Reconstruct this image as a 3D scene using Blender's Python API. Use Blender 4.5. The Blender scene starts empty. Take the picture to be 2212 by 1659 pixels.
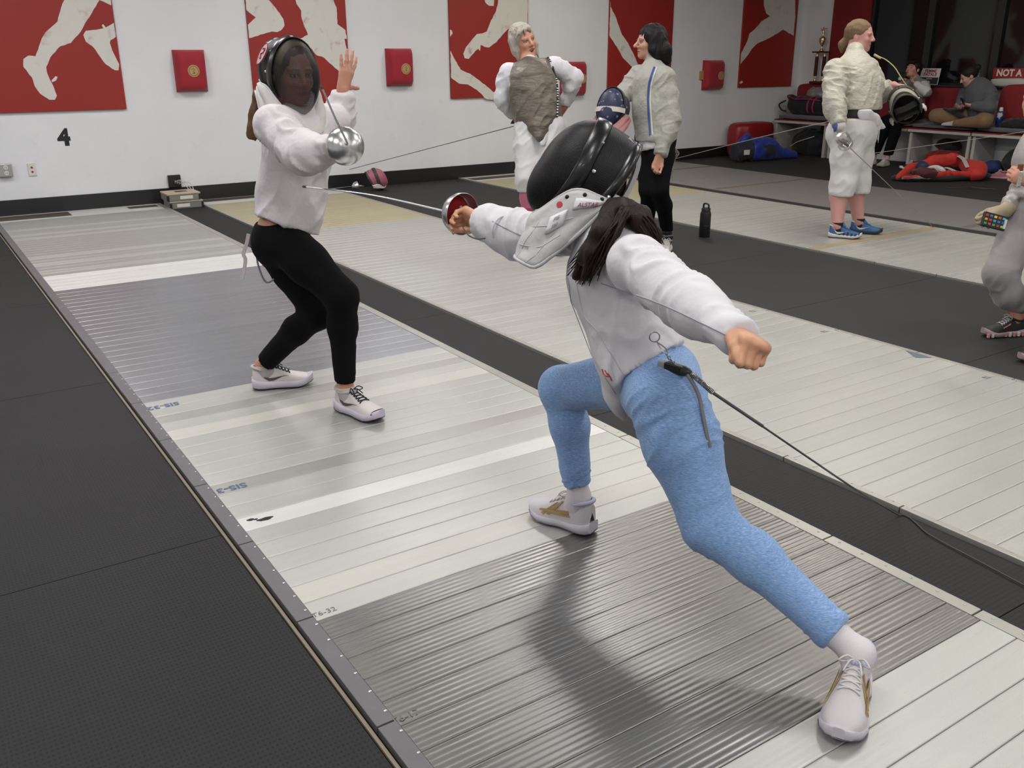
import bpy, bmesh, math, random
import numpy as np
from mathutils import Vector, Matrix

# ------------------------------------------------------------------ camera
random.seed(7); rng = np.random.default_rng(7)
F_PX = 1981.8                       # focal length in pixels of the 2212 x 1659 frame
YAW, PITCH, ROLL = 0.582603, 0.343718, -0.004893
CAM = np.array([0.0, 0.0, 1.48])
_fw = np.array([math.sin(YAW)*math.cos(PITCH), math.cos(YAW)*math.cos(PITCH), -math.sin(PITCH)])
_r0 = np.array([math.cos(YAW), -math.sin(YAW), 0.0]); _u0 = np.cross(_r0, _fw)
_c, _s = math.cos(ROLL), math.sin(ROLL)
_rt = _c*_r0 + _s*_u0; _up = -_s*_r0 + _c*_u0
scene = bpy.context.scene
col = scene.collection
cd = bpy.data.cameras.new('camera'); cd.sensor_fit = 'HORIZONTAL'; cd.sensor_width = 36.0
cd.lens = F_PX/2212*36.0; cd.clip_start = 0.05; cd.clip_end = 100
cam = bpy.data.objects.new('camera', cd); col.objects.link(cam)
cam.matrix_world = Matrix(((_rt[0], _up[0], -_fw[0], CAM[0]), (_rt[1], _up[1], -_fw[1], CAM[1]),
                           (_rt[2], _up[2], -_fw[2], CAM[2]), (0, 0, 0, 1)))
scene.camera = cam

# ------------------------------------------------------------------ world, exposure
world = bpy.data.worlds.new('night'); scene.world = world; world.use_nodes = True
world.node_tree.nodes['Background'].inputs[0].default_value = (0.012, 0.014, 0.02, 1)
world.node_tree.nodes['Background'].inputs[1].default_value = 1.0
scene.view_settings.view_transform = 'Standard'; scene.view_settings.look = 'None'
scene.view_settings.exposure = -0.04; scene.view_settings.gamma = 1.0
scene.view_settings.use_curve_mapping = False

cy = scene.cycles
cy.max_bounces = 5; cy.diffuse_bounces = 3; cy.glossy_bounces = 3; cy.transmission_bounces = 4; cy.transparent_max_bounces = 8
cy.caustics_reflective = False; cy.caustics_refractive = False; cy.use_adaptive_sampling = True; cy.adaptive_threshold = 0.08; cy.adaptive_min_samples = 16

# ceiling luminaires of the hall: (x, y, power, length along y)
CEIL_Z = 3.45
LAMPS = [(x, y, {7.8: 46.0, 5.0: 36.0}.get(y, 32.0)) for x in (-1.9, 1.0, 4.0, 7.0) for y in (-3.4, -0.6, 2.2, 5.0, 7.8)]
LAMPS += [(10.2, y, 20.0) for y in (2.2, 5.4)]
LAMP_COL = (1.0, 0.985, 0.985)          # cool tubes over the near pistes
LAMP_WARM = (1.0, 0.95, 0.86)           # warmer tubes towards the benches
# ------------------------------------------------------------------ measuring helpers
def ray(px, py): return _fw + (px-1106)/F_PX*_rt - (py-829.5)/F_PX*_up
def at(px, py, X=None, Y=None, Z=None, D=None):
    d = ray(px, py)
    if X is not None: t = (X-CAM[0])/d[0]
    elif Y is not None: t = (Y-CAM[1])/d[1]
    elif Z is not None: t = (Z-CAM[2])/d[2]
    else: t = D
    return CAM + t*d
def nrm(v): v = np.asarray(v, float); return v/np.linalg.norm(v)
def V3(*a): return np.array(a, float)
def lerp(a, b, t): return np.asarray(a, float)*(1-t) + np.asarray(b, float)*t

class Fr:
    """local frame: x forward, y left, z up"""
    def __init__(s, o, fwd, up=(0, 0, 1)):
        s.o = np.asarray(o, float); s.x = nrm(fwd); up = np.asarray(up, float)
        s.z = nrm(up - s.x*(up@s.x)); s.y = np.cross(s.z, s.x); s.R = np.array([s.x, s.y, s.z])
    def w(s, p): return s.o + np.asarray(p, float)@s.R
    def d(s, p): return np.asarray(p, float)@s.R
    def l(s, P): return (np.asarray(P, float)-s.o)@s.R.T

# ------------------------------------------------------------------ scene helpers
WO = {}
def tag(o, label=None, cat=None, group=None, kind=None):
    if label: o['label'] = label
    if cat: o['category'] = cat
    if group: o['group'] = group
    if kind: o['kind'] = kind
    return o
def link(o, origin, parent):
    col.objects.link(o); origin = np.asarray(origin, float); WO[o] = origin
    if parent is not None:
        o.parent = parent; o.location = origin - WO[parent]
    else: o.location = origin
    return o
def empty(name, origin, parent=None):
    o = bpy.data.objects.new(name, None); o.empty_display_size = 0.1
    return link(o, origin, parent)
def mesh_data(name, V, F, smooth=False, mi=None):
    me = bpy.data.meshes.new(name)
    V = np.asarray(V, np.float32)
    if isinstance(F, np.ndarray):
        n, k = F.shape
        me.vertices.add(len(V)); me.vertices.foreach_set('co', V.ravel())
        me.loops.add(n*k); me.loops.foreach_set('vertex_index', F.ravel().astype(np.int32))
        me.polygons.add(n); me.polygons.foreach_set('loop_start', np.arange(0, n*k, k, dtype=np.int32))
        me.update(calc_edges=True)
    else:
        me.from_pydata(V.tolist(), [], [list(f) for f in F])
    if smooth: me.polygons.foreach_set('use_smooth', np.ones(len(me.polygons), bool))
    if mi is not None: me.polygons.foreach_set('material_index', np.asarray(mi, np.int32))
    me.update(); return me
def mk(name, V, F, mats, parent=None, origin=None, smooth=False, mi=None, vcol=None):
    """one mesh object from world-space vertices"""
    V = np.asarray(V, float)
    if origin is None:
        lo, hi = V.min(0), V.max(0)
        origin = np.array([(lo[0]+hi[0])/2, (lo[1]+hi[1])/2, lo[2]])
    me = mesh_data(name, V-origin, F, smooth, mi)
    for m in (mats if isinstance(mats, (list, tuple)) else [mats]): me.materials.append(m)
    if vcol is not None:
        a = me.color_attributes.new('Col', 'FLOAT_COLOR', 'POINT')
        c = np.ones((len(V), 4), np.float32); c[:, :3] = vcol; a.data.foreach_set('color', c.ravel())
    return link(bpy.data.objects.new(name, me), origin, parent)

class MB:
    """collects simple shapes into one mesh"""
    def __init__(s): s.V = []; s.F = []; s.n = 0; s.mi = []
    def add(s, V, F, mi=0):
        V = np.asarray(V, float); s.V.append(V)
        for f in (F.tolist() if isinstance(F, np.ndarray) else F):
            s.F.append([i+s.n for i in f]); s.mi.append(mi)
        s.n += len(V); return s
    def box(s, lo, hi, mi=0, fr=None, bev=0.0):
        bm = bmesh.new(); bmesh.ops.create_cube(bm, size=1.0)
        lo = np.asarray(lo, float); hi = np.asarray(hi, float)
        for v in bm.verts:
            v.co = Vector((lo+hi)/2 + np.array(v.co)*(hi-lo))
        if bev: bmesh.ops.bevel(bm, geom=bm.edges[:], offset=bev, segments=2, profile=0.5, affect='EDGES')
        bm.verts.index_update()
        V = np.array([v.co[:] for v in bm.verts]); F = [[v.index for v in f.verts] for f in bm.faces]; bm.free()
        if fr is not None: V = fr.w(V)
        return s.add(V, F, mi)
    def tube(s, pts, rad, n=8, mi=0, cap=True):
        pts = np.asarray(pts, float); m = len(pts)
        rad = np.full(m, rad) if np.isscalar(rad) else np.asarray(rad, float)
        T = np.gradient(pts, axis=0); T /= np.linalg.norm(T, axis=1)[:, None]+1e-12
        a = np.array([0, 0, 1.0]) if abs(T[0, 2]) < 0.9 else np.array([1.0, 0, 0])
        N = nrm(np.cross(T[0], a)); V = []
        for i in range(m):
            N = nrm(N - T[i]*(N@T[i])); B = np.cross(T[i], N)
            for j in range(n):
                t = 2*math.pi*j/n; V.append(pts[i]+rad[i]*(math.cos(t)*N+math.sin(t)*B))
        F = [[i*n+j, i*n+(j+1) % n, (i+1)*n+(j+1) % n, (i+1)*n+j] for i in range(m-1) for j in range(n)]
        if cap: F += [list(range(n))[::-1], [(m-1)*n+j for j in range(n)]]
        return s.add(V, F, mi)
    def ribbon(s, pts, side, w, th=0.002, mi=0):
        """flat strap along pts, side = lateral direction(s)"""
        pts = np.asarray(pts, float); m = len(pts); T = np.gradient(pts, axis=0)
        side = np.asarray(side, float); side = np.tile(side, (m, 1)) if side.ndim == 1 else side
        V = []
        for i in range(m):
            t = nrm(T[i]); sd = nrm(side[i]-t*(side[i]@t)); nn = np.cross(t, sd)
            for a, b in ((-1, -1), (1, -1), (1, 1), (-1, 1)): V.append(pts[i]+sd*a*w/2+nn*b*th/2)
        F = [[i*4+j, i*4+(j+1) % 4, (i+1)*4+(j+1) % 4, (i+1)*4+j] for i in range(m-1) for j in range(4)]
        F += [[3, 2, 1, 0], [(m-1)*4+j for j in range(4)]]
        return s.add(V, F, mi)
    def lathe(s, prof, fr, n=24, mi=0):
        """prof: list of (axial x, radius) revolved about the frame's x axis"""
        V = []; 
        for (x, r) in prof:
            for j in range(n):
                t = 2*math.pi*j/n; V.append((x, r*math.cos(t), r*math.sin(t)))
        m = len(prof)
        F = [[i*n+j, (i+1)*n+j, (i+1)*n+(j+1) % n, i*n+(j+1) % n] for i in range(m-1) for j in range(n)]
        if prof[0][1] > 1e-5: F.append(list(range(n)))
        if prof[-1][1] > 1e-5: F.append([(m-1)*n+j for j in range(n)][::-1])
        return s.add(fr.w(np.array(V)), F, mi)
    def prism(s, poly, fr, th, mi=0):
        """polygon (y, z) in frame plane, extruded along frame x by th"""
        n = len(poly); P = [(0, y, z) for y, z in poly]+[(th, y, z) for y, z in poly]
        F = [list(range(n))[::-1], list(range(n, 2*n))]+[[i, (i+1) % n, n+(i+1) % n, n+i] for i in range(n)]
        return s.add(fr.w(np.array(P, float)), F, mi)
    def grid(s, P, mi=0, wrap=False):
        """P: array (a, b, 3)"""
        a, b = P.shape[:2]; F = []
        for i in range(a-1):
            for j in range(b if wrap else b-1):
                F.append([i*b+j, i*b+(j+1) % b, (i+1)*b+(j+1) % b, (i+1)*b+j])
        return s.add(P.reshape(-1, 3), F, mi)
    def build(s, name, mats, parent=None, origin=None, smooth=False):
        return mk(name, np.concatenate(s.V), s.F, mats, parent, origin, smooth, s.mi)
def fixn(o):
    bm = bmesh.new(); bm.from_mesh(o.data); bmesh.ops.recalc_face_normals(bm, faces=bm.faces[:]); bm.to_mesh(o.data); bm.free(); return o
def solid(o, th=0.004, off=0):
    m = o.modifiers.new('solid', 'SOLIDIFY'); m.thickness = th; m.offset = off; return o
def autosmooth(o, ang=0.6):
    bm = bmesh.new(); bm.from_mesh(o.data)
    for e in bm.edges: e.smooth = e.is_boundary or (len(e.link_faces) == 2 and e.calc_face_angle(0) < ang)
    for f in bm.faces: f.smooth = True
    bm.to_mesh(o.data); bm.free(); return o
def spline(pts, n=40):
    """Catmull-Rom through points"""
    P = np.asarray(pts, float); P = np.vstack([2*P[0]-P[1], P, 2*P[-1]-P[-2]]); out = []
    m = len(P)-3; k = max(2, n//m)
    for i in range(m):
        p0, p1, p2, p3 = P[i:i+4]
        for t in np.linspace(0, 1, k, endpoint=(i == m-1)):
            out.append(0.5*((2*p1)+(-p0+p2)*t+(2*p0-5*p1+4*p2-p3)*t*t+(-p0+3*p1-3*p2+p3)*t**3))
    return np.array(out)
def text_mesh(txt, size, depth=0.001, bold=0.0):
    cu = bpy.data.curves.new('txt', 'FONT'); cu.body = txt; cu.size = size; cu.extrude = depth; cu.offset = bold
    cu.align_x = 'CENTER'; cu.align_y = 'CENTER'; cu.resolution_u = 3
    o = bpy.data.objects.new('txt', cu); col.objects.link(o)
    dg = bpy.context.evaluated_depsgraph_get(); me = bpy.data.meshes.new_from_object(o.evaluated_get(dg))
    V = np.array([v.co[:] for v in me.vertices]); F = [list(p.vertices) for p in me.polygons]
    bpy.data.objects.remove(o); bpy.data.curves.remove(cu); bpy.data.meshes.remove(me)
    return V, F
def put_text(name, txt, size, o, right, up, mat, parent, sx=1.0, bold=0.0, depth=0.001):
    V, F = text_mesh(txt, size, depth, bold); right = nrm(right); up = nrm(up); n = np.cross(right, up)
    W = np.asarray(o)+V[:, :1]*sx*right+V[:, 1:2]*up+V[:, 2:3]*n
    return mk(name, W, F, mat, parent)

# ------------------------------------------------------------------ noise
def _h(i, j, k):
    x = (i*374761393+j*668265263+k*2147483647+144665) & 0xffffffff
    x = ((x ^ (x >> 13))*1274126177) & 0xffffffff
    return ((x ^ (x >> 16)) & 0xffff)/65535.0
def noise3(P):
    P = np.asarray(P, float); I = np.floor(P).astype(np.int64); f = P-I; f = f*f*(3-2*f); out = 0
    for dx in (0, 1):
        for dy in (0, 1):
            for dz in (0, 1):
                w = (f[:, 0] if dx else 1-f[:, 0])*(f[:, 1] if dy else 1-f[:, 1])*(f[:, 2] if dz else 1-f[:, 2])
                out = out+w*_h(I[:, 0]+dx, I[:, 1]+dy, I[:, 2]+dz)
    return out*2-1
def ridge(P): return 1-2*np.abs(noise3(P))

# ------------------------------------------------------------------ signed distance modelling of bodies and cloth
class S:
    def __init__(s): s.p = []
    def cone(s, a, b, ra, rb, k=0.02, op='u', flat=None, q=1.0):
        s.p.append(('c', np.asarray(a, float), np.asarray(b, float), ra, rb, k, op, None if flat is None else nrm(flat), q)); return s
    def chain(s, pts, rad, k=0.02, op='u', flat=None, q=1.0):
        for i in range(len(pts)-1): s.cone(pts[i], pts[i+1], rad[i], rad[i+1], k, op, flat, q)
        return s
    def ell(s, c, r, k=0.02, op='u', fr=None):
        R = np.eye(3) if fr is None else fr.R; c = np.asarray(c, float) if fr is None else fr.w(c)
        r = np.full(3, r) if np.isscalar(r) else np.asarray(r, float)
        s.p.append(('e', c, r, R, k, op)); return s
    def grp(s, other, k=0.02): s.p.append(('g', other, k)); return s
    def cut(s, pt, n, k=0.0): s.p.append(('p', np.asarray(pt, float), nrm(n), k)); return s
    def bounds(s):
        lo = np.full(3, 1e9); hi = -lo
        for p in s.p:
            if p[0] == 'g':
                l, u = p[1].bounds(); lo = np.minimum(lo, l); hi = np.maximum(hi, u)
            elif p[0] == 'c' and p[6] == 'u':
                for c, r in ((p[1], p[3]), (p[2], p[4])):
                    lo = np.minimum(lo, c-r*max(1, p[8])); hi = np.maximum(hi, c+r*max(1, p[8]))
            elif p[0] == 'e' and p[5] == 'u':
                e = np.sqrt(((p[3].T*p[2])**2).sum(1)); lo = np.minimum(lo, p[1]-e); hi = np.maximum(hi, p[1]+e)
        return lo, hi
    def mesh(s, h=0.008, fine=()):
        """fine: list of (lo, hi, h2) boxes; returns V, F(quads)"""
        lo, hi = s.bounds(); lo = lo-3*h; hi = hi+3*h; ax = []
        for a in range(3):
            segs = sorted([(f[0][a], f[1][a], f[2]) for f in fine]); c = [lo[a]]
            while c[-1] < hi[a]:
                x = c[-1]; st = h
                for (l, u, h2) in segs:
                    if l-h <= x <= u: st = min(st, h2)
                c.append(x+st)
            ax.append(np.array(c, np.float32))
        Fd = s.ev(ax, h)
        for a in range(3):                         # keep the border outside
            ix = [slice(None)]*3
            for e in (0, -1): ix[a] = e; Fd[tuple(ix)] = np.maximum(Fd[tuple(ix)], 1e-3)
        return nets(Fd, ax)
    def ev(s, ax, h):
        shp = tuple(len(a) for a in ax); Fd = np.full(shp, 0.5, np.float32)
        def sub(l, u):
            sl = [slice(max(0, np.searchsorted(ax[a], l[a])-1), min(shp[a], np.searchsorted(ax[a], u[a])+1)) for a in range(3)]
            return tuple(sl), [ax[a][sl[a]] for a in range(3)]
        for p in s.p:
            if p[0] == 'g':
                l, u = p[1].bounds(); k = p[2]; mg = max(k, 2*h)+0.012; sl, sa = sub(l-mg, u+mg)
                if 0 in [len(q) for q in sa]: continue
                d = p[1].ev(sa, h); G = Fd[sl]
                if k: hh = np.clip(0.5+0.5*(G-d)/k, 0, 1); Fd[sl] = G*(1-hh)+d*hh-k*hh*(1-hh)
                else: Fd[sl] = np.minimum(G, d)
                continue
            if p[0] == 'p':
                _, pt, n, k = p
                d = ((ax[0]-pt[0])*n[0])[:, None, None]+((ax[1]-pt[1])*n[1])[None, :, None]+((ax[2]-pt[2])*n[2])[None, None, :]
                if k: hh = np.clip(0.5-0.5*(d-Fd)/k, 0, 1); Fd = (d*(1-hh)+Fd*hh+k*hh*(1-hh)).astype(np.float32)
                else: Fd = np.maximum(Fd, d).astype(np.float32)
                continue
            if p[0] == 'c':
                _, a, b, ra, rb, k, op, fl, q = p; rr = max(ra, rb)*max(1, q)+max(k, 2*h)+0.012
                l = np.minimum(a, b)-rr; u = np.maximum(a, b)+rr
            else:
                _, c, r, R, k, op = p; e = np.sqrt(((R.T*r)**2).sum(1))+max(k, 2*h)+0.012; l = c-e; u = c+e
            sl, (X, Y, Z) = sub(l, u)
            if 0 in (len(X), len(Y), len(Z)): continue
            X = X[:, None, None]; Y = Y[None, :, None]; Z = Z[None, None, :]
            if p[0] == 'c':
                px, py, pz = X-a[0], Y-a[1], Z-a[2]; ba = b-a
                if fl is not None:
                    dt = (px*fl[0]+py*fl[1]+pz*fl[2])*(1/q-1); px = px+dt*fl[0]; py = py+dt*fl[1]; pz = pz+dt*fl[2]
                    ba = ba+fl*(ba@fl)*(1/q-1)
                t = np.clip((px*ba[0]+py*ba[1]+pz*ba[2])/max(ba@ba, 1e-9), 0, 1)
                d = np.sqrt((px-t*ba[0])**2+(py-t*ba[1])**2+(pz-t*ba[2])**2)-(ra+(rb-ra)*t)
                if fl is not None and q < 1: d = d*q**0.5
            else:
                px, py, pz = X-c[0], Y-c[1], Z-c[2]
                q0 = (px*R[0, 0]+py*R[0, 1]+pz*R[0, 2]); q1 = (px*R[1, 0]+py*R[1, 1]+pz*R[1, 2]); q2 = (px*R[2, 0]+py*R[2, 1]+pz*R[2, 2])
                k0 = np.sqrt((q0/r[0])**2+(q1/r[1])**2+(q2/r[2])**2)
                k1 = np.sqrt((q0/r[0]**2)**2+(q1/r[1]**2)**2+(q2/r[2]**2)**2)+1e-9
                d = k0*(k0-1)/k1
            G = Fd[sl]
            if op == 'u':
                if k: hh = np.clip(0.5+0.5*(G-d)/k, 0, 1); G = G*(1-hh)+d*hh-k*hh*(1-hh)
                else: G = np.minimum(G, d)
            else:
                d = -d
                if k: hh = np.clip(0.5-0.5*(d-G)/k, 0, 1); G = d*(1-hh)+G*hh+k*hh*(1-hh)
                else: G = np.maximum(G, d)
            Fd[sl] = G
        return Fd
def nets(Fd, ax):
    ins = Fd < 0; n = Fd.shape; cells = []; pts = []; quads = []
    cs = (n[0]-1, n[1]-1, n[2]-1)
    def cid(i, j, k): return (i*cs[1]+j)*cs[2]+k
    for a in range(3):
        sa = [slice(None)]*3; sb = [slice(None)]*3; sa[a] = slice(0, -1); sb[a] = slice(1, None)
        A = ins[tuple(sa)]; B = ins[tuple(sb)]; idx = np.argwhere(A != B)
        if not len(idx): continue
        b, c = (a+1) % 3, (a+2) % 3
        ok = (idx[:, b] > 0) & (idx[:, c] > 0) & (idx[:, b] < n[b]-1) & (idx[:, c] < n[c]-1); idx = idx[ok]
        i2 = idx.copy(); i2[:, a] += 1
        f0 = Fd[tuple(idx.T)]; f1 = Fd[tuple(i2.T)]; t = f0/(f0-f1)
        P = np.stack([ax[q][idx[:, q]] for q in range(3)], 1).astype(np.float64)
        P[:, a] += t*(ax[a][i2[:, a]]-ax[a][idx[:, a]])
        ids = []
        for (db, dc) in ((-1, -1), (0, -1), (0, 0), (-1, 0)):
            ii = idx.copy(); ii[:, b] += db; ii[:, c] += dc
            ids.append(cid(ii[:, 0], ii[:, 1], ii[:, 2])); cells.append(ids[-1]); pts.append(P)
        Q = np.stack(ids, 1); fl = ~ins[tuple(idx.T)]; Q[fl] = Q[fl][:, ::-1]; quads.append(Q)
    C = np.concatenate(cells); P = np.concatenate(pts); Q = np.concatenate(quads)
    uq, inv = np.unique(C, return_inverse=True); cnt = np.bincount(inv)
    V = np.stack([np.bincount(inv, P[:, a])/cnt for a in range(3)], 1)
    return V, np.searchsorted(uq, Q)
def vnormals(V, F):
    n = np.cross(V[F[:, 2]]-V[F[:, 0]], V[F[:, 3]]-V[F[:, 1]]); N = np.zeros_like(V)
    for j in range(4):
        for a in range(3): N[:, a] += np.bincount(F[:, j], n[:, a], len(V))
    return N/(np.linalg.norm(N, axis=1)[:, None]+1e-12)
def relax(V, F, it=1, lam=0.5):
    E = np.concatenate([F[:, [0, 1]], F[:, [1, 2]], F[:, [2, 3]], F[:, [3, 0]]])
    cnt = np.bincount(E[:, 0], minlength=len(V))+np.bincount(E[:, 1], minlength=len(V))
    for _ in range(it):
        A = np.stack([np.bincount(E[:, 0], V[E[:, 1], a], len(V))+np.bincount(E[:, 1], V[E[:, 0], a], len(V)) for a in range(3)], 1)
        V = V+lam*(A/cnt[:, None]-V)
    return V
def shape(name, sd, mats, parent=None, h=0.008, fine=(), origin=None, disp=None, it=1, paint=None, mif=None):
    V, F = sd.mesh(h, fine); V = relax(V, F, it)
    if disp is not None:
        N = vnormals(V, F); V = V+N*disp(V, N)[:, None]
    mi = None
    if mif is not None: mi = mif(V[F].mean(1))
    return mk(name, V, F, mats, parent, origin, True, mi, None if paint is None else paint(V))

# ------------------------------------------------------------------ materials
def srgb(h):
    h = h.lstrip('#'); c = [int(h[i:i+2], 16)/255 for i in (0, 2, 4)]
    return tuple(x/12.92 if x <= 0.04045 else ((x+0.055)/1.055)**2.4 for x in c)
MATS = {}
class NT:
    def __init__(s, name):
        s.m = bpy.data.materials.new(name); s.m.use_nodes = True; s.t = s.m.node_tree; s.N = s.t.nodes; s.b = s.N['Principled BSDF']
        s.out = s.N['Material Output']
    def n(s, typ, **kw):
        o = s.N.new(typ)
        for k, v in kw.items():
            if k[0] == '_': setattr(o, k[1:], v)
            else:
                key = int(k[1:]) if k[0] == 'i' and k[1:].isdigit() else k
                o.inputs[key].default_value = v
        return o
    def l(s, a, b): s.t.links.new(a, b)
    def math(s, op, a, b=None):
        o = s.N.new('ShaderNodeMath'); o.operation = op
        for i, x in enumerate((a, b)):
            if x is None: continue
            if isinstance(x, (int, float)): o.inputs[i].default_value = x
            else: s.l(x, o.inputs[i])
        return o.outputs[0]
    def ramp(s, fac, stops):
        o = s.N.new('ShaderNodeValToRGB'); s.l(fac, o.inputs[0]); e = o.color_ramp.elements
        while len(e) < len(stops): e.new(0.5)
        for i, (p, c) in enumerate(stops):
            e[i].position = p; e[i].color = (*c, 1) if len(c) == 3 else c
        return o.outputs[0]
    def mix(s, fac, a, b, blend='MIX'):
        o = s.N.new('ShaderNodeMix'); o.data_type = 'RGBA'; o.blend_type = blend
        for i, x in ((0, fac), (6, a), (7, b)):
            if isinstance(x, (int, float)): o.inputs[i].default_value = x
            elif isinstance(x, tuple): o.inputs[i].default_value = (*x, 1) if len(x) == 3 else x
            else: s.l(x, o.inputs[i])
        return o.outputs[2]
    def coord(s, which='Object', scale=None):
        c = s.N.new('ShaderNodeTexCoord').outputs[which]
        if scale is not None:
            m = s.N.new('ShaderNodeMapping'); s.l(c, m.inputs[0]); m.inputs['Scale'].default_value = scale if not np.isscalar(scale) else (scale,)*3; c = m.outputs[0]
        return c
    def noise(s, vec, scale, detail=2.0, rough=0.5):
        o = s.n('ShaderNodeTexNoise', Scale=scale, Detail=detail, Roughness=rough); s.l(vec, o.inputs['Vector']); return o.outputs[0]
    def bump(s, height, strength=0.3, dist=0.01):
        o = s.n('ShaderNodeBump', Strength=strength, Distance=dist); s.l(height, o.inputs['Height']); s.l(o.outputs[0], s.b.inputs['Normal']); return o
    def col(s, c):
        i = s.b.inputs['Base Color']
        if isinstance(c, tuple): i.default_value = (*c, 1) if len(c) == 3 else c
        else: s.l(c, i)
    def set(s, **kw):
        for k, v in kw.items(): s.b.inputs[k.replace('_', ' ')].default_value = v
        return s
def M(name, c, rough=0.5, metal=0.0, var=0.0, vs=8.0, bump=0.0, bs=60.0, bd=0.004, coat=0.0, spec=None, sheen=0.0, trans=0.0, alpha=1.0):
    if name in MATS: return MATS[name]
    t = NT(name); c = srgb(c) if isinstance(c, str) else c; v = t.coord()
    if var:
        n = t.noise(v, vs, 4.0, 0.6); t.col(t.mix(n, tuple(x*(1-var) for x in c), tuple(min(1, x*(1+var)) for x in c)))
    else: t.col(c)
    t.set(Roughness=rough, Metallic=metal)
    if spec is not None: t.b.inputs['Specular IOR Level'].default_value = spec
    if coat: t.b.inputs['Coat Weight'].default_value = coat
    if sheen: t.b.inputs['Sheen Weight'].default_value = sheen
    if trans: t.b.inputs['Transmission Weight'].default_value = trans
    if bump: t.bump(t.noise(v, bs, 3.0, 0.55), bump, bd)
    MATS[name] = t.m; return t.m
# ================================================================== the hall
WALL_Y, WALL_X = 10.35, 12.3
def wallmat():
    t = NT('painted_wall'); v = t.coord()
    n1 = t.noise(v, 0.9, 5.0, 0.6); n2 = t.noise(v, 6.0, 4.0, 0.65)
    c = t.ramp(n1, [(0.3, srgb('#dedfe1')), (0.7, srgb('#e7e8ea'))])
    sm = t.ramp(n2, [(0.62, (0, 0, 0)), (0.8, (1, 1, 1))])
    fac = t.math('MULTIPLY', sm, 0.12); c = t.mix(fac, c, srgb('#8f8b84'))
    t.col(c); t.set(Roughness=0.62); t.bump(t.noise(v, 220, 2.0), 0.08, 0.002); return t.m
M_WALL = wallmat()
M_BASE = M('black_base', (0.012, 0.012, 0.013), 0.38, bump=0.05, bs=30)
M_CEIL = M('ceiling_tile', srgb('#c9c7c2'), 0.9, bump=0.2, bs=120)
M_REDWALL = M('red_paint', srgb('#7d1116'), 0.6, var=0.06)
M_FLOORB = M('black_subfloor', (0.012, 0.012, 0.012), 0.7)

def wallbox(name, lo, hi, mat):
    o = MB().box(lo, hi).build(name, mat); o['kind'] = 'structure'; return o
wallbox('floor', (-4.2, -6.2, -0.12), (12.6, 10.6, -0.022), M_FLOORB)
FLOOR = bpy.data.objects['floor']
wallbox('wall_back', (-4.2, WALL_Y, -0.02), (WALL_X+0.2, WALL_Y+0.15, CEIL_Z), M_WALL)
wallbox('wall_left', (-4.35, -6.2, -0.02), (-4.2, WALL_Y+0.15, CEIL_Z), M_WALL)
wallbox('wall_front', (-4.2, -6.35, -0.02), (WALL_X+0.2, -6.2, CEIL_Z), M_WALL)
wallbox('ceiling', (-4.35, -6.35, CEIL_Z), (WALL_X+0.3, WALL_Y+0.15, CEIL_Z+0.12), M_CEIL)
o = MB().box((-4.2, WALL_Y-0.014, 0.0), (WALL_X, WALL_Y, 0.162), bev=0.003).build('baseboard_back', M_BASE); o['kind'] = 'structure'
# right wall: painted return, red pier, low wall below the windows, lintel
w = MB(); w.box((WALL_X, 9.77, -0.02), (WALL_X+0.2, WALL_Y, CEIL_Z))
w.box((WALL_X, -6.2, -0.02), (WALL_X+0.2, 9.10, 1.04)); w.box((WALL_X, -6.2, 2.75), (WALL_X+0.2, 9.10, CEIL_Z))
w.box((WALL_X, -6.2, 1.04), (WALL_X+0.2, 2.0, 2.75))
o = w.build('wall_right', M_WALL); o['kind'] = 'structure'
o = MB().box((WALL_X-0.03, 9.10, -0.02), (WALL_X+0.2, 9.77, CEIL_Z)).build('wall_red_pier', M_REDWALL); o['kind'] = 'structure'
# window band with frames and dark night panes
M_FRAME = M('window_frame_black', (0.012, 0.012, 0.013), 0.4)
tg = NT('night_glass'); tg.col((0.006, 0.007, 0.009)); tg.set(Roughness=0.05); tg.b.inputs['IOR'].default_value = 1.5
M_GLASS = tg.m
ys = [9.10, 8.14, 7.15, 5.9, 4.6, 3.3, 2.0]
for i in range(len(ys)-1):
    y1, y0 = ys[i], ys[i+1]
    f = MB(); d = 0.05
    f.box((WALL_X-0.01, y0, 1.04), (WALL_X+0.09, y0+d, 2.75)); f.box((WALL_X-0.01, y1-d, 1.04), (WALL_X+0.09, y1, 2.75))
    f.box((WALL_X-0.01, y0+d, 1.04), (WALL_X+0.09, y1-d, 1.10)); f.box((WALL_X-0.01, y0+d, 2.69), (WALL_X+0.09, y1-d, 2.75))
    o = f.build('window_%d' % (i+1), M_FRAME); o['kind'] = 'structure'
    MB().box((WALL_X+0.035, y0+d, 1.10), (WALL_X+0.05, y1-d, 2.69)).build('pane', M_GLASS, o)
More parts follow.
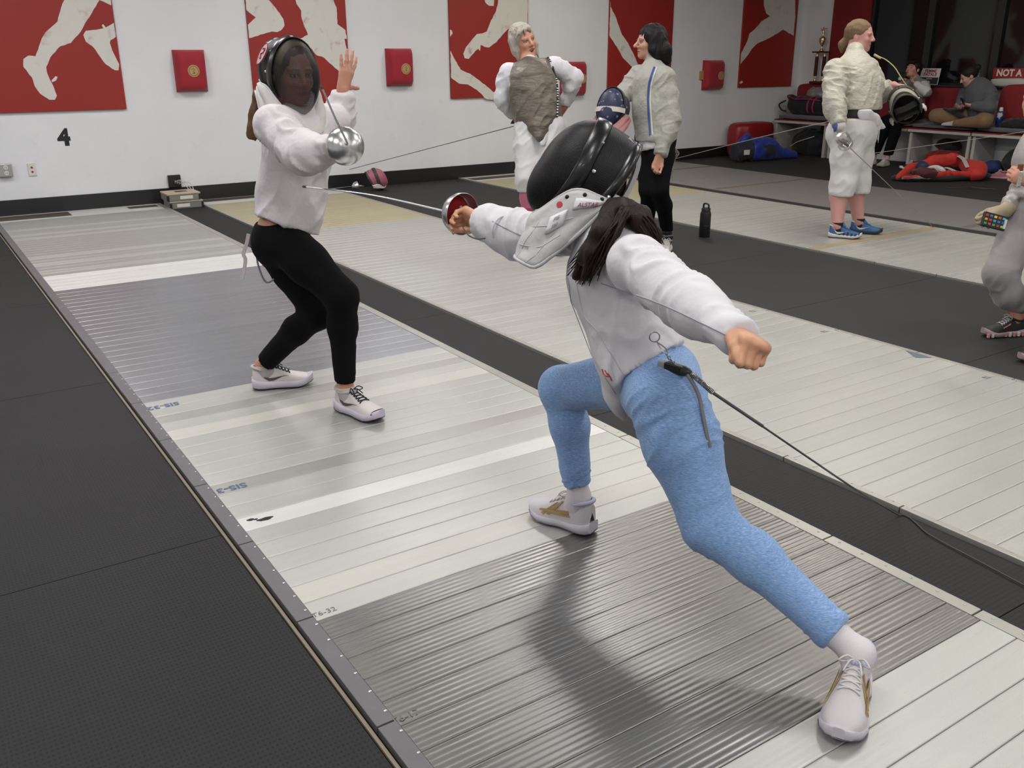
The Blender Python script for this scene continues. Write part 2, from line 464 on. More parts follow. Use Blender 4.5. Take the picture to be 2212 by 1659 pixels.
# ceiling luminaires
M_LFRAME = M('lamp_frame', (0.7, 0.7, 0.7), 0.4); tl = NT('lamp_diffuser'); tl.col((0.9, 0.9, 0.9))
tl.b.inputs['Emission Color'].default_value = (*LAMP_COL, 1); tl.b.inputs['Emission Strength'].default_value = 2.0
for (x, y, pw) in LAMPS:
    r = empty('ceiling_light', (x, y, CEIL_Z-0.06)); _o = sorted([l[1] for l in LAMPS if l[0] == x], reverse=True).index(y); tag(r, '%s white ceiling luminaire from the poster wall, %s' % (('first', 'second', 'third', 'fourth', 'fifth')[_o], {-1.9: 'left of the nearest piste', 1.0: 'over the nearest piste', 4.0: 'over the second piste from the left', 7.0: 'over the piste with the blue-shoed woman', 10.2: 'beside the benches'}[x]), 'ceiling light', 'ceiling luminaires')
    f = MB(); f.box((x-0.32, y-0.62, CEIL_Z-0.06), (x-0.29, y+0.62, CEIL_Z)); f.box((x+0.29, y-0.62, CEIL_Z-0.06), (x+0.32, y+0.62, CEIL_Z))
    f.box((x-0.29, y-0.62, CEIL_Z-0.06), (x+0.29, y-0.59, CEIL_Z)); f.box((x-0.29, y+0.59, CEIL_Z-0.06), (x+0.29, y+0.62, CEIL_Z))
    f.build('frame', M_LFRAME, r)
    MB().box((x-0.29, y-0.59, CEIL_Z-0.03), (x+0.29, y+0.59, CEIL_Z-0.02)).build('diffuser', tl.m, r)
    ld = bpy.data.lights.new('luminaire', 'AREA'); ld.shape = 'RECTANGLE'; ld.size = 0.56; ld.size_y = 1.16; ld.energy = pw; ld.color = LAMP_COL if x < 5 else LAMP_WARM
    lo = bpy.data.objects.new('lamp_light', ld); link(lo, (x, y, CEIL_Z-0.05), r)

# ------------------------------------------------------------------ rubber mats
def rubber(name, perf):
    t = NT(name); v = t.coord()
    n = t.noise(v, 3.0, 4.0, 0.6); base = t.mix(n, (0.011, 0.0108, 0.0112), (0.018, 0.0175, 0.018)) if perf else t.mix(n, (0.018, 0.018, 0.0175), (0.027, 0.0268, 0.026))
    sp = t.noise(v, 160, 2.0, 0.5); spk = t.ramp(sp, [(0.79, (0, 0, 0)), (0.81, (1, 1, 1))])
    base = t.mix(t.math('MULTIPLY', spk, 0.35), base, (0.5, 0.5, 0.48))
    if perf:
        m = t.coord('Object', (88.0, 60.0, 88.0)); vo = t.n('ShaderNodeTexVoronoi', Scale=1.0, Randomness=0.0); t.l(m, vo.inputs['Vector'])
        hole = t.ramp(vo.outputs[0], [(0.22, (0, 0, 0)), (0.36, (1, 1, 1))])
        base = t.mix(hole, (0.006, 0.006, 0.006), base)
        t.bump(hole, 0.5, 0.003)
    else: t.bump(t.noise(v, 320, 2.0), 0.25, 0.002)
    t.col(base); t.set(Roughness=0.68); t.b.inputs['Specular IOR Level'].default_value = 0.35; return t.m
M_PERF = rubber('ribbed_rubber', True); M_RUB = rubber('flat_rubber', False)
_mat_cache = {}
def mat_tile(x0, x1, y0, y1, mat):
    g = 0.0015; key = (round(x1-x0, 3), round(y1-y0, 3), mat.name)
    c = np.array([(x0+x1)/2, (y0+y1)/2, -0.02])
    if key not in _mat_cache:
        o = MB().box((x0+g, y0+g, -0.02), (x1-g, y1-g, 0.0), bev=0.0015).build('rubber_tile', mat, FLOOR, c); _mat_cache[key] = o.data
    else: link(bpy.data.objects.new('rubber_tile', _mat_cache[key]), c, FLOOR)
def tiles(x0, x1, ycuts, mat):
    for a, b in zip(ycuts[:-1], ycuts[1:]): mat_tile(x0, x1, a, b, mat)
P4 = (0.69, 2.31); P3 = (2.66, 4.29); P2 = (6.0, 7.70); P1 = (7.92, 9.62)
yc = [-6.2, -4.55, -2.72, -0.9, 0.93, 2.76, 4.58, 6.41, 8.24, 10.0, 10.35]
for i in range(4): tiles(0.672-1.22*(i+1), 0.672-1.22*i, yc, M_PERF)
tiles(2.325, 2.655, [-6.2, -4.4, -2.6, -0.75, 1.08, 2.91, 4.74, 6.57, 8.4, 10.34], M_PERF)
for (a, b) in ((4.3, 5.15), (5.15, 5.99)): pass
tiles(4.3, 5.99, [-6.2, -4.9, -3.68, -2.46, -1.24, -0.02, 1.2, 2.42, 3.64, 4.86, 6.08, 7.3, 8.52, 9.74, 10.34], M_RUB)
tiles(7.71, 7.91, [-6.2, -3.0, 0.6, 4.2, 7.2, 10.34], M_RUB)
for (a, b) in ((9.63, 10.85), (10.85, WALL_X)):
    tiles(a, b, [-6.2, -4.4, -2.6, -0.8, 1.0, 2.8, 4.6, 6.4, 8.2, 10.34], M_RUB)

# ------------------------------------------------------------------ pistes: planks of ribbed aluminium
def alu(name, c, rough, metal, rib, tint=None, ribs=78.0):
    t = NT(name); v = t.coord(); inf = t.N.new('ShaderNodeObjectInfo')
    n = t.noise(t.coord('Object', (0.6, 9.0, 1.0)), 3.0, 5.0, 0.65); gr = t.noise(v, 420, 2.0, 0.6)
    lo = tuple(x*0.80 for x in c); base = t.mix(n, lo, c)
    base = t.mix(t.math('MULTIPLY', inf.outputs['Random'], 0.16), base, tuple(x*0.45 for x in c))
    base = t.mix(t.math('MULTIPLY', t.ramp(gr, [(0.45, (0, 0, 0)), (0.75, (1, 1, 1))]), 0.25), base, tuple(min(1, x*1.25) for x in c))
    scr = t.noise(t.coord('Object', (3.0, 40.0, 1.0)), 4.0, 3.0, 0.7)
    base = t.mix(t.math('MULTIPLY', t.ramp(scr, [(0.66, (0, 0, 0)), (0.72, (1, 1, 1))]), 0.3), base, tuple(x*0.4 for x in c))
    t.col(base)
    rr = t.noise(v, 5.0, 3.0); t.l(t.math('ADD', t.math('MULTIPLY', rr, 0.16), rough-0.08), t.b.inputs['Roughness'])
    t.set(Metallic=metal)
    w = t.noise(t.coord('Object', (0.25, ribs*1.3, 1.0)), 1.0, 3.0, 0.6)
    h = t.math('ADD', t.math('MULTIPLY', w, rib*0.5), t.math('MULTIPLY', gr, 0.06))
    t.bump(h, 0.4, 0.0035); return t.m
A_LIGHT = alu('aluminium_light', srgb('#c4c4be'), 0.42, 0.45, 0.25)
A_CREAM = alu('aluminium_cream', srgb('#cdcbc3'), 0.48, 0.25, 0.12)
A_GREY = alu('aluminium_grey', srgb('#a2a4a8'), 0.34, 0.72, 0.4)
A_DARK = alu('aluminium_dark', srgb('#908e8b'), 0.31, 0.78, 0.4, ribs=62.0)  # dark tone: part anodising, part reflection painted into the colour
A_WHITE = alu('aluminium_bright', srgb('#dfdeda'), 0.45, 0.2, 0.12)
A_GREY2 = alu('aluminium_mid', srgb('#b9b8b2'), 0.40, 0.55, 0.25)
A_TAN = alu('aluminium_tan', srgb('#bdb593'), 0.45, 0.3, 0.2)
A_BROWN = M('brown_tape', srgb('#4a4038'), 0.55, var=0.15); A_TAPE = M('tan_tape', srgb('#a08f6c'), 0.6, var=0.1)
A_SLAB = M('grey_strip', srgb('#8f8d8c'), 0.42, 0.35, var=0.08, vs=3, bump=0.05, bs=200)
M_TRIM = M('grey_rubber_trim', srgb('#6b696b'), 0.5, 0.25, var=0.12, vs=20, bump=0.1, bs=200)
M_TRIML = M('aluminium_edge', srgb('#b4b1a9'), 0.4, 0.6, var=0.1, vs=20)
M_SCREW = M('screw_steel', (0.5, 0.5, 0.5), 0.3, 0.9)
M_WOODEDGE = M('plywood_edge', srgb('#857a68'), 0.7)
M_INK = M('blue_stencil', srgb('#4f6484'), 0.7); M_INKG = M('grey_stencil', srgb('#77756f'), 0.7)
PW = 0.1015; PTH = 0.03; PTOP = 0.012
def plank_mesh(L, ribs, amp):
    w = PW-0.0012; n = ribs*4; prof = [(-w/2, -PTH), (-w/2, -0.003), (-w/2+0.0012, -0.0008), (-w/2+0.0032, 0.0)]
    for i in range(1, n): 
        t = i/n; prof.append((-w/2+0.0032+(w-0.0064)*t, -amp*(0.5-0.5*math.cos(2*math.pi*ribs*t))))
    prof += [(w/2-0.0032, 0.0), (w/2-0.0012, -0.0008), (w/2, -0.003), (w/2, -PTH)]; m = len(prof)
    V = [(-L/2, y, z) for y, z in prof]+[(L/2, y, z) for y, z in prof]
    F = [[i, m+i, m+i+1, i+1] for i in range(m-1)]+[[m-1, 2*m-1, m, 0], list(range(m)), list(range(2*m-1, m-1, -1))]
    me = mesh_data('plank', np.array(V), F, True); me.materials.append(A_LIGHT); bm = bmesh.new(); bm.from_mesh(me)
    bmesh.ops.recalc_face_normals(bm, faces=bm.faces[:])
    for e in bm.edges: e.smooth = len(e.link_faces) == 2 and e.calc_face_angle(0) < 0.7
    bm.to_mesh(me); bm.free(); return me
def piste(xr, label, matf, trim_in=0.05, y0=-5.9, y1=10.33, screws=False, trimmat=None, tl_mat=None):
    x0, x1 = xr; cx = (x0+x1)/2
    r = empty('fencing_piste', (cx, (y0+y1)/2, -0.02)); tag(r, label, 'piste')
    Lp = x1-x0-2*trim_in; mfine = plank_mesh(Lp, 5, 0.00022); mrib = plank_mesh(Lp, 5, 0.0012); mmid = plank_mesh(Lp, 6, 0.0004)
    y = y1-PW/2
    while y > y0:
        mt_ = matf(y); o = bpy.data.objects.new('plank', mrib if mt_ in (A_DARK, A_GREY) else mmid if mt_ is A_GREY2 else mfine); link(o, (cx, y, PTOP), r)
        o.material_slots[0].link = 'OBJECT'; o.material_slots[0].material = mt_
        y -= PW
    tm = trimmat or M_TRIML; tl_m = tl_mat or tm
    cache = {}
    for side, xa, xb, mt in ((0, x0, x0+trim_in, tl_m), (1, x1-trim_in, x1, tm)):
        k = 0; yy = 1.625-0.5075*18
        while yy < y1-0.02:
            e = min(yy+0.5075, y1)
            if e > y0:
                b = MB(); b.box((xa+0.001, yy+0.0025, -0.02), (xb-0.001, e-0.0025, PTOP+0.002), bev=0.002)
                if screws and e < 5:
                    for q in range(6):
                        sx = xb-0.008 if side == 0 else xb-0.02
                        b.lathe([(0, 0.0045), (0.0012, 0.004), (0.0018, 0.0)], Fr((sx, yy+0.04+q*0.085, PTOP+0.002), (0, 0, 1), (1, 0, 0)), 8, 1)
                fixn(b.build('edge_strip', [mt, M_SCREW], r))
            yy += 0.5075
    return r
def f4(y):  # panel tones carry anodising differences plus reflections put into the colour
    if y > 9.95: return A_WHITE
    if y > 7.17: return random.choice([A_GREY2, A_GREY2, A_GREY2, A_GREY2, A_LIGHT])
    if y > 6.68: return A_WHITE
    if y > 4.125: return A_GREY
    if y > 2.13:
        if 2.70 < y < 2.82: return A_WHITE
        if 3.60 < y < 3.73: return A_CREAM
        return random.choice([A_LIGHT, A_LIGHT, A_LIGHT, A_GREY2, A_LIGHT, A_CREAM])
    if y > 1.12: return A_DARK
    return A_LIGHT
R4 = piste(P4, 'nearest aluminium piste under the two bouting fencers', f4, screws=True, tl_mat=M_TRIM, trimmat=M_TRIML)
def f3(y):
    if y > 9.9: return A_WHITE
    if y > 7.9: return A_TAN
    return A_LIGHT
R3 = piste(P3, 'pale aluminium piste between the narrow black strip and the wide black mat', f3, 0.03, screws=True)
def f2(y):
    if y > 9.9: return A_WHITE
    if y > 7.6: return A_TAN
    return A_LIGHT
R2 = piste(P2, 'pale aluminium piste the woman in blue shoes stands on', f2, 0.02)
# far flat strip
r = empty('fencing_piste', ((P1[0]+P1[1])/2, 2.2, -0.02)); tag(r, 'smooth grey piste farthest from the fencers, along the benches', 'piste')
yy = -5.9
while yy < 10.3:
    e = min(yy+1.8, 10.33); MB().box((P1[0], yy+0.001, -0.02), (P1[1], e-0.001, 0.006), bev=0.002).build('panel', A_SLAB, r); yy += 1.8
def tape(par, xa, xb, ya, yb, mat, z=PTOP, name='floor_tape'):
    MB().box((xa, ya, z), (xb, yb, z+0.0012)).build(name, mat, par)
tape(R4, 0.75, 1.39, 10.0, 10.27, A_BROWN); tape(R4, 1.95, 2.24, 10.1, 10.24, A_BROWN)
tape(R3, 2.72, 3.6, 10.12, 10.3, A_BROWN); tape(R2, 6.05, 6.9, 10.0, 10.2, A_BROWN)
tape(R2, 6.03, 7.68, 4.72, 4.80, A_TAPE); tape(r, 7.95, 9.6, 7.70, 7.77, M('brown_line', srgb('#6f6257'), 0.6), 0.006); tape(r, 7.95, 9.6, 4.60, 4.68, MATS['brown_line'], 0.006); tape(r, 7.95, 9.6, 9.4, 9.47, MATS['brown_line'], 0.006)
# dark blotches on the bright plank, blue triangle mark
for (px, py, ax_, ay_) in ((573, 1121, 0.028, 0.011), (541, 1123, 0.012, 0.008), (552, 1122, 0.008, 0.005)):
    c = at(px, py, Z=PTOP); a = np.linspace(0, 6.283, 14)[:-1]
    MB().prism([(ax_*math.cos(t)*(1+0.2*math.sin(3*t)), ay_*math.sin(t)*(1+0.15*math.cos(5*t))) for t in a], Fr((c[0], c[1], PTOP), (0, 0, 1), (0, 1, 0)), 0.0008).build('black_stain', M('stain', (0.02, 0.018, 0.016), 0.8), R4)
tri = [at(1955, 757, Z=PTOP), at(1978, 773, Z=PTOP), at(2013, 773, Z=PTOP), at(1985, 764, Z=PTOP)]
MB().add(np.array([q+V3(0, 0, 0.001) for q in tri]), [[0, 1, 2, 3]]).build('blue_mark', M('blue_mark', srgb('#5f6b78'), 0.6), R3)
# stencilled marks (read from the far end of the piste)
def stencil(par, px, py, txt, size, mat, name='stencil_mark'):
    c = at(px, py, Z=PTOP)
    put_text(name, txt, size, (c[0], c[1], PTOP+0.0006), (-1, 0, 0), (0, -1, 0), mat, par, sx=1.0, bold=0.0012, depth=0.0003)
stencil(R4, 352, 877, 'SIS-32', 0.056, M_INK); stencil(R4, 500, 1054, 'SIS-3', 0.056, M_INK)
def stencil2(par, px, py, txt, size, mat):
    c = at(px, py, Z=PTOP)
    put_text('stencil_mark', txt, size, (c[0], c[1], PTOP+0.0006), (1, 0, 0), (0, 1, 0), mat, par, depth=0.0003)
stencil2(R4, 700, 1323, 'T6-32', 0.030, M_INKG); stencil2(R4, 876, 1548, 'T6-17', 0.030, M_INKG)
for (px, py) in ((1604, 500), (1697, 520), (1931, 565), (2063, 593), (1807, 539)): stencil(R2, px, py, 'T6-32', 0.055, M('pale_stencil', srgb('#9aa5b2'), 0.7))
for (px, py) in ((1780, 716), (1625, 672), (2130, 815)): stencil(R3, px, py, 'T6', 0.04, M_INKG)
# wooden edge beside the nearest piste
b = MB().box((0.6745, -5.9, -0.02), (0.6835, 10.3, 0.002)).build('trim_1', M_WOODEDGE); b['kind'] = 'structure'

# ------------------------------------------------------------------ things on the back wall
def redmat():
    t = NT('poster_red'); v = t.coord(); n = t.noise(v, 2.0, 3.0); c = t.mix(n, srgb('#8e2119'), srgb('#9a261d'))
    s_ = t.noise(v, 24, 3.0, 0.7); sc = t.ramp(s_, [(0.80, (0, 0, 0)), (0.815, (1, 1, 1))]); t.col(t.mix(t.math('MULTIPLY', sc, 0.6), c, srgb('#d9c2b0'))); t.set(Roughness=0.5); return t.m
def printmat():
    t = NT('halftone_white'); v = t.coord(); m = t.coord('Object', (1, 1, 1))
    vo = t.n('ShaderNodeTexVoronoi', Scale=130.0, Randomness=0.0); rot = t.n('ShaderNodeMapping'); rot.inputs['Rotation'].default_value = (0, 0.785, 0); t.l(v, rot.inputs[0]); t.l(rot.outputs[0], vo.inputs['Vector'])
    n = t.noise(v, 7.0, 5.0, 0.65); k = t.ramp(n, [(0.52, (0, 0, 0)), (0.72, (0.62, 0.62, 0.62))])
    dot = t.math('LESS_THAN', vo.outputs[0], k); t.col(t.mix(t.math('MULTIPLY', dot, 0.7), srgb('#d9d6cd'), srgb('#9a3a30'))); t.set(Roughness=0.5); return t.m
M_PRED = redmat(); M_PRINT = printmat(); M_PEDGE = M('poster_edge', srgb('#8a8172'), 0.6)
PTK = 0.028
def poster(x0, x1, z0, z1, label, polys, off, sc):
    yb = WALL_Y-PTK
    r = empty('poster', ((x0+x1)/2, WALL_Y, z0)); tag(r, label, 'poster')
    b = MB().box((x0, yb, z0), (x1, WALL_Y-0.0005, z1), bev=0.002).build('panel', M_PRED, r)
    for poly in polys:
        P = [at(off+x*sc, y*sc, Y=yb) for x, y in poly]
        Q = [(min(max(p[0], x0+0.002), x1-0.002), min(p[2], z1-0.01)) for p in P]
        # jagged outline like a cut-out print
        out = []
        for i in range(len(Q)):
            a, c = np.array(Q[i]), np.array(Q[(i+1) % len(Q)]); L = np.linalg.norm(c-a); k = max(1, int(L/0.03))
            nn = np.array([-(c-a)[1], (c-a)[0]])/(L+1e-9)
            for j in range(k):
                jit = 0 if j == 0 else random.uniform(-0.0035, 0.0035)
                out.append(a+(c-a)*j/k+nn*jit)
        fr = Fr((0, yb+0.0003, 0), (0, -1, 0), (0, 0, 1))      # y axis = left = ... local (y, z)
        bm = bmesh.new(); vs = [bm.verts.new((p[0], yb-0.0012, p[1])) for p in out]
        try: bm.faces.new(vs)
        except Exception: bm.free(); continue
        bm.normal_update(); bmesh.ops.triangulate(bm, faces=bm.faces[:], ngon_method='EAR_CLIP'); bm.normal_update()
        bmesh.ops.recalc_face_normals(bm, faces=bm.faces[:]); bm.verts.index_update()
        if sum(f.normal.y for f in bm.faces) > 0: bmesh.ops.reverse_faces(bm, faces=bm.faces[:])
        V = np.array([v.co[:] for v in bm.verts]); F = [[v.index for v in f.verts] for f in bm.faces]; bm.free()
        mk('printed_figure', V, F, M_PRINT, r)
K1 = 560/1936
poster(0.30, 2.105, 0.985, 2.9, 'red poster with two white fencing legs, leftmost on the back wall', [
 [(480,0),(455,60),(430,160),(340,240),(310,290),(265,420),(210,415),(175,440),(175,500),(240,580),(262,650),(300,700),(370,745),(410,745),(425,715),(405,660),(375,600),(350,540),(345,500),(375,430),(450,345),(530,320),(600,240),(650,150),(740,5),(830,-250),(700,-600),(560,-500)],
 [(385,600),(415,568),(430,575),(420,600),(390,615)],
 [(850,170),(790,205),(770,180),(760,190),(772,212),(720,222),(640,230),(622,260),(640,310),(690,345),(730,400),(790,480),(860,525),(885,525),(890,480),(850,400),(820,320),(825,300),(865,275)],
 [(740,0),(830,40),(828,0),(800,-60)]], 0, K1)
poster(3.445, 4.585, 0.972, 2.9, 'red poster of a white uniformed figure, behind the masked fencer with raised hand', [
 [(165,-30),(330,-20),(400,60),(455,140),(465,190),(440,225),(410,240),(370,235),(190,285),(180,185),(250,130),(175,75)],
 [(540,-300),(850,-300),(830,0),(855,60),(860,180),(920,225),(930,290),(912,290),(940,420),(940,480),(915,580),(860,520),(800,470),(760,430),(700,410),(640,330),(580,290),(640,260),(610,190),(590,120),(590,80),(555,30),(548,0)]], 480, K1)
poster(5.925, 7.072, 0.981, 2.9, 'red poster with two white lunging legs, behind the grey-haired woman', [
 [(470,0),(560,-250),(690,-250),(690,200),(610,180),(540,220),(450,320),(400,355),(370,350),(340,335),(335,380),(320,365),(300,380),(250,440),(220,435),(210,400),(230,350),(280,290),(310,255),(350,250),(385,235),(410,170),(455,80),(465,40)],
 [(365,-60),(440,-20),(437,45),(400,42),(372,15)], [(100,220),(125,228),(130,250),(103,275)],
 [(105,378),(150,450),(190,520),(260,550),(330,600),(440,690),(520,760),(380,740),(310,670),(240,630),(180,625),(108,580)]], 940, K1)
poster(8.40, 9.55, 1.04, 2.9, 'red poster with one white diagonal leg, behind the dark-haired woman', [
 [(1298,0),(1310,50),(1350,130),(1370,190),(1395,260),(1440,320),(1480,400),(1510,470),(1570,560),(1640,700),(1560,640),(1470,500),(1400,430),(1375,380),(1330,310),(1294,265),(1290,0),(1240,-300),(1300,-300)]], 940, K1)
poster(10.95, 12.13, 1.005, 2.9, 'red poster with a white figure lunging, rightmost before the corner', [
 [(830,0),(800,-200),(1110,-300),(1110,150),(1095,320),(1000,265),(950,300),(870,345),(770,390),(720,440),(690,490),(615,575),(612,480),(680,370),(700,300),(750,260),(810,190),(885,145),(850,120),(830,50)],
 [(600,745),(630,722),(645,735),(625,750)]], 1450, 400/1659)
# padded targets
def padmat():
    t = NT('red_cushion'); v = t.coord(); t.col(t.mix(t.noise(v, 9, 3), srgb('#8c0e22'), srgb('#a81228'))); t.set(Roughness=0.72); t.b.inputs['Sheen Weight'].default_value = 0.3
    t.bump(t.noise(v, 600, 2.0), 0.3, 0.001); return t.m
M_PAD = padmat(); M_EMB = M('tan_emblem', srgb('#b59462'), 0.6, var=0.12, vs=60); M_EMBD = M('emblem_ink', srgb('#6a4a2c'), 0.6); M_PLY = M('plywood', srgb('#b5905a'), 0.6, var=0.15, vs=30)
def target_pad(x, z, wd, hg, label, ply=False, emb=(0.5, 0.5)):
    r = empty('target_pad', (x, WALL_Y, z-hg/2)); tag(r, label, 'target pad', 'padded wall targets')
    nx, nz = 14, 18; th = 0.10; V = []; P = np.zeros((nx, nz, 3))
    def prof(u): return (1-abs(2*u-1)**6)
    b = MB()
    rows = []
    for i in range(nx):
        for j in range(nz):
            u, w_ = i/(nx-1), j/(nz-1); d = (prof(u)*prof(w_))**0.45
            bul = 1+0.015*math.sin(5*u+3*w_)
            P[i, j] = (x+(u-0.5)*wd*(1+0.02*d), WALL_Y-0.02-th*d*bul, z+(w_-0.5)*hg*(1+0.015*d))
    b.grid(P[::-1].copy() if False else P)
    back = P.copy(); back[:, :, 1] = WALL_Y-0.005; 
    ring = [P[i, 0] for i in range(nx)]+[P[-1, j] for j in range(1, nz)]+[P[i, -1] for i in range(nx-2, -1, -1)]+[P[0, j] for j in range(nz-2, 0, -1)]
    ring = np.array(ring); rb = ring.copy(); rb[:, 1] = WALL_Y-0.002
    n = len(ring); b.add(np.vstack([ring, rb]), [[i, n+i, n+(i+1) % n, (i+1) % n] for i in range(n)])
    fixn(autosmooth(b.build('cushion', M_PAD, r), 1.2))
    ex, ez = x+(emb[0]-0.5)*wd, z+(emb[1]-0.5)*hg; fr = Fr((ex, WALL_Y-0.02-th*1.01, ez), (0, -1, 0), (0, 0, 1))
    e = fixn(MB().lathe([(-0.006, 0.062), (0.003, 0.06), (0.004, 0.0)], fr, 24).build('round_emblem', M_EMB, r))
    g = MB()
    for ra, rb2 in ((0.05, 0.046),):
        g.tube([fr.w((0.004, 0.047*math.cos(t), 0.047*math.sin(t))) for t in np.linspace(0, 6.2832, 25)], 0.0022, 6)
    g.tube(spline([fr.w((0.004, y, zz)) for y, zz in ((-0.018, 0.014), (0.0, 0.024), (0.012, 0.010), (-0.008, -0.004), (0.012, -0.02), (-0.016, -0.022))], 30), 0.0022, 6)
    g.build('emblem_mark', M_EMBD, e)
    if ply: MB().box((x-wd/2-0.06, WALL_Y-0.03, z-0.06), (x-wd/2+0.02, WALL_Y-0.001, z+0.06)).build('backing_board', M_PLY, r)
target_pad(2.79, 1.345, 0.325, 0.415, 'red padded wall target right of the leftmost poster', emb=(0.52, 0.5))
target_pad(5.225, 1.355, 0.335, 0.42, 'red padded wall target between the second and third posters', emb=(0.62, 0.46))
target_pad(7.80, 1.185, 0.40, 0.43, 'red padded wall target half hidden behind the grey-haired woman', emb=(0.75, 0.5))
target_pad(10.39, 1.195, 0.385, 0.415, 'red padded wall target with a plywood tab, beside the rightmost poster', ply=True, emb=(0.72, 0.48))
# numerals
M_NUM = M('black_vinyl', (0.012, 0.012, 0.013), 0.4)
def numeral(ch, x, z, label):
    o = put_text('wall_numeral', ch, 0.215, (x, WALL_Y-0.0008, z), (1, 0, 0), (0, 0, 1), M_NUM, None, sx=1.0, bold=0.011, depth=0.0006)
    tag(o, label, 'numeral')
numeral('4', 1.478, 0.725, 'black vinyl numeral 4 below the leftmost poster')
numeral('2', at(1107, 258, Y=WALL_Y)[0]+0.03, at(1107, 258, Y=WALL_Y)[2]+0.02, 'black vinyl numeral 2 half hidden behind the grey-haired woman')
# outlets
M_STEEL = M('outlet_steel', (0.42, 0.42, 0.41), 0.35, 0.6); M_WHITEP = M('white_plastic', srgb('#d8d6cf'), 0.4); M_BLKP = M('black_plastic', (0.012, 0.012, 0.012), 0.4); M_REDP = M('red_jack', srgb('#a02418'), 0.4)
c = at(12, 367, Y=WALL_Y); r = empty('wall_outlet', (c[0], WALL_Y, c[2]-0.06)); tag(r, 'grey steel double power outlet below the numeral 4', 'outlet')
b = MB().box((c[0]-0.07, WALL_Y-0.045, c[2]-0.062), (c[0]+0.055, WALL_Y-0.001, c[2]+0.062), bev=0.006).build('box', M_STEEL, r)
for dz in (0.027, -0.027):
    s_ = fixn(MB().lathe([(0, 0.021), (0.003, 0.020), (0.0032, 0)], Fr((c[0], WALL_Y-0.045, c[2]+dz), (0, -1, 0)), 16).build('socket', M_WHITEP, r))
    g = MB()
    for dx in (-0.007, 0.007): g.box((c[0]+dx-0.0015, WALL_Y-0.0495, c[2]+dz-0.006), (c[0]+dx+0.0015, WALL_Y-0.048, c[2]+dz+0.006))
    g.build('slots', M_BLKP, s_)
c = at(69, 366, Y=WALL_Y); r = empty('jack_plate', (c[0], WALL_Y, c[2]-0.06)); tag(r, 'white wall plate with two red jacks beside the steel outlet', 'wall plate')
MB().box((c[0]-0.036, WALL_Y-0.01, c[2]-0.062), (c[0]+0.036, WALL_Y-0.001, c[2]+0.062), bev=0.003).build('plate', M_WHITEP, r)
for dz in (0.02, -0.022): MB().box((c[0]-0.009, WALL_Y-0.015, c[2]+dz-0.008), (c[0]+0.009, WALL_Y-0.009, c[2]+dz+0.008), bev=0.002).build('jack', M_REDP, r)
c = at(376, 391, Y=WALL_Y); r = empty('floor_box', (c[0], WALL_Y, c[2]-0.06)); tag(r, 'black wall box with plugged cables above the stacked reels', 'outlet')
MB().box((c[0]-0.065, WALL_Y-0.03, c[2]-0.065), (c[0]+0.065, WALL_Y-0.001, c[2]+0.065), bev=0.003).build('plate', M_BLKP, r)
for i, dx in enumerate((0.0, 0.02, 0.04)):
    MB().box((c[0]+dx-0.007, WALL_Y-0.05, c[2]-0.02-i*0.008), (c[0]+dx+0.007, WALL_Y-0.03, c[2]+0.01-i*0.008), bev=0.002).build('plug', M('grey_plug', (0.2, 0.2, 0.22), 0.4), r)
# stacked reels
M_BEIGE = M('reel_beige', srgb('#b8a68c'), 0.55, var=0.06); M_REELG = M('reel_grey', srgb('#86847d'), 0.5, 0.3, var=0.08)
c0 = at(398, 450, Z=0.0); RX, RY = c0[0]+0.02, c0[1]+0.13
def reel(z, dx, lid, label):
    r = empty('cable_reel', (RX+dx, RY, z)); tag(r, label, 'reel')
    MB().box((RX+dx-0.165, RY-0.14, z), (RX+dx+0.165, RY+0.14, z+0.062), bev=0.004).build('housing', M_REELG, r)
    MB().box((RX+dx-0.17, RY-0.145, z+0.062), (RX+dx+0.17, RY+0.145, z+0.078), bev=0.004).build('lid', lid, r)
    for sx in (-0.172, 0.150): MB().box((RX+dx+sx, RY-0.148, z+0.004), (RX+dx+sx+0.022, RY-0.12, z+0.058), bev=0.003).build('corner_guard', M_BLKP, r)
    MB().box((RX+dx-0.10+0.06*(z > 0.05), RY-0.1425, z+0.016), (RX+dx-0.03+0.06*(z > 0.05)+0.06, RY-0.1405, z+0.05)).build('sticker', M_WHITEP, r)
    return r
reel(0.0, 0.01, M('reel_lid_grey', srgb('#a39c90'), 0.55), 'grey cable reel at the bottom of the stack by the wall')
r = reel(0.08, -0.01, M_BEIGE, 'cable reel with a beige lid on top of the stack by the wall')
MB().box((RX-0.06, RY-0.03, 0.1585), (RX+0.06, RY+0.05, 0.1595)).build('dark_label', M_BLKP, r)
for i in range(3):
    a = V3(c[0]+0.0+0.02*i, WALL_Y-0.052, c[2]-0.012*i); e = V3(RX+0.10+0.03*i, RY+0.14, 0.11-0.01*i)
    o = MB().tube(spline([a, a+V3(0.05+0.02*i, -0.06, 0.01), lerp(a, e, 0.6)+V3(0.06, -0.03, -0.02), e], 24), 0.004, 6).build('cable', M('cable_white', srgb('#c9c6bf'), 0.5), None)
    tag(o, ('thin pale cable from the black wall box down to the reels, inner one', 'thin pale cable from the black wall box down to the reels, middle one', 'thin pale cable from the black wall box down to the reels, outer one')[i], 'cable')
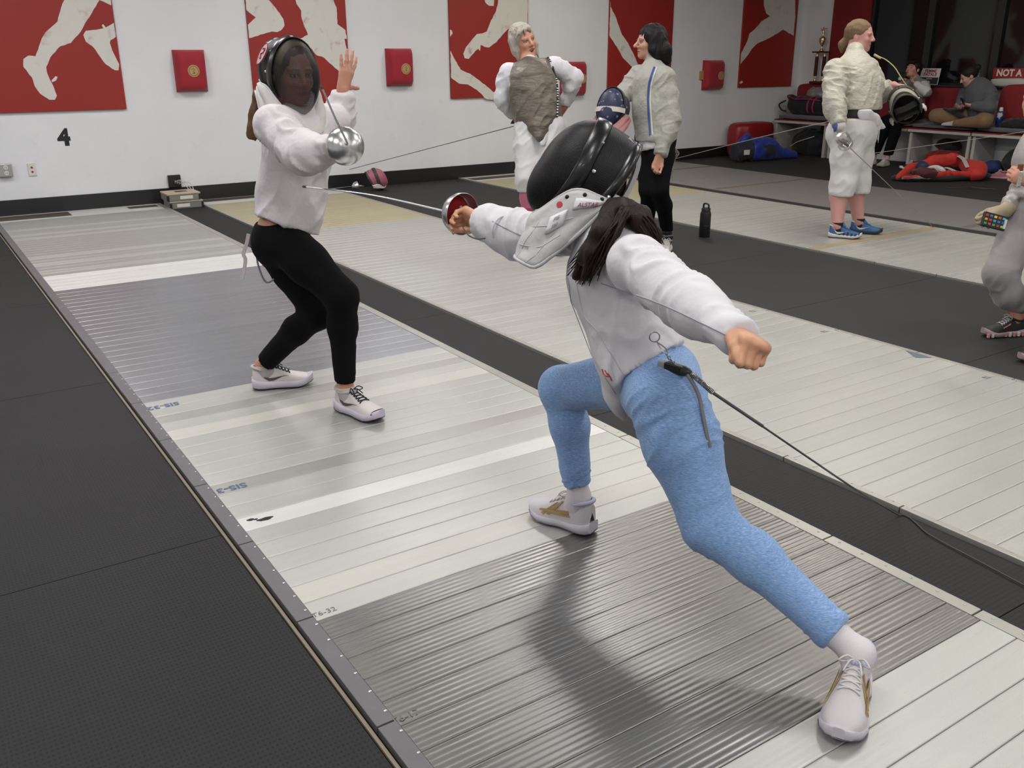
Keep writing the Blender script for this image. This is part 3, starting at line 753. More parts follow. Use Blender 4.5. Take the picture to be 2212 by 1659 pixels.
# ================================================================== building people
def colmat(name, rough=0.5, bump=0.05, bs=200, sss=0.0):
    t = NT(name); a = t.N.new('ShaderNodeVertexColor'); a.layer_name = 'Col'; t.l(a.outputs[0], t.b.inputs['Base Color']); t.set(Roughness=rough)
    v = t.coord(); t.bump(t.noise(v, bs, 2.0), bump, 0.002)
    if sss: t.b.inputs['Subsurface Weight'].default_value = sss; t.b.inputs['Subsurface Radius'].default_value = (0.01, 0.004, 0.002)
    return t.m
M_SKIN = colmat('skin', 0.48, 0.05, 260)
def cloth(name, c, rough=0.75, weave=900.0, wb=0.15, fold=0.35, fs=9.0, sheen=0.15, var=0.05, metal=0.0, bd=0.02, st=(1, 1, 1)):
    if name in MATS: return MATS[name]
    t = NT(name); v = t.coord(); c = srgb(c) if isinstance(c, str) else c
    n = t.noise(v, 5.0, 3.0); t.col(t.mix(n, tuple(x*(1-var) for x in c), tuple(min(1, x*(1+var)) for x in c)))
    h = t.math('ADD', t.math('MULTIPLY', t.noise(t.coord('Object', st), fs, 3.0, 0.55), fold), t.math('MULTIPLY', t.noise(v, weave, 1.0), wb*0.08))
    t.bump(h, 0.5, bd); t.set(Roughness=rough, Metallic=metal); t.b.inputs['Sheen Weight'].default_value = sheen
    MATS[name] = t.m; return t.m
M_JACKET = cloth('white_jacket', '#d6d3d6', 0.7, fold=0.55, fs=11, bd=0.035)
M_BREECH = cloth('white_breeches', '#d3d1d0', 0.7)
M_BLACKLEG = cloth('black_leggings', (0.0035, 0.0035, 0.004), 0.9, fold=0.1, sheen=0.0)
M_BLACKLEG.node_tree.nodes['Principled BSDF'].inputs['Specular IOR Level'].default_value = 0.15
M_SEAM = M('seam_grey', srgb('#a9a5ad'), 0.8)
def hairmat(name, c1, c2, rough=0.55):
    t = NT(name); v = t.coord('Object', (1, 1, 0.16)); n = t.noise(v, 130, 3.0, 0.6)
    t.col(t.mix(n, srgb(c1), srgb(c2))); t.set(Roughness=rough); t.b.inputs['Specular IOR Level'].default_value = 0.25; t.bump(n, 0.6, 0.006); return t.m

def folds(segs, base=0.0, bs=(9, 9, 9), seed=1.0):
    """cloth folds running across limbs; segs: (a, b, amplitude, folds per metre, reach)"""
    def f(V, N):
        d = base*ridge(V*np.asarray(bs, float)+seed) if base else np.zeros(len(V))
        for i, (a, b, amp, fq, reach) in enumerate(segs):
            a = np.asarray(a, float); b = np.asarray(b, float); L = np.linalg.norm(b-a); u = (b-a)/L
            t = (V-a)@u; q = V-a-t[:, None]*u; r = np.linalg.norm(q, axis=1)
            e1 = nrm(np.cross(u, (0.3, 0.5, 0.8))); e2 = np.cross(u, e1)
            w = np.clip((t+0.03)/0.05, 0, 1)*np.clip((L+0.03-t)/0.05, 0, 1)*np.clip((reach-r)/0.03, 0, 1)
            c1, c2 = q@e1, q@e2
            X = np.stack([t*fq*0.8+c1*11+c2*5, c1*10+i*3.1+seed+t*3, c2*10-t*4], 1)
            y = ridge(X); d = d+w*amp*(1.35*np.clip(y-0.25, 0, 1)**1.2+0.45*noise3(X*0.55+7)-0.1)
        return d
    return f
# ---- torso, limbs -------------------------------------------------------------
def leg(s, hip, knee, ank, r=(0.085, 0.058, 0.056, 0.038), back=(0, -1, 0), g=0.0, k=0.03, upto=1.0):
    hip, knee, ank = map(lambda x: np.asarray(x, float), (hip, knee, ank)); back = nrm(back)
    mid = lerp(hip, knee, 0.35); s.chain([hip, mid, knee], [r[0]*1.0+g, r[0]*0.93+g, r[1]+g], k)
    calf = lerp(knee, ank, 0.32)+back*r[2]*0.28
    e = lerp(knee, ank, upto)
    s.chain([knee, calf, e], [r[1]*0.97+g, r[2]+g, r[3]+g], k); return s
def arm(s, sh, el, wr, r=(0.05, 0.04, 0.026), g=0.0, k=0.025):
    sh, el, wr = map(lambda x: np.asarray(x, float), (sh, el, wr))
    s.chain([sh, lerp(sh, el, 0.4), el], [r[0]+g, r[0]*0.95+g, r[1]+g], k)
    s.chain([el, lerp(el, wr, 0.3), wr], [r[1]+g, r[1]*1.02+g, r[2]+g], k); return s
def torso(s, pel, wai, che, neck, dims, fp, fc, g=0.0, k=0.05):
    """dims: (pelvis half width, waist, chest, depth ratio)"""
    s.chain([pel, wai], [dims[0]+g, dims[1]+g], k, flat=fp, q=dims[3])
    s.chain([wai, che], [dims[1]+g, dims[2]+g], k, flat=fc, q=dims[3])
    s.cone(che, lerp(che, neck, 0.55), dims[2]+g, dims[2]*0.62+g, k, flat=fc, q=dims[3]*0.95); return s

# ---- hand -------------------------------------------------------------
def hand(s, wrist, d, n, side, curl=(0.3, 0.35, 0.4, 0.45), thumb=(0.5, 0.35), sc=1.0, spread=0.06, k=0.006):
    """d: wrist to knuckles, n: out of the palm, side: +1 if the thumb lies towards n x d"""
    d = nrm(d); n = np.asarray(n, float); n = nrm(n-d*(n@d)); t = np.cross(n, d)*side
    W = np.asarray(wrist, float); L = 0.085*sc
    kn = W+d*L
    s.chain([W-d*0.02, W+d*0.02*sc, kn-d*0.012*sc], [0.027*sc, 0.030*sc, 0.034*sc], 0.012, flat=n, q=0.50)
    s.cone(W+d*0.03*sc+t*0.012*sc, kn-d*0.008*sc+t*0.02*sc, 0.017*sc, 0.0135*sc, 0.012)
    s.cone(W+d*0.03*sc-t*0.012*sc, kn-d*0.012*sc-t*0.026*sc, 0.016*sc, 0.012*sc, 0.012)
    tips = []
    for i in range(4):
        off = (1.5-i)*0.0195*sc; base = kn+t*off-d*(0.0, -0.004, 0.0, 0.010)[i]*sc
        ln = np.array([(0.040, 0.026, 0.022), (0.045, 0.029, 0.024), (0.042, 0.027, 0.023), (0.032, 0.020, 0.019)][i])*sc
        rd = np.array([0.0098, 0.0090, 0.0082, 0.0072])*sc*(0.9 if i == 3 else 1)
        a = 0.0; p = base; dd = d+t*spread*(1.5-i); pts = [base-d*0.015*sc, base]; rr = [rd[0], rd[0]]
        for j in range(3):
            a += curl[i]*(1.0, 1.15, 0.75)[j]
            dv = nrm(nrm(dd)*math.cos(a)+n*math.sin(a)); p = p+dv*ln[j]; pts.append(p); rr.append(rd[j+1])
        s.chain(pts, rr, k); tips.append(p)
    b = W+d*0.022*sc+t*0.026*sc+n*0.006*sc
    d1 = nrm(d*math.cos(thumb[0])+t*math.sin(thumb[0])+n*0.35); m = b+d1*0.042*sc
    d2 = nrm(d*math.cos(thumb[0]-thumb[1])+t*math.sin(thumb[0]-thumb[1])+n*(0.35+0.8*thumb[1])); e = m+d2*0.030*sc; e2 = e+nrm(d2+n*0.3*thumb[1])*0.022*sc
    s.chain([b, m, e, e2], [0.0155*sc, 0.0115*sc, 0.0102*sc, 0.0085*sc], 0.008)
    return kn, tips

# ---- head -------------------------------------------------------------
def head(s, fr, sc=1.0, neck=None, nr=0.05, smile=0.0, open_=0.0, nose=1.0, full=0.0):
    E = lambda c, r, k=0.015, op='u': s.ell(np.array(c)*sc, np.array(r)*sc, k*sc, op, fr)
    E((-0.014, 0, 0.034), (0.100, 0.078, 0.086), 0.03)
    E((0.022, 0, -0.024), (0.070, 0.062+0.012*full, 0.090), 0.03)
    E((0.030, 0, -0.074), (0.052, 0.051+0.016*full, 0.042+0.01*full), 0.025)
    E((0.068, 0, -0.098), (0.020, 0.022, 0.018), 0.02)
    for y in (-1, 1):
        E((0.058, y*0.036, -0.028), (0.027, 0.023, 0.024), 0.02)
        E((0.096, y*0.031, 0.002), (0.017, 0.019, 0.012), 0.012, 's')
        E((0.0735, y*0.031, 0.002), (0.0145, 0.0150, 0.0135), 0.003)
        E((0.079, y*0.031, 0.0115), (0.011, 0.018, 0.0045), 0.004)
        E((0.080, y*0.030, 0.021), (0.014, 0.024, 0.006), 0.012)
        E((-0.012, y*0.079, -0.006), (0.021, 0.010, 0.033), 0.008)
        E((-0.002, y*0.087, -0.002), (0.008, 0.005, 0.016), 0.004, 's')
        E((0.0965, y*0.0115, -0.034), (0.011, 0.0085, 0.008), 0.006)
    s.cone(fr.w(np.array((0.086, 0, 0.014))*sc), fr.w(np.array((0.090+0.020*nose, 0, -0.028))*sc), 0.0085*sc, 0.0125*sc, 0.010*sc)
    w = 0.023+0.008*smile
    E((0.0825, 0, -0.0605), (0.014, w, 0.0055), 0.006)
    E((0.0805, 0, -0.0725-0.012*open_), (0.013, w*0.85, 0.0065), 0.006)
    if open_: E((0.092, 0, -0.0685-0.004*open_), (0.014, w*0.75, 0.0045+0.006*open_), 0.003, 's')
    else: E((0.097, 0, -0.0665), (0.010, w*0.9, 0.0012), 0.003, 's')
    if neck is not None: s.cone(fr.w(np.array((-0.022, 0, -0.055))*sc), neck, nr, nr*1.12, 0.03)
    return s
def face_paint(V, C, fr, sc=1.0, eye='#3a2a20', brow='#3a2c22', lip='#b0645c', smile=0.0, open_=0.0, gaze=(0, 0), teeth=False, blush=0.5, closed=False):
    L = fr.l(V)/sc; x, y, z = L.T; ay = np.abs(y); on = (x > 0.02) & (ay < 0.09) & (np.abs(z) < 0.15)
    def blend(mask, c): 
        c = np.array(srgb(c)); m = np.clip(mask, 0, 1)[:, None]; C[:] = C*(1-m)+c*m
    def soft(d, r, e): return np.clip((r-d)/e+0.5, 0, 1)*on
    blend(soft(np.hypot((ay-0.038)/1.2, z+0.03), 0.018, 0.02)*0.25*blush*(x > 0.04), '#c2564a')
    blend(soft(np.hypot((y)/1.2, z+0.03), 0.011, 0.01)*0.2*blush*(x > 0.08), '#c2564a')
    bz = 0.0245-((ay-0.03)/0.03)**2*0.006
    blend(soft(np.hypot((ay-0.031)/5.5, z-bz), 0.0040, 0.003)*(x > 0.05)*0.85, brow)
    w = 0.024+0.008*smile; lz = -0.0665-0.006*open_+(ay/w)**2*0.010*smile
    blend(soft(np.hypot(y/2.9, (z-lz)/(1+0.9*open_)), 0.0085, 0.003)*(x > 0.06), lip)
    if open_: blend(soft(np.hypot(y/2.2, (z-lz)/(0.7+0.7*open_)), 0.0065, 0.002)*(x > 0.055), '#3a1514')
    if teeth: blend(soft(np.hypot(y/3.6, z-lz-0.0045), 0.0036, 0.002)*(x > 0.06), '#d8cfc4')
    ez = z-0.0015; er = np.hypot((ay-0.031)/1.75, ez)
    blend(soft(er, 0.0085, 0.002)*(x > 0.06), '#5a4038' if closed else '#3a2a24')
    if not closed:
        blend(soft(er, 0.0062, 0.0015)*(x > 0.06), '#d8d0c8')
        ir = np.hypot(ay-0.031-gaze[0]*np.sign(y), ez-gaze[1]); blend(soft(ir, 0.0055, 0.002)*(x > 0.06), eye)
    return C
def skin_paint(base='#c99a80', heads=()):
    b = np.array(srgb(base))
    def f(V):
        C = np.tile(b, (len(V), 1))*(1+0.05*noise3(V*14)[:, None])
        for (fr, sc, kw) in heads: face_paint(V, C, fr, sc, **kw)
        return C
    return f
def box_around(c, r): c = np.asarray(c); return c-r, c+r

# ---- shoes -------------------------------------------------------------
def shoe(parent, fr, L, mats, h=1.0, laces=True, stripes=None, wid=1.0, solec=None, rocker=0.0, sole_h=0.032):
    """fr origin = ground under the heel, x = toe direction. mats: dict(upper, sole, lace, lining, accent)"""
    n = 25; m = 20; k = L/0.27
    def halfw(u, side):
        pts = [(0, 0.020), (0.06, 0.030), (0.2, 0.034), (0.42, 0.034), (0.62, 0.044), (0.75, 0.047), (0.88, 0.040), (0.96, 0.026), (1.0, 0.010)]
        w = np.interp(u, [p[0] for p in pts], [p[1] for p in pts]); 
        return w*k*wid*(1.06 if (side > 0 and 0.5 < u < 0.9) else 1.0)
    def top(u):
        pts = [(0, 0.094), (0.05, 0.106), (0.14, 0.100), (0.28, 0.096), (0.37, 0.103), (0.5, 0.088), (0.64, 0.069), (0.78, 0.058), (0.9, 0.051), (0.97, 0.040), (1.0, 0.028)]
        return np.interp(u, [p[0] for p in pts], [p[1] for p in pts])*k*h
    def lift(u): return (0.022*max(0, (u-0.72)/0.28)**2+0.008*max(0, (0.12-u)/0.12)**2)*k+rocker*max(0, 0.5-u)
    us = 0.5-0.5*np.cos(np.linspace(0, math.pi, n)); sh = sole_h*k
    U = np.zeros((n, m, 3)); O = np.zeros((n, 16, 3))
    def surf(u, a):                      # a in [0, pi], right to left over the top
        ca, sa = math.cos(a), math.sin(a); wl = halfw(u, ca)
        y = np.sign(ca)*abs(ca)**0.62*wl; zb = lift(u)+sh*0.7; z = zb+abs(sa)**0.75*max(top(u)-zb, 0.004)
        yin = 1-np.interp(u, [0.0, 0.3, 0.42, 0.62, 0.75], [0.06, 0.08, 0.26, 0.26, 0.11])*min(1, max(0, (z-zb)/(0.09*k)))
        return V3((u-0.03)*L, y*yin, z)
    for i, u in enumerate(us):
        for j in range(m): U[i, j] = surf(u, math.pi*j/(m-1))
    b = MB(); b.grid(fr.w(U.reshape(-1, 3)).reshape(U.shape)); b.add([fr.w(U[0].mean(0))]+list(fr.w(U[0])), [[0, j+2, j+1] for j in range(m-1)]); b.add([fr.w(U[-1].mean(0))]+list(fr.w(U[-1])), [[0, j+1, j+2] for j in range(m-1)])
    root = fixn(b.build('shoe', mats['upper'], parent, smooth=True))
    # collar opening: dark padded lining ring
    cu = 0.19; c = fr.w((( cu-0.03)*L, 0, top(0.15)-0.004))
    ring = [fr.w(((cu-0.03)*L+0.052*k*math.cos(t), 0.0325*k*wid*math.sin(t), np.interp(math.cos(t), [-1, 0.1, 1], [0.108, 0.094, 0.104])*k*h)) for t in np.linspace(0, 6.2832, 21)]
    MB().tube(ring, 0.0075*k, 8).build('collar', mats.get('lining', mats['upper']), root, smooth=True)
    # sole
    for i, u in enumerate(us):
        for j in range(16):
            t = 2*math.pi*j/16; ca, sa = math.cos(t), math.sin(t); e = (0.0035+0.003*(u < 0.2))*k
            w = halfw(u, ca)+e; y = np.sign(ca)*abs(ca)**0.5*w; z = lift(u)+(sh*(0.5+0.5*np.sign(sa)*abs(sa)**0.35))
            z += (0.010*k*(u < 0.3)*(1-u/0.3) if sa > 0 else 0)
            O[i, j] = ((u-0.03)*L*(1.0)+(-e if u < 0.05 else e if u > 0.95 else 0), y, z)
    b = MB(); b.grid(fr.w(O.reshape(-1, 3)).reshape(O.shape), wrap=True); b.add(fr.w(O[0]), [list(range(16))]); b.add(fr.w(O[-1]), [list(range(16))[::-1]])
    fixn(b.build('sole', mats['sole'], root, smooth=True))
    if mats.get('outsole') is not None:
        b = MB(); Q = O.copy(); Q[:, :, 2] = np.minimum(Q[:, :, 2], np.array([lift(u) for u in us])[:, None]+0.006*k); Q[:, :, 1] *= 1.015; Q[:, :, 2] -= 0.0015
        b.grid(fr.w(Q.reshape(-1, 3)).reshape(O.shape), wrap=True); b.add(fr.w(Q[0]), [list(range(16))]); b.add(fr.w(Q[-1]), [list(range(16))[::-1]]); fixn(b.build('outsole', mats['outsole'], root, smooth=True))
    if mats.get('toe') is not None:
        b = MB(); T = np.zeros((7, m, 3))
        for i, u in enumerate(np.linspace(0.90, 0.995, 7)):
            for j in range(m):
                p = surf(u, math.pi*j/(m-1)); T[i, j] = p*V3(1, 1.03, 1)+V3(0.003, 0, 0.0012)
        b.grid(fr.w(T.reshape(-1, 3)).reshape(T.shape)); fixn(b.build('toe_cap', mats['toe'], root, smooth=True))
    if laces:
        lc = MB()
        for q in range(5):
            u0 = 0.36+0.055*q; a0, a1 = math.pi/2-0.50, math.pi/2+0.50; u1 = u0+0.045
            for (ua, ub) in ((u0, u1), (u1, u0)):
                pts = [surf(lerp(ua, ub, t), lerp(a0, a1, t))+V3(0, 0, 0.0035*k) for t in np.linspace(0, 1, 7)]
                lc.tube(fr.w(np.array(pts)), 0.0026*k, 5)
        top_c = surf(0.36, math.pi/2)+V3(0, 0, 0.005)
        for sg in (-1, 1):
            lp = [top_c, top_c+V3(0.012, sg*0.020, 0.016)*k, top_c+V3(0.024, sg*0.036, 0.006)*k, top_c+V3(0.012, sg*0.026, -0.003)*k, top_c]
            lc.tube(fr.w(spline(lp, 20)), 0.0024*k, 5)
            lp = [top_c, top_c+V3(0.016, sg*0.012, 0.006)*k, top_c+V3(0.040, sg*0.022, -0.012)*k]
            lc.tube(fr.w(spline(lp, 12)), 0.0024*k, 5)
        lc.build('laces', mats['lace'], root, smooth=True)
        tg = MB(); G = np.zeros((8, 5, 3))
        for i, u in enumerate(np.linspace(0.33, 0.60, 8)):
            for j, a in enumerate(np.linspace(math.pi/2-0.35, math.pi/2+0.35, 5)): G[i, j] = surf(u, a)+V3(0, 0, 0.0012+(0.012*k if i == 0 else 0))
        tg.grid(fr.w(G.reshape(-1, 3)).reshape(G.shape)); fixn(tg.build('tongue', mats.get('tongue', mats['upper']), root, smooth=True))
    for (poly, mt, nm) in (stripes or ()):
        for sg in (-1, 1):
            P = []
            for (u, a) in poly: 
                p = surf(u, math.pi/2-sg*(math.pi/2-a)); P.append(p+V3(0, sg*0.0022, 0.001))
            bm = bmesh.new(); vs = [bm.verts.new(fr.w(p)) for p in P]; bm.faces.new(vs); bmesh.ops.triangulate(bm, faces=bm.faces[:], ngon_method='EAR_CLIP'); bm.verts.index_update()
            V = np.array([v.co[:] for v in bm.verts]); F = [[v.index for v in f.verts] for f in bm.faces]; bm.free()
            solid(mk(nm, V, F, mt, root), 0.0015)
    return root
SWOOSH = [(0.16, 0.62), (0.20, 0.42), (0.28, 0.30), (0.36, 0.27), (0.44, 0.36), (0.52, 0.52), (0.60, 0.72), (0.50, 0.44), (0.42, 0.22), (0.34, 0.12), (0.26, 0.13), (0.19, 0.30)]
SLASH = [[(0.40, 0.9), (0.43, 0.95), (0.62, 0.25), (0.58, 0.18)], [(0.48, 0.9), (0.51, 0.92), (0.70, 0.28), (0.66, 0.2)], [(0.28, 0.35), (0.30, 0.5), (0.72, 0.62), (0.74, 0.5)], [(0.26, 0.25), (0.28, 0.32), (0.60, 0.42), (0.60, 0.32)]]

# ---- epee -------------------------------------------------------------
M_BLADE = M('blade_steel', (0.42, 0.42, 0.43), 0.3, 0.9); M_BELL = M('bell_aluminium', (0.62, 0.62, 0.62), 0.28, 0.95, var=0.15, vs=30, bump=0.15, bs=25); M_BELLIN = M('bell_inside', (0.28, 0.25, 0.25), 0.4, 0.8)
M_GRIP = M('pistol_grip', (0.30, 0.28, 0.26), 0.45, 0.5); M_FELT = M('red_felt', srgb('#8e0e14'), 0.9); M_TIP = M('blade_tip', (0.10, 0.03, 0.03), 0.5)
def sword(name, label, guard, dirv, tip, up=(0, 0, 1), R=0.0675, sag=0.0, felt=None, thick=1.0, bell=None, bent=None):
    guard = np.asarray(guard, float); tip = np.asarray(tip, float); fr = Fr(guard, dirv, up)
    r = empty(name, guard-fr.x*0.02); tag(r, label, 'sword')
    prof = [(0.038, 0.012), (0.036, 0.022), (0.028, 0.042), (0.014, 0.058), (-0.006, 0.0665), (-0.022, 0.0675), (-0.0225, 0.0660), (-0.007, 0.0645), (0.012, 0.056), (0.026, 0.040), (0.0345, 0.010)]
    prof = [(x, q*R/0.0675) for x, q in prof]
    g = autosmooth(fixn(MB().lathe(prof[:6]+prof[5:], fr, 40).build('guard', bell or M_BELL, r)), 0.9)
    if felt is not None: fixn(MB().lathe([(0.020, 0.048), (0.012, 0.052), (0.010, 0.012), (0.020, 0.010)], fr, 28).build('felt_pad', felt, g))
    fixn(MB().lathe([(0.034, 0.017), (0.0405, 0.016), (0.042, 0.010)], fr, 20).build('washer', M('washer_white', (0.7, 0.7, 0.7), 0.35, 0.4), g))
    st = fr.w((0.038, 0, 0)); pts = [st]
    mid = lerp(st, tip, 0.5)+V3(0, 0, sag); pts = spline([st, st+fr.x*0.04, mid, tip], 40)
    rad = np.interp(np.linspace(0, 1, len(pts)), [0, 0.3, 1], [0.0052*thick, 0.0038*thick, 0.0022*thick])
    bl = MB().tube(pts, rad, 6).build('blade', M_BLADE, r, smooth=False)
    MB().tube([tip-nrm(pts[-1]-pts[-2])*0.02, tip], 0.0042*thick, 8).build('point', M_TIP, bl)
    gp = MB(); gp.tube([fr.w((0.03, 0, 0)), fr.w((-0.02, 0, -0.002)), fr.w((-0.06, 0, -0.006)), fr.w((-0.10, 0, -0.012))], [0.010, 0.012, 0.012, 0.009], 10)
    gp.tube([fr.w((-0.03, 0, 0)), fr.w((-0.045, 0.0, -0.028))], [0.008, 0.006], 8); gp.tube([fr.w((-0.02, 0, 0.004)), fr.w((-0.01, 0, 0.024))], [0.008, 0.006], 8)
    gp.build('grip', M_GRIP, r, smooth=True)
    return r, fr
# ================================================================== fencing mask
def wire_mat(name, pitch, wire, c=(0.012, 0.012, 0.013), w2=None, gap=0.0):
    t = NT(name); uv = t.N.new('ShaderNodeUVMap').outputs[0]; sx = t.N.new('ShaderNodeSeparateXYZ'); t.l(uv, sx.inputs[0]); ms = []
    for a in (0, 1): f = t.math('FRACT', t.math('DIVIDE', sx.outputs[a], pitch)); ms.append((t.math('LESS_THAN', f, wire if (a == 0 or w2 is None) else w2), f))
    w0 = t.math('MAXIMUM', ms[0][0], ms[1][0]); w = t.math('MAXIMUM', w0, gap); t.col(t.mix(w0, tuple(x*0.25 for x in c), tuple(x*1.6 for x in c))); t.set(Roughness=0.45, Metallic=0.2); t.b.inputs['Specular IOR Level'].default_value = 0.35
    tr = t.N.new('ShaderNodeBsdfTransparent'); mx = t.N.new('ShaderNodeMixShader'); t.l(w, mx.inputs[0]); t.l(tr.outputs[0], mx.inputs[1]); t.l(t.b.outputs[0], mx.inputs[2]); t.l(mx.outputs[0], t.out.inputs[0])
    t.bump(t.math('PINGPONG', ms[1][1], wire/2), 0.4, 0.002); return t.m
M_WIRE = wire_mat('mask_mesh', 0.0046, 0.40, (0.0035, 0.0035, 0.0035), 0.55, 0.85); M_WIRE_SIDE = wire_mat('mask_side_mesh', 0.0052, 0.45, (0.005, 0.005, 0.0055), 0.60, 0.85); M_WIRE_FINE = wire_mat('mask_fine_mesh', 0.0024, 0.40, (0.006, 0.006, 0.007))
M_BAND = M('mask_band', (0.006, 0.0062, 0.007), 0.3, 0.0, coat=0.15); M_BIB = cloth('mask_bib', '#bfbdbd', 0.5, fold=0.5, fs=16); M_PADIN = M('mask_padding', srgb('#8a7a3c'), 0.9); M_SNAP = M('snap_black', (0.02, 0.02, 0.02), 0.3, 0.4); M_RIVET = M('rivet', (0.75, 0.75, 0.72), 0.2, 0.9)
def uvgrid(name, P, UV, mat, parent, smooth=True):
    a, b = P.shape[:2]; F = np.array([[i*b+j, i*b+j+1, (i+1)*b+j+1, (i+1)*b+j] for i in range(a-1) for j in range(b-1)])
    o = mk(name, P.reshape(-1, 3), F, mat, parent, None, smooth); u = o.data.uv_layers.new(name='UVMap')
    u.data.foreach_set('uv', UV.reshape(-1, 2)[F.ravel()].astype(np.float32).ravel()); return o
def rimpt(th, e=0.0):
    cz = math.cos(th); z = -0.012+(0.152+e)*cz; y = (0.104+e)*math.sin(th)*(1-0.24*max(0, -cz)**2); x = 0.012+0.040*max(0, -cz)**1.5-0.012*max(0, cz)
    return V3(x, y, z)
def fmask(parent, fr, name='fencing_mask', sc=1.0, bib=M_BIB, wire=M_WIRE, side=M_WIRE_SIDE, band=M_BAND, pad=M_PADIN, depth=0.125, bibdrop=0.20, tongue=True, root_tag=None, marks=True, side_back=-0.115, bib_flare=0.05, hang=0.0, pad_back=0.8):
    W = lambda p: fr.w(np.asarray(p)*sc)
    r = empty(name, W((0, 0, -0.15)), parent)
    n, m = 49, 15; th = np.linspace(0, 2*math.pi, n); P = np.zeros((n, m, 3)); UV = np.zeros((n, m, 2))
    for i, t in enumerate(th):
        b = rimpt(t)
        for j, s_ in enumerate(np.linspace(0, 1, m)):
            ph = s_*math.pi/2; rho = math.cos(ph)**0.80; c = V3(0.022, 0, -0.020); q = c+(b-c)*rho; q[0] = b[0]*rho+0.02*(1-rho)+depth*math.sin(ph)**1.05
            P[i, j] = q; UV[i, j] = (t*0.13, s_*0.21)
    # planar uv from the front so that the wires run straight
    UV[:, :, 0] = P[:, :, 1]*1.25; UV[:, :, 1] = P[:, :, 2]
    fixn(uvgrid('face_mesh', W(P.reshape(-1, 3)).reshape(P.shape), UV, wire, r))
    # side and crown mesh behind the rim
    a0 = 2.02; ths = np.linspace(-a0, a0, 41); k = 9; P = np.zeros((41, k, 3)); UV = np.zeros((41, k, 2)); rear = []
    for i, t in enumerate(ths):
        b = rimpt(t, 0.0)
        xe = side_back*(1-0.35*(abs(t)/a0)**3)
        for j, s_ in enumerate(np.linspace(0, 1, k)):
            q = b.copy(); q[0] = b[0]*(1-s_)+xe*s_; q[1] *= 1+0.01*s_-0.06*s_*s_; q[2] = b[2]-0.018*s_*s_*max(0, math.cos(t)); P[i, j] = q; UV[i, j] = (t*0.125, q[0])
        rear.append(P[i, -1])
    fixn(uvgrid('side_mesh', W(P.reshape(-1, 3)).reshape(P.shape), UV, side, r))
    # bands
    B = MB(); w = 0.044
    G = np.zeros((n, 5, 3))
    for i, t in enumerate(th):
        b = rimpt(t, 0.004); nn = nrm(V3(0, b[1], b[2]+0.02))
        for j, (dx, dr) in enumerate(((w*0.5, -0.0015), (w*0.42, 0.0022), (0, 0.0030), (-w*0.42, 0.0022), (-w*0.5, -0.0015))): G[i, j] = b+V3(dx, 0, 0)+nn*dr
    B.grid(W(G.reshape(-1, 3)).reshape(G.shape)); solid(fixn(B.build('rim_band', band, r, smooth=True)), 0.002)
    B = MB(); rear = np.array(rear); G = np.zeros((len(rear), 4, 3))
    for i, q in enumerate(rear):
        nn = nrm(V3(0, q[1], q[2]+0.02))
        for j, (dx, dr) in enumerate(((0.024, 0.002), (0.010, 0.004), (-0.004, 0.004), (-0.006, -0.004))): G[i, j] = q+V3(dx, 0, 0)+nn*dr
    B.grid(W(G.reshape(-1, 3)).reshape(G.shape)); solid(fixn(B.build('rear_band', band, r, smooth=True)), 0.002)
    # rivets
    for t, x in ((0.9, -0.012), (-0.9, -0.012), (1.45, -0.02), (-1.45, -0.02), (1.75, -0.085), (-1.75, -0.085)):
        b = rimpt(t, 0.003); fixn(MB().lathe([(0, 0.006*sc), (0.003, 0.005*sc), (0.005, 0)], Fr(W((x, b[1], b[2])), fr.d(nrm(V3(0, b[1], b[2]+0.02)))), 12).build('rivet', M_RIVET, r))
    # padding inside the crown
    P = np.zeros((17, 8, 3))
    for i, t in enumerate(np.linspace(-1.15, 1.15, 17)):
        b = rimpt(t, -0.008)
        for j, s_ in enumerate(np.linspace(-pad_back, 0.55, 8)):
            if s_ < 0: q = V3(b[0]*(1+s_)+side_back*0.9*(-s_), b[1], b[2])
            else:
                ph = s_*math.pi/2*0.62; rho = math.cos(ph)**0.8; q = V3(0.022, 0, -0.02)+(b-V3(0.022, 0, -0.02))*rho; q[0] = b[0]*rho+0.02*(1-rho)+(depth-0.008)*math.sin(ph)**1.05
            P[i, j] = q
    B = MB(); B.grid(W(P.reshape(-1, 3)).reshape(P.shape)); solid(fixn(B.build('crown_padding', pad, r, smooth=True)), 0.004)
    # bib
    a1 = 2.02; nb, kb = 45, 14; P = np.zeros((nb, kb, 3)); gl = lerp((0, 0, -1), fr.R@np.array([0, 0, -1.0]), hang); gl = nrm(gl)
    def bibpt(ps, v):
        s2 = min(1, max(0, (abs(ps)-0.25)/1.35)); s2 = s2*s2*(3-2*s2); e2 = min(1, max(0, (abs(ps)-0.95)/1.07)); e2 = e2**1.3
        zt = -0.152+0.105*s2; zb = lerp(-0.09-bibdrop, zt-0.03, e2); fl = bib_flare*v
        x = 0.088*math.cos(ps)-0.012-0.045*max(0, abs(ps)-1.3)+(fl*1.1)*(1-0.6*e2); y = (0.110+fl*0.5)*math.sin(ps)
        if abs(ps) < 0.7: x = min(x, 0.075+0.065*v)
        dl_ = (zt-zb)*v; x += gl[0]*dl_; y += gl[1]*dl_*0.6; z = zt+gl[2]*dl_; q = 0.010*(abs(math.sin(v*6.5+abs(ps)*2.0))**0.5)*(0.45+0.55*abs(math.cos(ps*4.3-v*3))**0.5); nn = V3(math.cos(ps), math.sin(ps), 0)
        return V3(x, y, z)+nn*(q*min(1, v*6)+0.004)
    for i, ps in enumerate(np.linspace(-a1, a1, nb)):
        for j, v in enumerate(np.linspace(0, 1, kb)): P[i, j] = bibpt(ps, v)
    B = MB(); B.grid(W(P.reshape(-1, 3)).reshape(P.shape)); bo = solid(fixn(B.build('bib', bib, r, smooth=True)), 0.007)
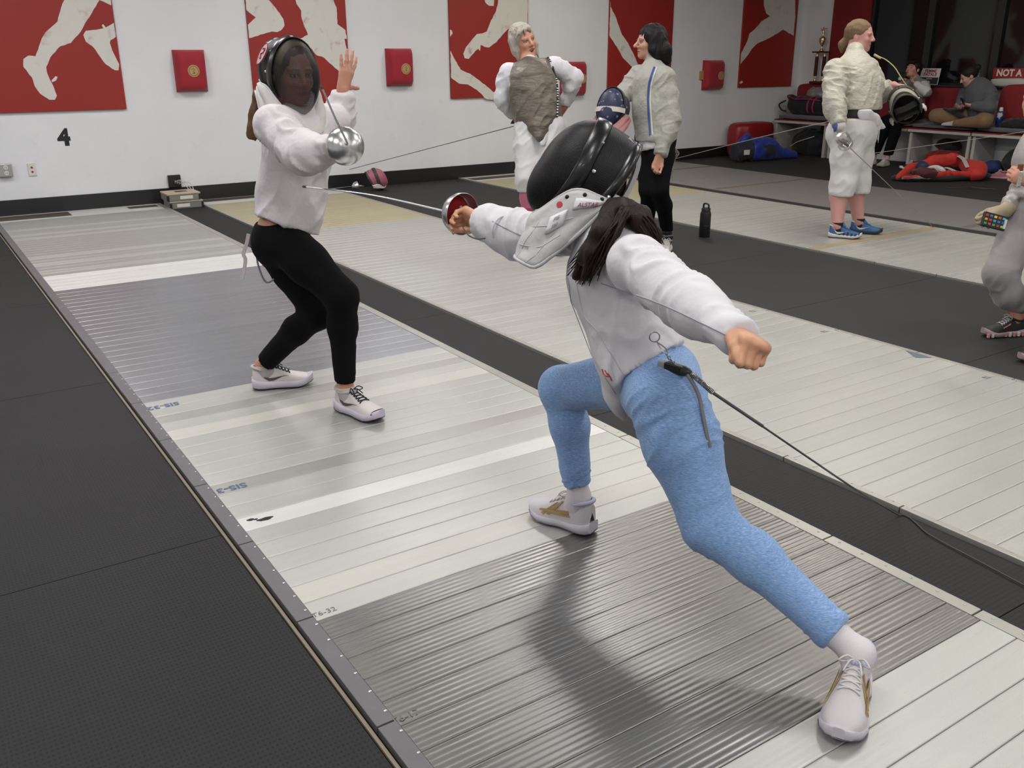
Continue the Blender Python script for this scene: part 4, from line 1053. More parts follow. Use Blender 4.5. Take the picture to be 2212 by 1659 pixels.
    edge = [W(bibpt(ps, 1.0)) for ps in np.linspace(-a1, a1, nb)]; MB().tube(edge, 0.0055, 8).build('bib_hem', bib, bo, smooth=True)
    edge = [W(bibpt(ps, 0.0)) for ps in np.linspace(-a1, a1, nb)]; MB().tube(edge, 0.0045, 8).build('bib_piping', bib, bo, smooth=True)
    for sg in (-1, 1):
        for (p0, v0, p1, v1) in ((0.5, 0.35, 1.75, 0.52), (0.2, 0.72, 1.35, 0.70), (1.35, 0.42, 0.75, 1.0), (0.75, 0.25, 0.35, 1.0)):
            MB().tube([W(bibpt(sg*lerp(p0, p1, t), lerp(v0, v1, t))) + fr.d(V3(math.cos(lerp(p0, p1, t)), sg*math.sin(lerp(p0, p1, t)), 0))*0.0035 for t in np.linspace(0, 1, 14)], 0.0014, 6).build('quilt_seam', bib, bo, smooth=True)
    if marks:
        for sg in (-1, 1):
            for ps in (1.22, 1.55, 1.9): fixn(MB().lathe([(0, 0.006*sc), (0.003, 0.0055*sc), (0.004, 0)], Fr(W(bibpt(sg*ps, 0.08)+V3(0, sg*0.004, 0)), fr.d((0, sg, 0))), 10).build('snap', M_SNAP, bo))
        for sg in (1,):
            def patch(nm, ps0, ps1, v0, v1, mat, e=0.006):
                G = np.zeros((6, 4, 3))
                for i, ps in enumerate(np.linspace(ps0, ps1, 6)):
                    for j, v in enumerate(np.linspace(v0, v1, 4)): G[i, j] = bibpt(sg*ps, v)+V3(math.cos(ps), sg*math.sin(ps), 0)*e
                b_ = MB(); b_.grid(W(G.reshape(-1, 3)).reshape(G.shape)); return solid(fixn(b_.build(nm, mat, bo, smooth=True)), 0.0015)
            mw = M('bib_label_white', srgb('#dddde0'), 0.5)
            patch('brand_label', 1.42, 1.95, 0.14, 0.34, mw); patch('size_label', 1.02, 1.34, 0.30, 0.55, mw)
            def words(nm, txt, ps, v, size, mat, e=0.0085):
                q = bibpt(sg*ps, v); q1 = bibpt(sg*(ps-0.05), v); q2 = bibpt(sg*ps, v-0.03); nn = V3(math.cos(ps), sg*math.sin(ps), 0)
                put_text(nm, txt, size*sc, W(q+nn*e), fr.d(-(q1-q))*-1 if sg < 0 else fr.d(-(q1-q)), fr.d(q2-q), mat, bo, depth=0.0004)
            words('brand_print', 'ALSTAR', 1.66, 0.27, 0.016, M('brand_red', srgb('#a0353d'), 0.6)); words('size_print', 'FIE', 1.18, 0.38, 0.016, M('print_grey', srgb('#7c7a80'), 0.6)); words('size_print', '350', 1.18, 0.48, 0.014, MATS['print_grey'])
            q = bibpt(sg*1.12, 0.16); nn = V3(math.cos(1.12), sg*math.sin(1.12), 0); fixn(MB().lathe([(0, 0.009*sc), (0.0012, 0.0085*sc), (0.0014, 0)], Fr(W(q+nn*0.006), fr.d(nn)), 12).build('red_dot', M('flame_red', srgb('#c2433d'), 0.6), bo))
    if tongue:    # padded back strap holding the mask on
        B = MB(); pts = [W(p) for p in spline([(-0.075, 0, 0.125), (-0.125, 0, 0.085), (-0.135, 0, 0.0), (-0.118, 0, -0.075), (-0.105, 0, -0.115)], 24)]
        B.ribbon(pts, fr.y, 0.07*sc, 0.012); autosmooth(B.build('back_strap', bib, r), 0.8)
        B = MB(); G = np.zeros((13, 5, 3))
        for i, t in enumerate(np.linspace(-1.25, 1.25, 13)):
            for j, zz in enumerate(np.linspace(-0.025, -0.120, 5)): G[i, j] = (-0.035-0.098*math.cos(t), 0.098*math.sin(t), zz)
        B.grid(W(G.reshape(-1, 3)).reshape(G.shape)); solid(fixn(B.build('nape_band', bib, r, smooth=True)), 0.008)
    return r
def sidepad(): pass
def wr_disp(amp, sv, seed=0.0, amp2=0.0, s2=(60, 60, 60)):
    sv = np.asarray(sv, float); s2 = np.asarray(s2, float)
    def f(V, N):
        d = amp*ridge(V*sv+seed)+0.5*amp*noise3(V*sv*2.1+seed+5)
        if amp2: d = d+amp2*noise3(V*s2+seed)
        return d
    return f
# ================================================================== the lunging fencer (right)
def lunging():
    f1 = Fr((1.668, 2.075, PTOP+0.004), V3(1.604, 2.285, 0)-V3(1.668, 2.075, 0)); f2 = Fr(at(1848, 1478, Z=PTOP)+V3(0, 0, 0.002), at(1812, 1595, Z=PTOP)-at(1848, 1478, Z=PTOP))
    RA = f1.w((0.046, 0, 0.115)); RK = at(1212, 838, X=1.63); LA = f2.w((0.050, 0, 0.120)); LK = at(1535, 1135, X=1.57)
    RH = V3(1.690, 1.785, 0.640); LH = at(1440, 862, X=1.555); P = at(1418, 815, X=1.62)
    C = at(1318, 605, X=1.60); NK = at(1308, 500, X=1.60); Wt = at(1362, 725, X=1.61)
    SL = at(1372, 570, X=1.515); EL = at(1488, 655, X=1.44); WL = at(1592, 725, X=1.375); FL = nrm(at(1645, 750, X=1.345)-WL)
    SR = V3(1.655, 2.06, 1.015); WR = at(1040, 478, X=1.505); ER = at(1140, 515, X=1.585)
    hf = Fr((1.60, 2.06, 1.179), (-0.73, 0.559, 0.393), (0.381, -0.145, 0.913))
    ax = nrm(NK-P); side = nrm(SR-SL); fc = nrm(np.cross(ax, side)); fc = fc if fc[1] > 0 else -fc
    fp = nrm(np.cross(ax, nrm(RH-LH))); fp = fp if fp[1] > 0 else -fp
    dims = (0.118, 0.098, 0.118, 0.74)
    s = S(); torso(s, P, Wt, C, NK, dims, fp, fc); arm(s, SL, EL, WL, (0.043, 0.036, 0.025)); arm(s, SR, ER, WR, (0.043, 0.036, 0.025)); s.cone(SL, SR, 0.045, 0.045, 0.05)
    bl = nrm(V3(0.2, 1, -0.2)); leg(s, RH, RK, RA, (0.082, 0.055, 0.046, 0.031), (0, -1, 0)); leg(s, LH, LK, LA, (0.088, 0.058, 0.048, 0.031), (0.2, 0.5, 0.8))
    s.ell((0, 0, 0), (0.105, 0.10, 0.10), 0.05, 'u', Fr(P+V3(0, -0.02, -0.03), fp, ax))
    s.cone(LA, f2.w((0.06, 0, 0.05)), 0.030, 0.022); s.cone(RA, f1.w((0.06, 0, 0.05)), 0.030, 0.022)
    head(s, hf, 0.95, NK, 0.046)
    # left fist, thumb across curled fingers, knuckles up and back of hand to the right
    kn, _ = hand(s, WL, FL, nrm(V3(-0.45, -0.10, -0.85)), 1, (1.30, 1.35, 1.4, 1.4), (0.22, 0.30), 0.95, 0.02)
    # weapon hand
    FR_ = nrm(at(985, 458, X=1.49)-WR); hand(s, WR, FR_, nrm(V3(-0.85, 0.1, -0.35)), 1, (0.85, 0.95, 1.0, 1.0), (0.35, 0.6), 0.92, 0.02)
    fine = [(*box_around(WL+FL*0.05, 0.075), 0.0036), (*box_around(WR+FR_*0.05, 0.07), 0.0045)]
    body = shape('person', s, M_SKIN, None, 0.009, fine, (1.62, 1.7, 0.02), paint=skin_paint('#c99474', [(hf, 0.95, {})]))
    tag(body, 'lunging fencer in white jacket and blue leggings, seen from behind', 'person')
    # leggings
    t = NT('blue_heather'); v = t.coord('Object', (90, 90, 700)); n = t.noise(v, 1.0, 2.0, 0.6); n2 = t.noise(t.coord(), 12, 3.0)
    c = t.ramp(n, [(0.28, srgb('#668abd')), (0.5, srgb('#7ea2d2')), (0.75, srgb('#abc3e2'))]); t.col(c); t.set(Roughness=0.7); t.b.inputs['Sheen Weight'].default_value = 0.2
    t.bump(t.math('ADD', t.math('MULTIPLY', n, 0.2), n2), 0.25, 0.006); mleg = t.m
    s = S(); g = 0.006; torso(s, P, Wt, C, NK, dims, fp, fc, g-0.002); s.ell((0, 0, 0), (0.112, 0.107, 0.106), 0.05, 'u', Fr(P+V3(0, -0.02, -0.03), fp, ax)); s.cut(lerp(P, Wt, 0.62), ax)
    for H_, K_, A_, rr, bk in ((RH, RK, RA, (0.088, 0.060, 0.052, 0.038), (0, -1, 0)), (LH, LK, LA, (0.096, 0.063, 0.055, 0.037), (0.2, 0.5, 0.8))):
        q = leg(S(), H_, K_, A_, rr, bk, g, 0.035); q.cut(lerp(K_, A_, 0.88 if K_ is RK else 0.85), nrm(A_-K_)); s.grp(q, 0.04)
    hipd = folds([(LH+V3(0, 0.02, 0.03), lerp(LH, LK, 0.45), 0.0050, 46, 0.14), (lerp(LH, LK, 0.8), lerp(LK, LA, 0.22), 0.003, 44, 0.12), (lerp(LK, LA, 0.72), lerp(LK, LA, 0.9), 0.005, 60, 0.08), (lerp(RK, RA, 0.72), lerp(RK, RA, 0.9), 0.006, 60, 0.08), (lerp(RH, RK, 0.75), lerp(RK, RA, 0.2), 0.004, 40, 0.10)])
    dl = hipd
    shape('leggings', s, mleg, body, 0.0065, disp=dl)
    # pink shirt edge
    s = S(); torso(s, P, Wt, C, NK, dims, fp, fc, 0.0065); s.cut(lerp(P, Wt, 0.30), -ax); s.cut(lerp(P, Wt, 1.0), ax); shape('shirt', s, M('pink_shirt', srgb('#cfa6a6'), 0.8), body, 0.009)
    # jacket
    s = S(); g = 0.016; torso(s, lerp(P, Wt, 0.15), Wt, C, NK, (0.122, 0.112, 0.124, 0.80), fp, fc, g)
    s.cut(lerp(P, Wt, 0.30), -nrm(ax+fp*0.25)); s.cone(SL, SR, 0.056, 0.054, 0.06)
    q = arm(S(), SL, EL, WL, (0.055, 0.044, 0.031), 0.006, 0.035); q.cone(WL, WL+FL*0.05, 0.038, 0.037, 0.01); q.cut(WL+FL*0.022, FL); s.grp(q, 0.04)
    q = arm(S(), SR, ER, lerp(ER, WR, 1.04), (0.058, 0.052, 0.042), g*0.6, 0.035); q.cut(WR-FR_*0.004, FR_); s.grp(q, 0.04)
    s.cone(NK-ax*0.02, NK+ax*0.03, 0.066, 0.060, 0.02)
    fl0 = lerp(P, Wt, 0.5)+fp*0.085; cr = at(1347, 905, X=1.60)
    s.cone(fl0, lerp(fl0, cr, 0.5)+fp*0.01, 0.105, 0.062, 0.03, flat=fp, q=0.38); s.cone(lerp(fl0, cr, 0.5)+fp*0.01, cr, 0.062, 0.012, 0.02, flat=fp, q=0.5)
    dj = folds([(SL, EL, 0.011, 26, 0.12), (EL, WL, 0.008, 28, 0.10), (ER, WR, 0.009, 30, 0.10), (SR, ER, 0.010, 26, 0.11), (lerp(P, Wt, 0.2), C, 0.007, 10, 0.2)], 0.003, (8, 8, 8))
    dj2 = dj
    jo = shape('jacket', s, M_JACKET, body, 0.007, disp=dj2)
    # seams: sleeve seam and zip line
    def seam(pts2, Xs, name='sleeve_seam', r=0.0016, mat=M_SEAM):
        dg = bpy.context.evaluated_depsgraph_get(); bv = BVH(jo); P_ = []
        for (px, py) in spline(np.array(pts2, float), 60):
            h = bv.ray_cast(Vector(CAM-WO[jo]), Vector(nrm(ray(px, py))))
            if h[0] is not None: P_.append(np.array(h[0])+WO[jo]+np.array(h[1])*0.0006)
        if len(P_) > 3: MB().tube(P_, r, 5).build(name, mat, jo, smooth=True)
    global BVH
    from mathutils.bvhtree import BVHTree
    def BVH(o): return BVHTree.FromPolygons([v.co[:] for v in o.data.vertices], [p.vertices[:] for p in o.data.polygons])
    seam([(1298, 612), (1360, 632), (1440, 662), (1520, 700), (1582, 730)], None)
    seam([(1245, 610), (1262, 680), (1290, 715), (1318, 760), (1352, 815)], None, 'zip_line', 0.002, M('zip_white', srgb('#c9c6c9'), 0.6))
    seam([(1228, 600), (1240, 680), (1280, 770), (1330, 850)], None, 'front_seam', 0.0012)
    seam([(1063, 478), (1100, 497), (1150, 520)], None)
    # label near the hem
    bv = BVH(jo)
    def hit(px, py, e=0.001):
        h = bv.ray_cast(Vector(CAM-WO[jo]), Vector(nrm(ray(px, py)))); return None if h[0] is None else np.array(h[0])+WO[jo]+np.array(h[1])*e
    q = [hit(*p) for p in ((1295, 790), (1318, 788), (1330, 822), (1307, 826))]
    if all(x is not None for x in q):
        lab = mk('hem_label', q, [[0, 3, 2, 1]], M('label_white', srgb('#d9d7dc'), 0.6), jo)
        for pl in ([(1302, 797), (1304, 806), (1310, 812), (1318, 813)], [(1308, 800), (1312, 809)], [(1313, 806), (1319, 815), (1322, 822)]):
            pp = [hit(*x, e=0.002) for x in pl]
            if all(x is not None for x in pp): MB().tube(pp, 0.0016, 5).build('logo_stroke', M('logo_red', srgb('#b0343c'), 0.6), lab)
    # cuff edge ring on the weapon arm
    MB().tube([WR-FR_*0.0+0.040*(math.cos(t)*nrm(np.cross(FR_, (0, 0, 1)))+math.sin(t)*nrm(np.cross(FR_, np.cross(FR_, (0, 0, 1)))))-FR_*0.105 for t in np.linspace(0, 6.2832, 22)], 0.0035, 6).build('cuff_edge', M_JACKET, jo, smooth=True)
    # hair: long, dark brown, over the back
    mh = hairmat('dark_brown_hair', '#0e0806', '#2a1a14'); s = S(); hb = hf.w((-0.075, 0.0, -0.06))
    nape = at(1335, 470, X=1.585)
    s.ell((-0.03, 0, -0.01), (0.095, 0.080, 0.085), 0.02, 'u', hf)
    for pts in ([(1325, 450, 1.56), (1300, 490, 1.515), (1268, 545, 1.475), (1245, 598, 1.46)], [(1335, 455, 1.57), (1310, 500, 1.50), (1282, 545, 1.465), (1262, 600, 1.45)],
                [(1340, 452, 1.60), (1385, 465, 1.61), (1412, 505, 1.62), (1418, 560, 1.63)], [(1350, 452, 1.59), (1375, 475, 1.585), (1402, 520, 1.60)], [(1330, 458, 1.55), (1296, 500, 1.485), (1258, 560, 1.455)]):
        w = [at(a, b, X=c) for a, b, c in pts]; s.chain(w, list(np.linspace(0.026, 0.010, len(w))), 0.02)
    dir_ = nrm(V3(0.1, 0.25, -1))
    def dh(V, N): return 0.0035*ridge(np.stack([V[:, 0]*70, V[:, 1]*70, V[:, 2]*6], 1))
    shape('hair', s, mh, body, 0.006, disp=dh)
    hs = MB()
    for i in range(150):
        b0 = random.choice([(1325, 452, 1.555, 1258, 602, 1.452), (1338, 452, 1.57, 1240, 585, 1.46), (1345, 450, 1.6, 1420, 545, 1.625), (1342, 455, 1.55, 1278, 590, 1.45)])
        j = lambda s_: random.uniform(-s_, s_)
        a = at(b0[0]+j(18), b0[1]+j(8), X=b0[2]+j(0.01)); e = at(b0[3]+j(16), b0[4]+j(18), X=b0[5]+j(0.012)); mdl = lerp(a, e, 0.5)+V3(j(0.016)-0.012, -0.028, 0.018+j(0.014))
        hs.tube(spline([a, mdl, e], 12), np.linspace(0.0058, 0.0010, len(spline([a, mdl, e], 12))), 4)
    hs.build('hair_strands', mh, body, smooth=True)['kind'] = 'stuff'
    # shoes and socks
    sm = dict(upper=M('shoe_white', srgb('#cfc9cb'), 0.6, var=0.06, bump=0.15, bs=300), sole=M('sole_white', srgb('#c9c5cc'), 0.5, var=0.05), lace=M('lace_white', srgb('#d5d1cf'), 0.7), lining=M('lining_lilac', srgb('#b9bdd6'), 0.7), outsole=M('outsole_grey', srgb('#6d6a78'), 0.6))
    gold = M('shoe_gold', srgb('#a88a54'), 0.45, 0.3); st = [(p, gold, 'gold_stripe') for p in SLASH]
    sock = M('sock_white', srgb('#d8d2d4'), 0.85, bump=0.2, bs=400)
    shoe(body, f1, 0.245, sm, stripes=st, wid=1.14, h=1.18)
    shoe(body, f2, 0.255, sm, stripes=st, wid=1.14, h=1.22)
    for A, Kn, f in ((RA, RK, f1), (LA, LK, f2)):
        s = S(); s.cone(lerp(A, Kn, 0.30), A, 0.0385, 0.0335, 0.01); s.cone(A, f.w((0.05, 0, 0.06)), 0.0335, 0.032, 0.02); s.cone(A, f.w((0.10, 0, 0.055)), 0.032, 0.022, 0.02); s.cut(lerp(A, Kn, 0.28), nrm(Kn-A)); shape('sock', s, sock, body, 0.006)
    mk_ = fmask(body, hf, sc=1.0, bibdrop=0.21, hang=0.62, bib_flare=0.03, depth=0.105, pad_back=0.45)
    return dict(body=body, WR=WR, hf=hf, FR=FR_, P=P, ax=ax, fp=fp, hit=hit)
RF = lunging()
gd = at(990, 461, X=1.492); tipR = at(655, 403, Y=3.50)
SW1, _f = sword('epee', 'epee with red-padded silver guard thrust by the lunging fencer', gd, nrm(lerp(nrm(tipR-gd), nrm(V3(-0.1, 1, 0.1)), 0.0)), tipR, sag=0.012, felt=M_FELT, thick=1.05)
# ================================================================== the guarding fencer (left)
def guarding():
    f1 = Fr(V3(1.448, 3.575, PTOP+0.003), V3(1.540, 3.28, 0)-V3(1.448, 3.575, 0)); f2 = Fr(V3(1.225, 4.045, PTOP+0.003), V3(0.26, -0.085, 0))
    FA = f1.w((0.042, 0, 0.11)); FK = at(738, 640, Y=3.50); BA = f2.w((0.042, 0, 0.11)); BK = at(688, 676, Y=3.74)
    FH = at(625, 530, Y=3.72); BH = at(600, 530, Y=3.90); P = (FH+BH)/2+V3(0, 0, 0.045)
    C = at(648, 300, Y=3.76); NK = at(660, 235, Y=3.75); Wt = at(628, 430, Y=3.80)
    SR = at(592, 270, Y=3.64); ER = at(650, 335, Y=3.46); WR = at(722, 322, Y=3.30); SL = at(712, 262, Y=3.84); WL = at(740, 194, Y=3.98); EL = at(735, 262, Y=4.02)
    hf = Fr(at(630, 158, Y=3.72), (0.10, -0.98, -0.12))
    fc = nrm(V3(0.35, -0.9, 0)); fp = nrm(V3(0.5, -0.8, 0)); dims = (0.128, 0.108, 0.122, 0.76); ax = nrm(NK-P)
    s = S(); torso(s, P, Wt, C, NK, dims, fp, fc); arm(s, SR, ER, WR, (0.043, 0.036, 0.025)); arm(s, SL, EL, WL, (0.043, 0.035, 0.025)); s.cone(SL, SR, 0.045, 0.045, 0.05)
    leg(s, FH, FK, FA, (0.084, 0.058, 0.050, 0.034), (0.3, 0.9, 0)); leg(s, BH, BK, BA, (0.084, 0.058, 0.050, 0.034), (-0.8, 0.3, 0.2))
    s.cone(FA, f1.w((0.06, 0, 0.05)), 0.032, 0.024); s.cone(BA, f2.w((0.06, 0, 0.05)), 0.032, 0.024)
    head(s, hf, 1.0, NK, 0.048)
    hd = nrm(at(752, 141, Y=3.99)-WL); hn = nrm(V3(-0.25, 0.95, 0.1)); hand(s, WL, hd, hn, 1, (0.14, 0.08, 0.05, 0.03), (1.25, -0.1), 0.97, 0.19)
    hd2 = nrm(at(746, 316, Y=3.22)-WR); hand(s, WR, hd2, nrm(V3(0.8, 0.1, -0.5)), -1, (0.9, 0.95, 1.0, 1.0), (0.35, 0.5), 0.92, 0.02)
    fine = [(*box_around(WL+hd*0.07, 0.10), 0.0042), (*box_around(hf.o, 0.12), 0.0045)]
    body = shape('person', s, M_SKIN, None, 0.010, fine, (1.40, 3.75, 0.02), paint=skin_paint('#c08a72', [(hf, 1.0, dict(brow='#4a3628'))]))
    tag(body, 'masked fencer on guard in white jacket and black leggings, one hand raised', 'person')
    s = S(); g = 0.006; torso(s, P, Wt, C, NK, dims, fp, fc, g); s.ell((0, 0, 0), (0.112, 0.108, 0.105), 0.05, 'u', Fr(P+V3(-0.015, 0.03, -0.04), fp)); s.cut(at(600, 481, Y=3.8), (0.02, 0, 1))
    for H_, K_, A_, bk in ((FH, FK, FA, (0.3, 0.9, 0)), (BH, BK, BA, (-0.8, 0.3, 0.2))):
        q = leg(S(), H_, K_, A_, (0.088, 0.062, 0.053, 0.038), bk, g, 0.035); q.cut(lerp(K_, A_, 0.93), nrm(A_-K_)); s.grp(q, 0.04)
    shape('leggings', s, M_BLACKLEG, body, 0.008, disp=wr_disp(0.0012, (10, 10, 24)))
    s = S(); g = 0.018; Pj = at(622, 475, Y=3.80); torso(s, lerp(Pj, Wt, -0.6), Wt, C, NK, (0.140, 0.128, 0.132, 0.80), fp, fc, g)
    s.cut(at(560, 468, Y=3.8), nrm(V3(-0.42, 0.0, -1))); s.cone(SL, SR, 0.060, 0.064, 0.06)
    q = arm(S(), SR, ER, lerp(ER, WR, 1.0), (0.064, 0.050, 0.036), g*0.5, 0.035); q.cut(lerp(ER, WR, 0.93), nrm(WR-ER)); s.grp(q, 0.04)
    q = arm(S(), SL, EL, WL, (0.056, 0.046, 0.036), g*0.4, 0.035); q.cut(WL-nrm(WL-EL)*0.012, nrm(WL-EL)); s.grp(q, 0.04)
    s.cone(NK-V3(0, 0, 0.03), NK+V3(0, 0, 0.02), 0.07, 0.06, 0.02)
    d2 = folds([(SR, ER, 0.014, 26, 0.14), (ER, WR, 0.013, 30, 0.12), (EL, WL, 0.010, 28, 0.10), (lerp(Pj, Wt, -0.2), C, 0.009, 10, 0.22)], 0.004, (8, 8, 8))
    shape('jacket', s, cloth('jacket_pinkish_white', '#d8d0d3', 0.7, fold=0.6, fs=10, bd=0.045), body, 0.0075, disp=d2)
    mh = hairmat('brown_hair', '#4a3524', '#7a5a3c'); s = S(); s.ell((-0.02, 0, 0.03), (0.105, 0.088, 0.092), 0.02, 'u', hf); s.ell((0.09, 0, -0.03), (0.09, 0.058, 0.10), 0.01, 's', hf)
    for pts in ([(562, 205, 3.84), (552, 240, 3.84), (546, 275, 3.85), (540, 300, 3.85)], [(566, 210, 3.83), (558, 250, 3.83), (552, 300, 3.84)], [(570, 205, 3.86), (548, 250, 3.86), (537, 290, 3.86)]):
        w = [at(a, b, Y=c) for a, b, c in pts]; s.chain([hf.w((-0.08, -0.02, -0.03))]+w, [0.03]+list(np.linspace(0.024, 0.007, len(w))), 0.02)
    shape('hair', s, mh, body, 0.0065, disp=lambda V, N: 0.003*ridge(np.stack([V[:, 0]*80, V[:, 1]*80, V[:, 2]*7], 1)))
    sm = dict(upper=M('runner_white', srgb('#d6cdca'), 0.6, var=0.05, bump=0.15, bs=300), sole=M('runner_sole', srgb('#d0c6d4'), 0.5), lace=M('lace_black', (0.01, 0.01, 0.01), 0.7), lining=M('lining_grey', srgb('#b5b0ae'), 0.8), outsole=M('outsole_black', (0.015, 0.015, 0.015), 0.7), toe=M('outsole_black', (0.015, 0.015, 0.015), 0.7))
    sw = M('swoosh_grey', srgb('#4a4542'), 0.6); st = [(SWOOSH, sw, 'side_mark')]
    shoe(body, f1, 0.27, sm, stripes=st, wid=1.05, sole_h=0.038)
    sm2 = dict(sm); sm2['toe'] = None; shoe(body, f2, 0.27, sm2, stripes=st, wid=1.05, sole_h=0.038)
    for A, Kn, f in ((FA, FK, f1), (BA, BK, f2)):
        s = S(); s.cone(lerp(A, Kn, 0.02), f.w((0.05, 0, 0.06)), 0.038, 0.036, 0.02); s.cone(A, f.w((0.10, 0, 0.055)), 0.034, 0.025, 0.02); s.cut(A+V3(0, 0, 0.008), (0, 0, 1)); shape('sock', s, M('sock_grey', srgb('#b3aea9'), 0.9), body, 0.008)
    fmask(body, hf, wire=M_WIRE_FINE, bibdrop=0.17, sc=0.96, pad_back=0.6, bib=cloth('mask_bib_grey', '#c9c4bf', 0.6, fold=0.25, fs=14), depth=0.12, marks=False)
    # oval sticker on the side of the mask
    q = rimpt(-1.05, 0.006); fr = Fr(hf.w((-0.055, q[1]*0.98, q[2])), hf.d((0, -0.9, 0.45)), hf.d((0.1, 0, 1)))
    st_ = MB(); a = np.linspace(0, 6.2832, 25)[:-1]; st_.prism([(0.026*math.cos(t), 0.045*math.sin(t)) for t in a], fr, 0.003); so = fixn(st_.build('oval_sticker', M('sticker_pink', srgb('#c9a9ae'), 0.5), body))
    MB().tube([fr.w((0.0035, 0.026*math.cos(t), 0.045*math.sin(t))) for t in np.linspace(0, 6.2832, 25)], 0.0022, 6).build('sticker_border', M('sticker_red', srgb('#8e3440'), 0.5), so)
    st_ = MB(); st_.tube(spline([fr.w((0.004, y, z)) for y, z in ((-0.01, 0.018), (0.006, 0.022), (0.004, 0.004), (-0.008, -0.004), (0.004, -0.02), (-0.01, -0.018))], 24), 0.0028, 6); st_.build('sticker_mark', MATS['sticker_red'], so)
    return dict(body=body, WR=WR, hf=hf)
GF = guarding()
g2 = at(746, 314, Y=3.21); 
tip2 = at(694, 185, D=2.66)
SW2, _f = sword('epee', 'epee with large round silver guard held by the fencer on guard', g2, nrm(lerp(nrm(tip2-g2), nrm(V3(-0.18, -0.95, 0.18)), 0.5)), tip2, R=0.070, thick=1.2)
# ================================================================== people in the background
RT = _rt.copy(); RT[2] = 0; RT = nrm(RT); CF = V3(_fw[0], _fw[1], 0); CF = nrm(CF)       # image right, away from camera (level)
def hair_cap(s, hf, sc, back=0.0, k=0.02):
    s.ell(np.array((-0.022, 0, 0.036))*sc, np.array((0.106, 0.088, 0.094))*sc, k, 'u', hf)
M_LAME = cloth('lame_grey', '#9d9b92', 0.6, fold=0.6, fs=14, metal=0.15, var=0.08, bd=0.05); M_LAME_L = cloth('lame_cream', '#b7b3a6', 0.58, fold=0.6, fs=13, metal=0.12, var=0.08, bd=0.06, st=(1, 1, 1.8)); M_LAMEB = cloth('lame_brown', '#665d51', 0.48, fold=0.7, fs=7, metal=0.25, var=0.08, bd=0.07, st=(0.8, 0.8, 2.2))

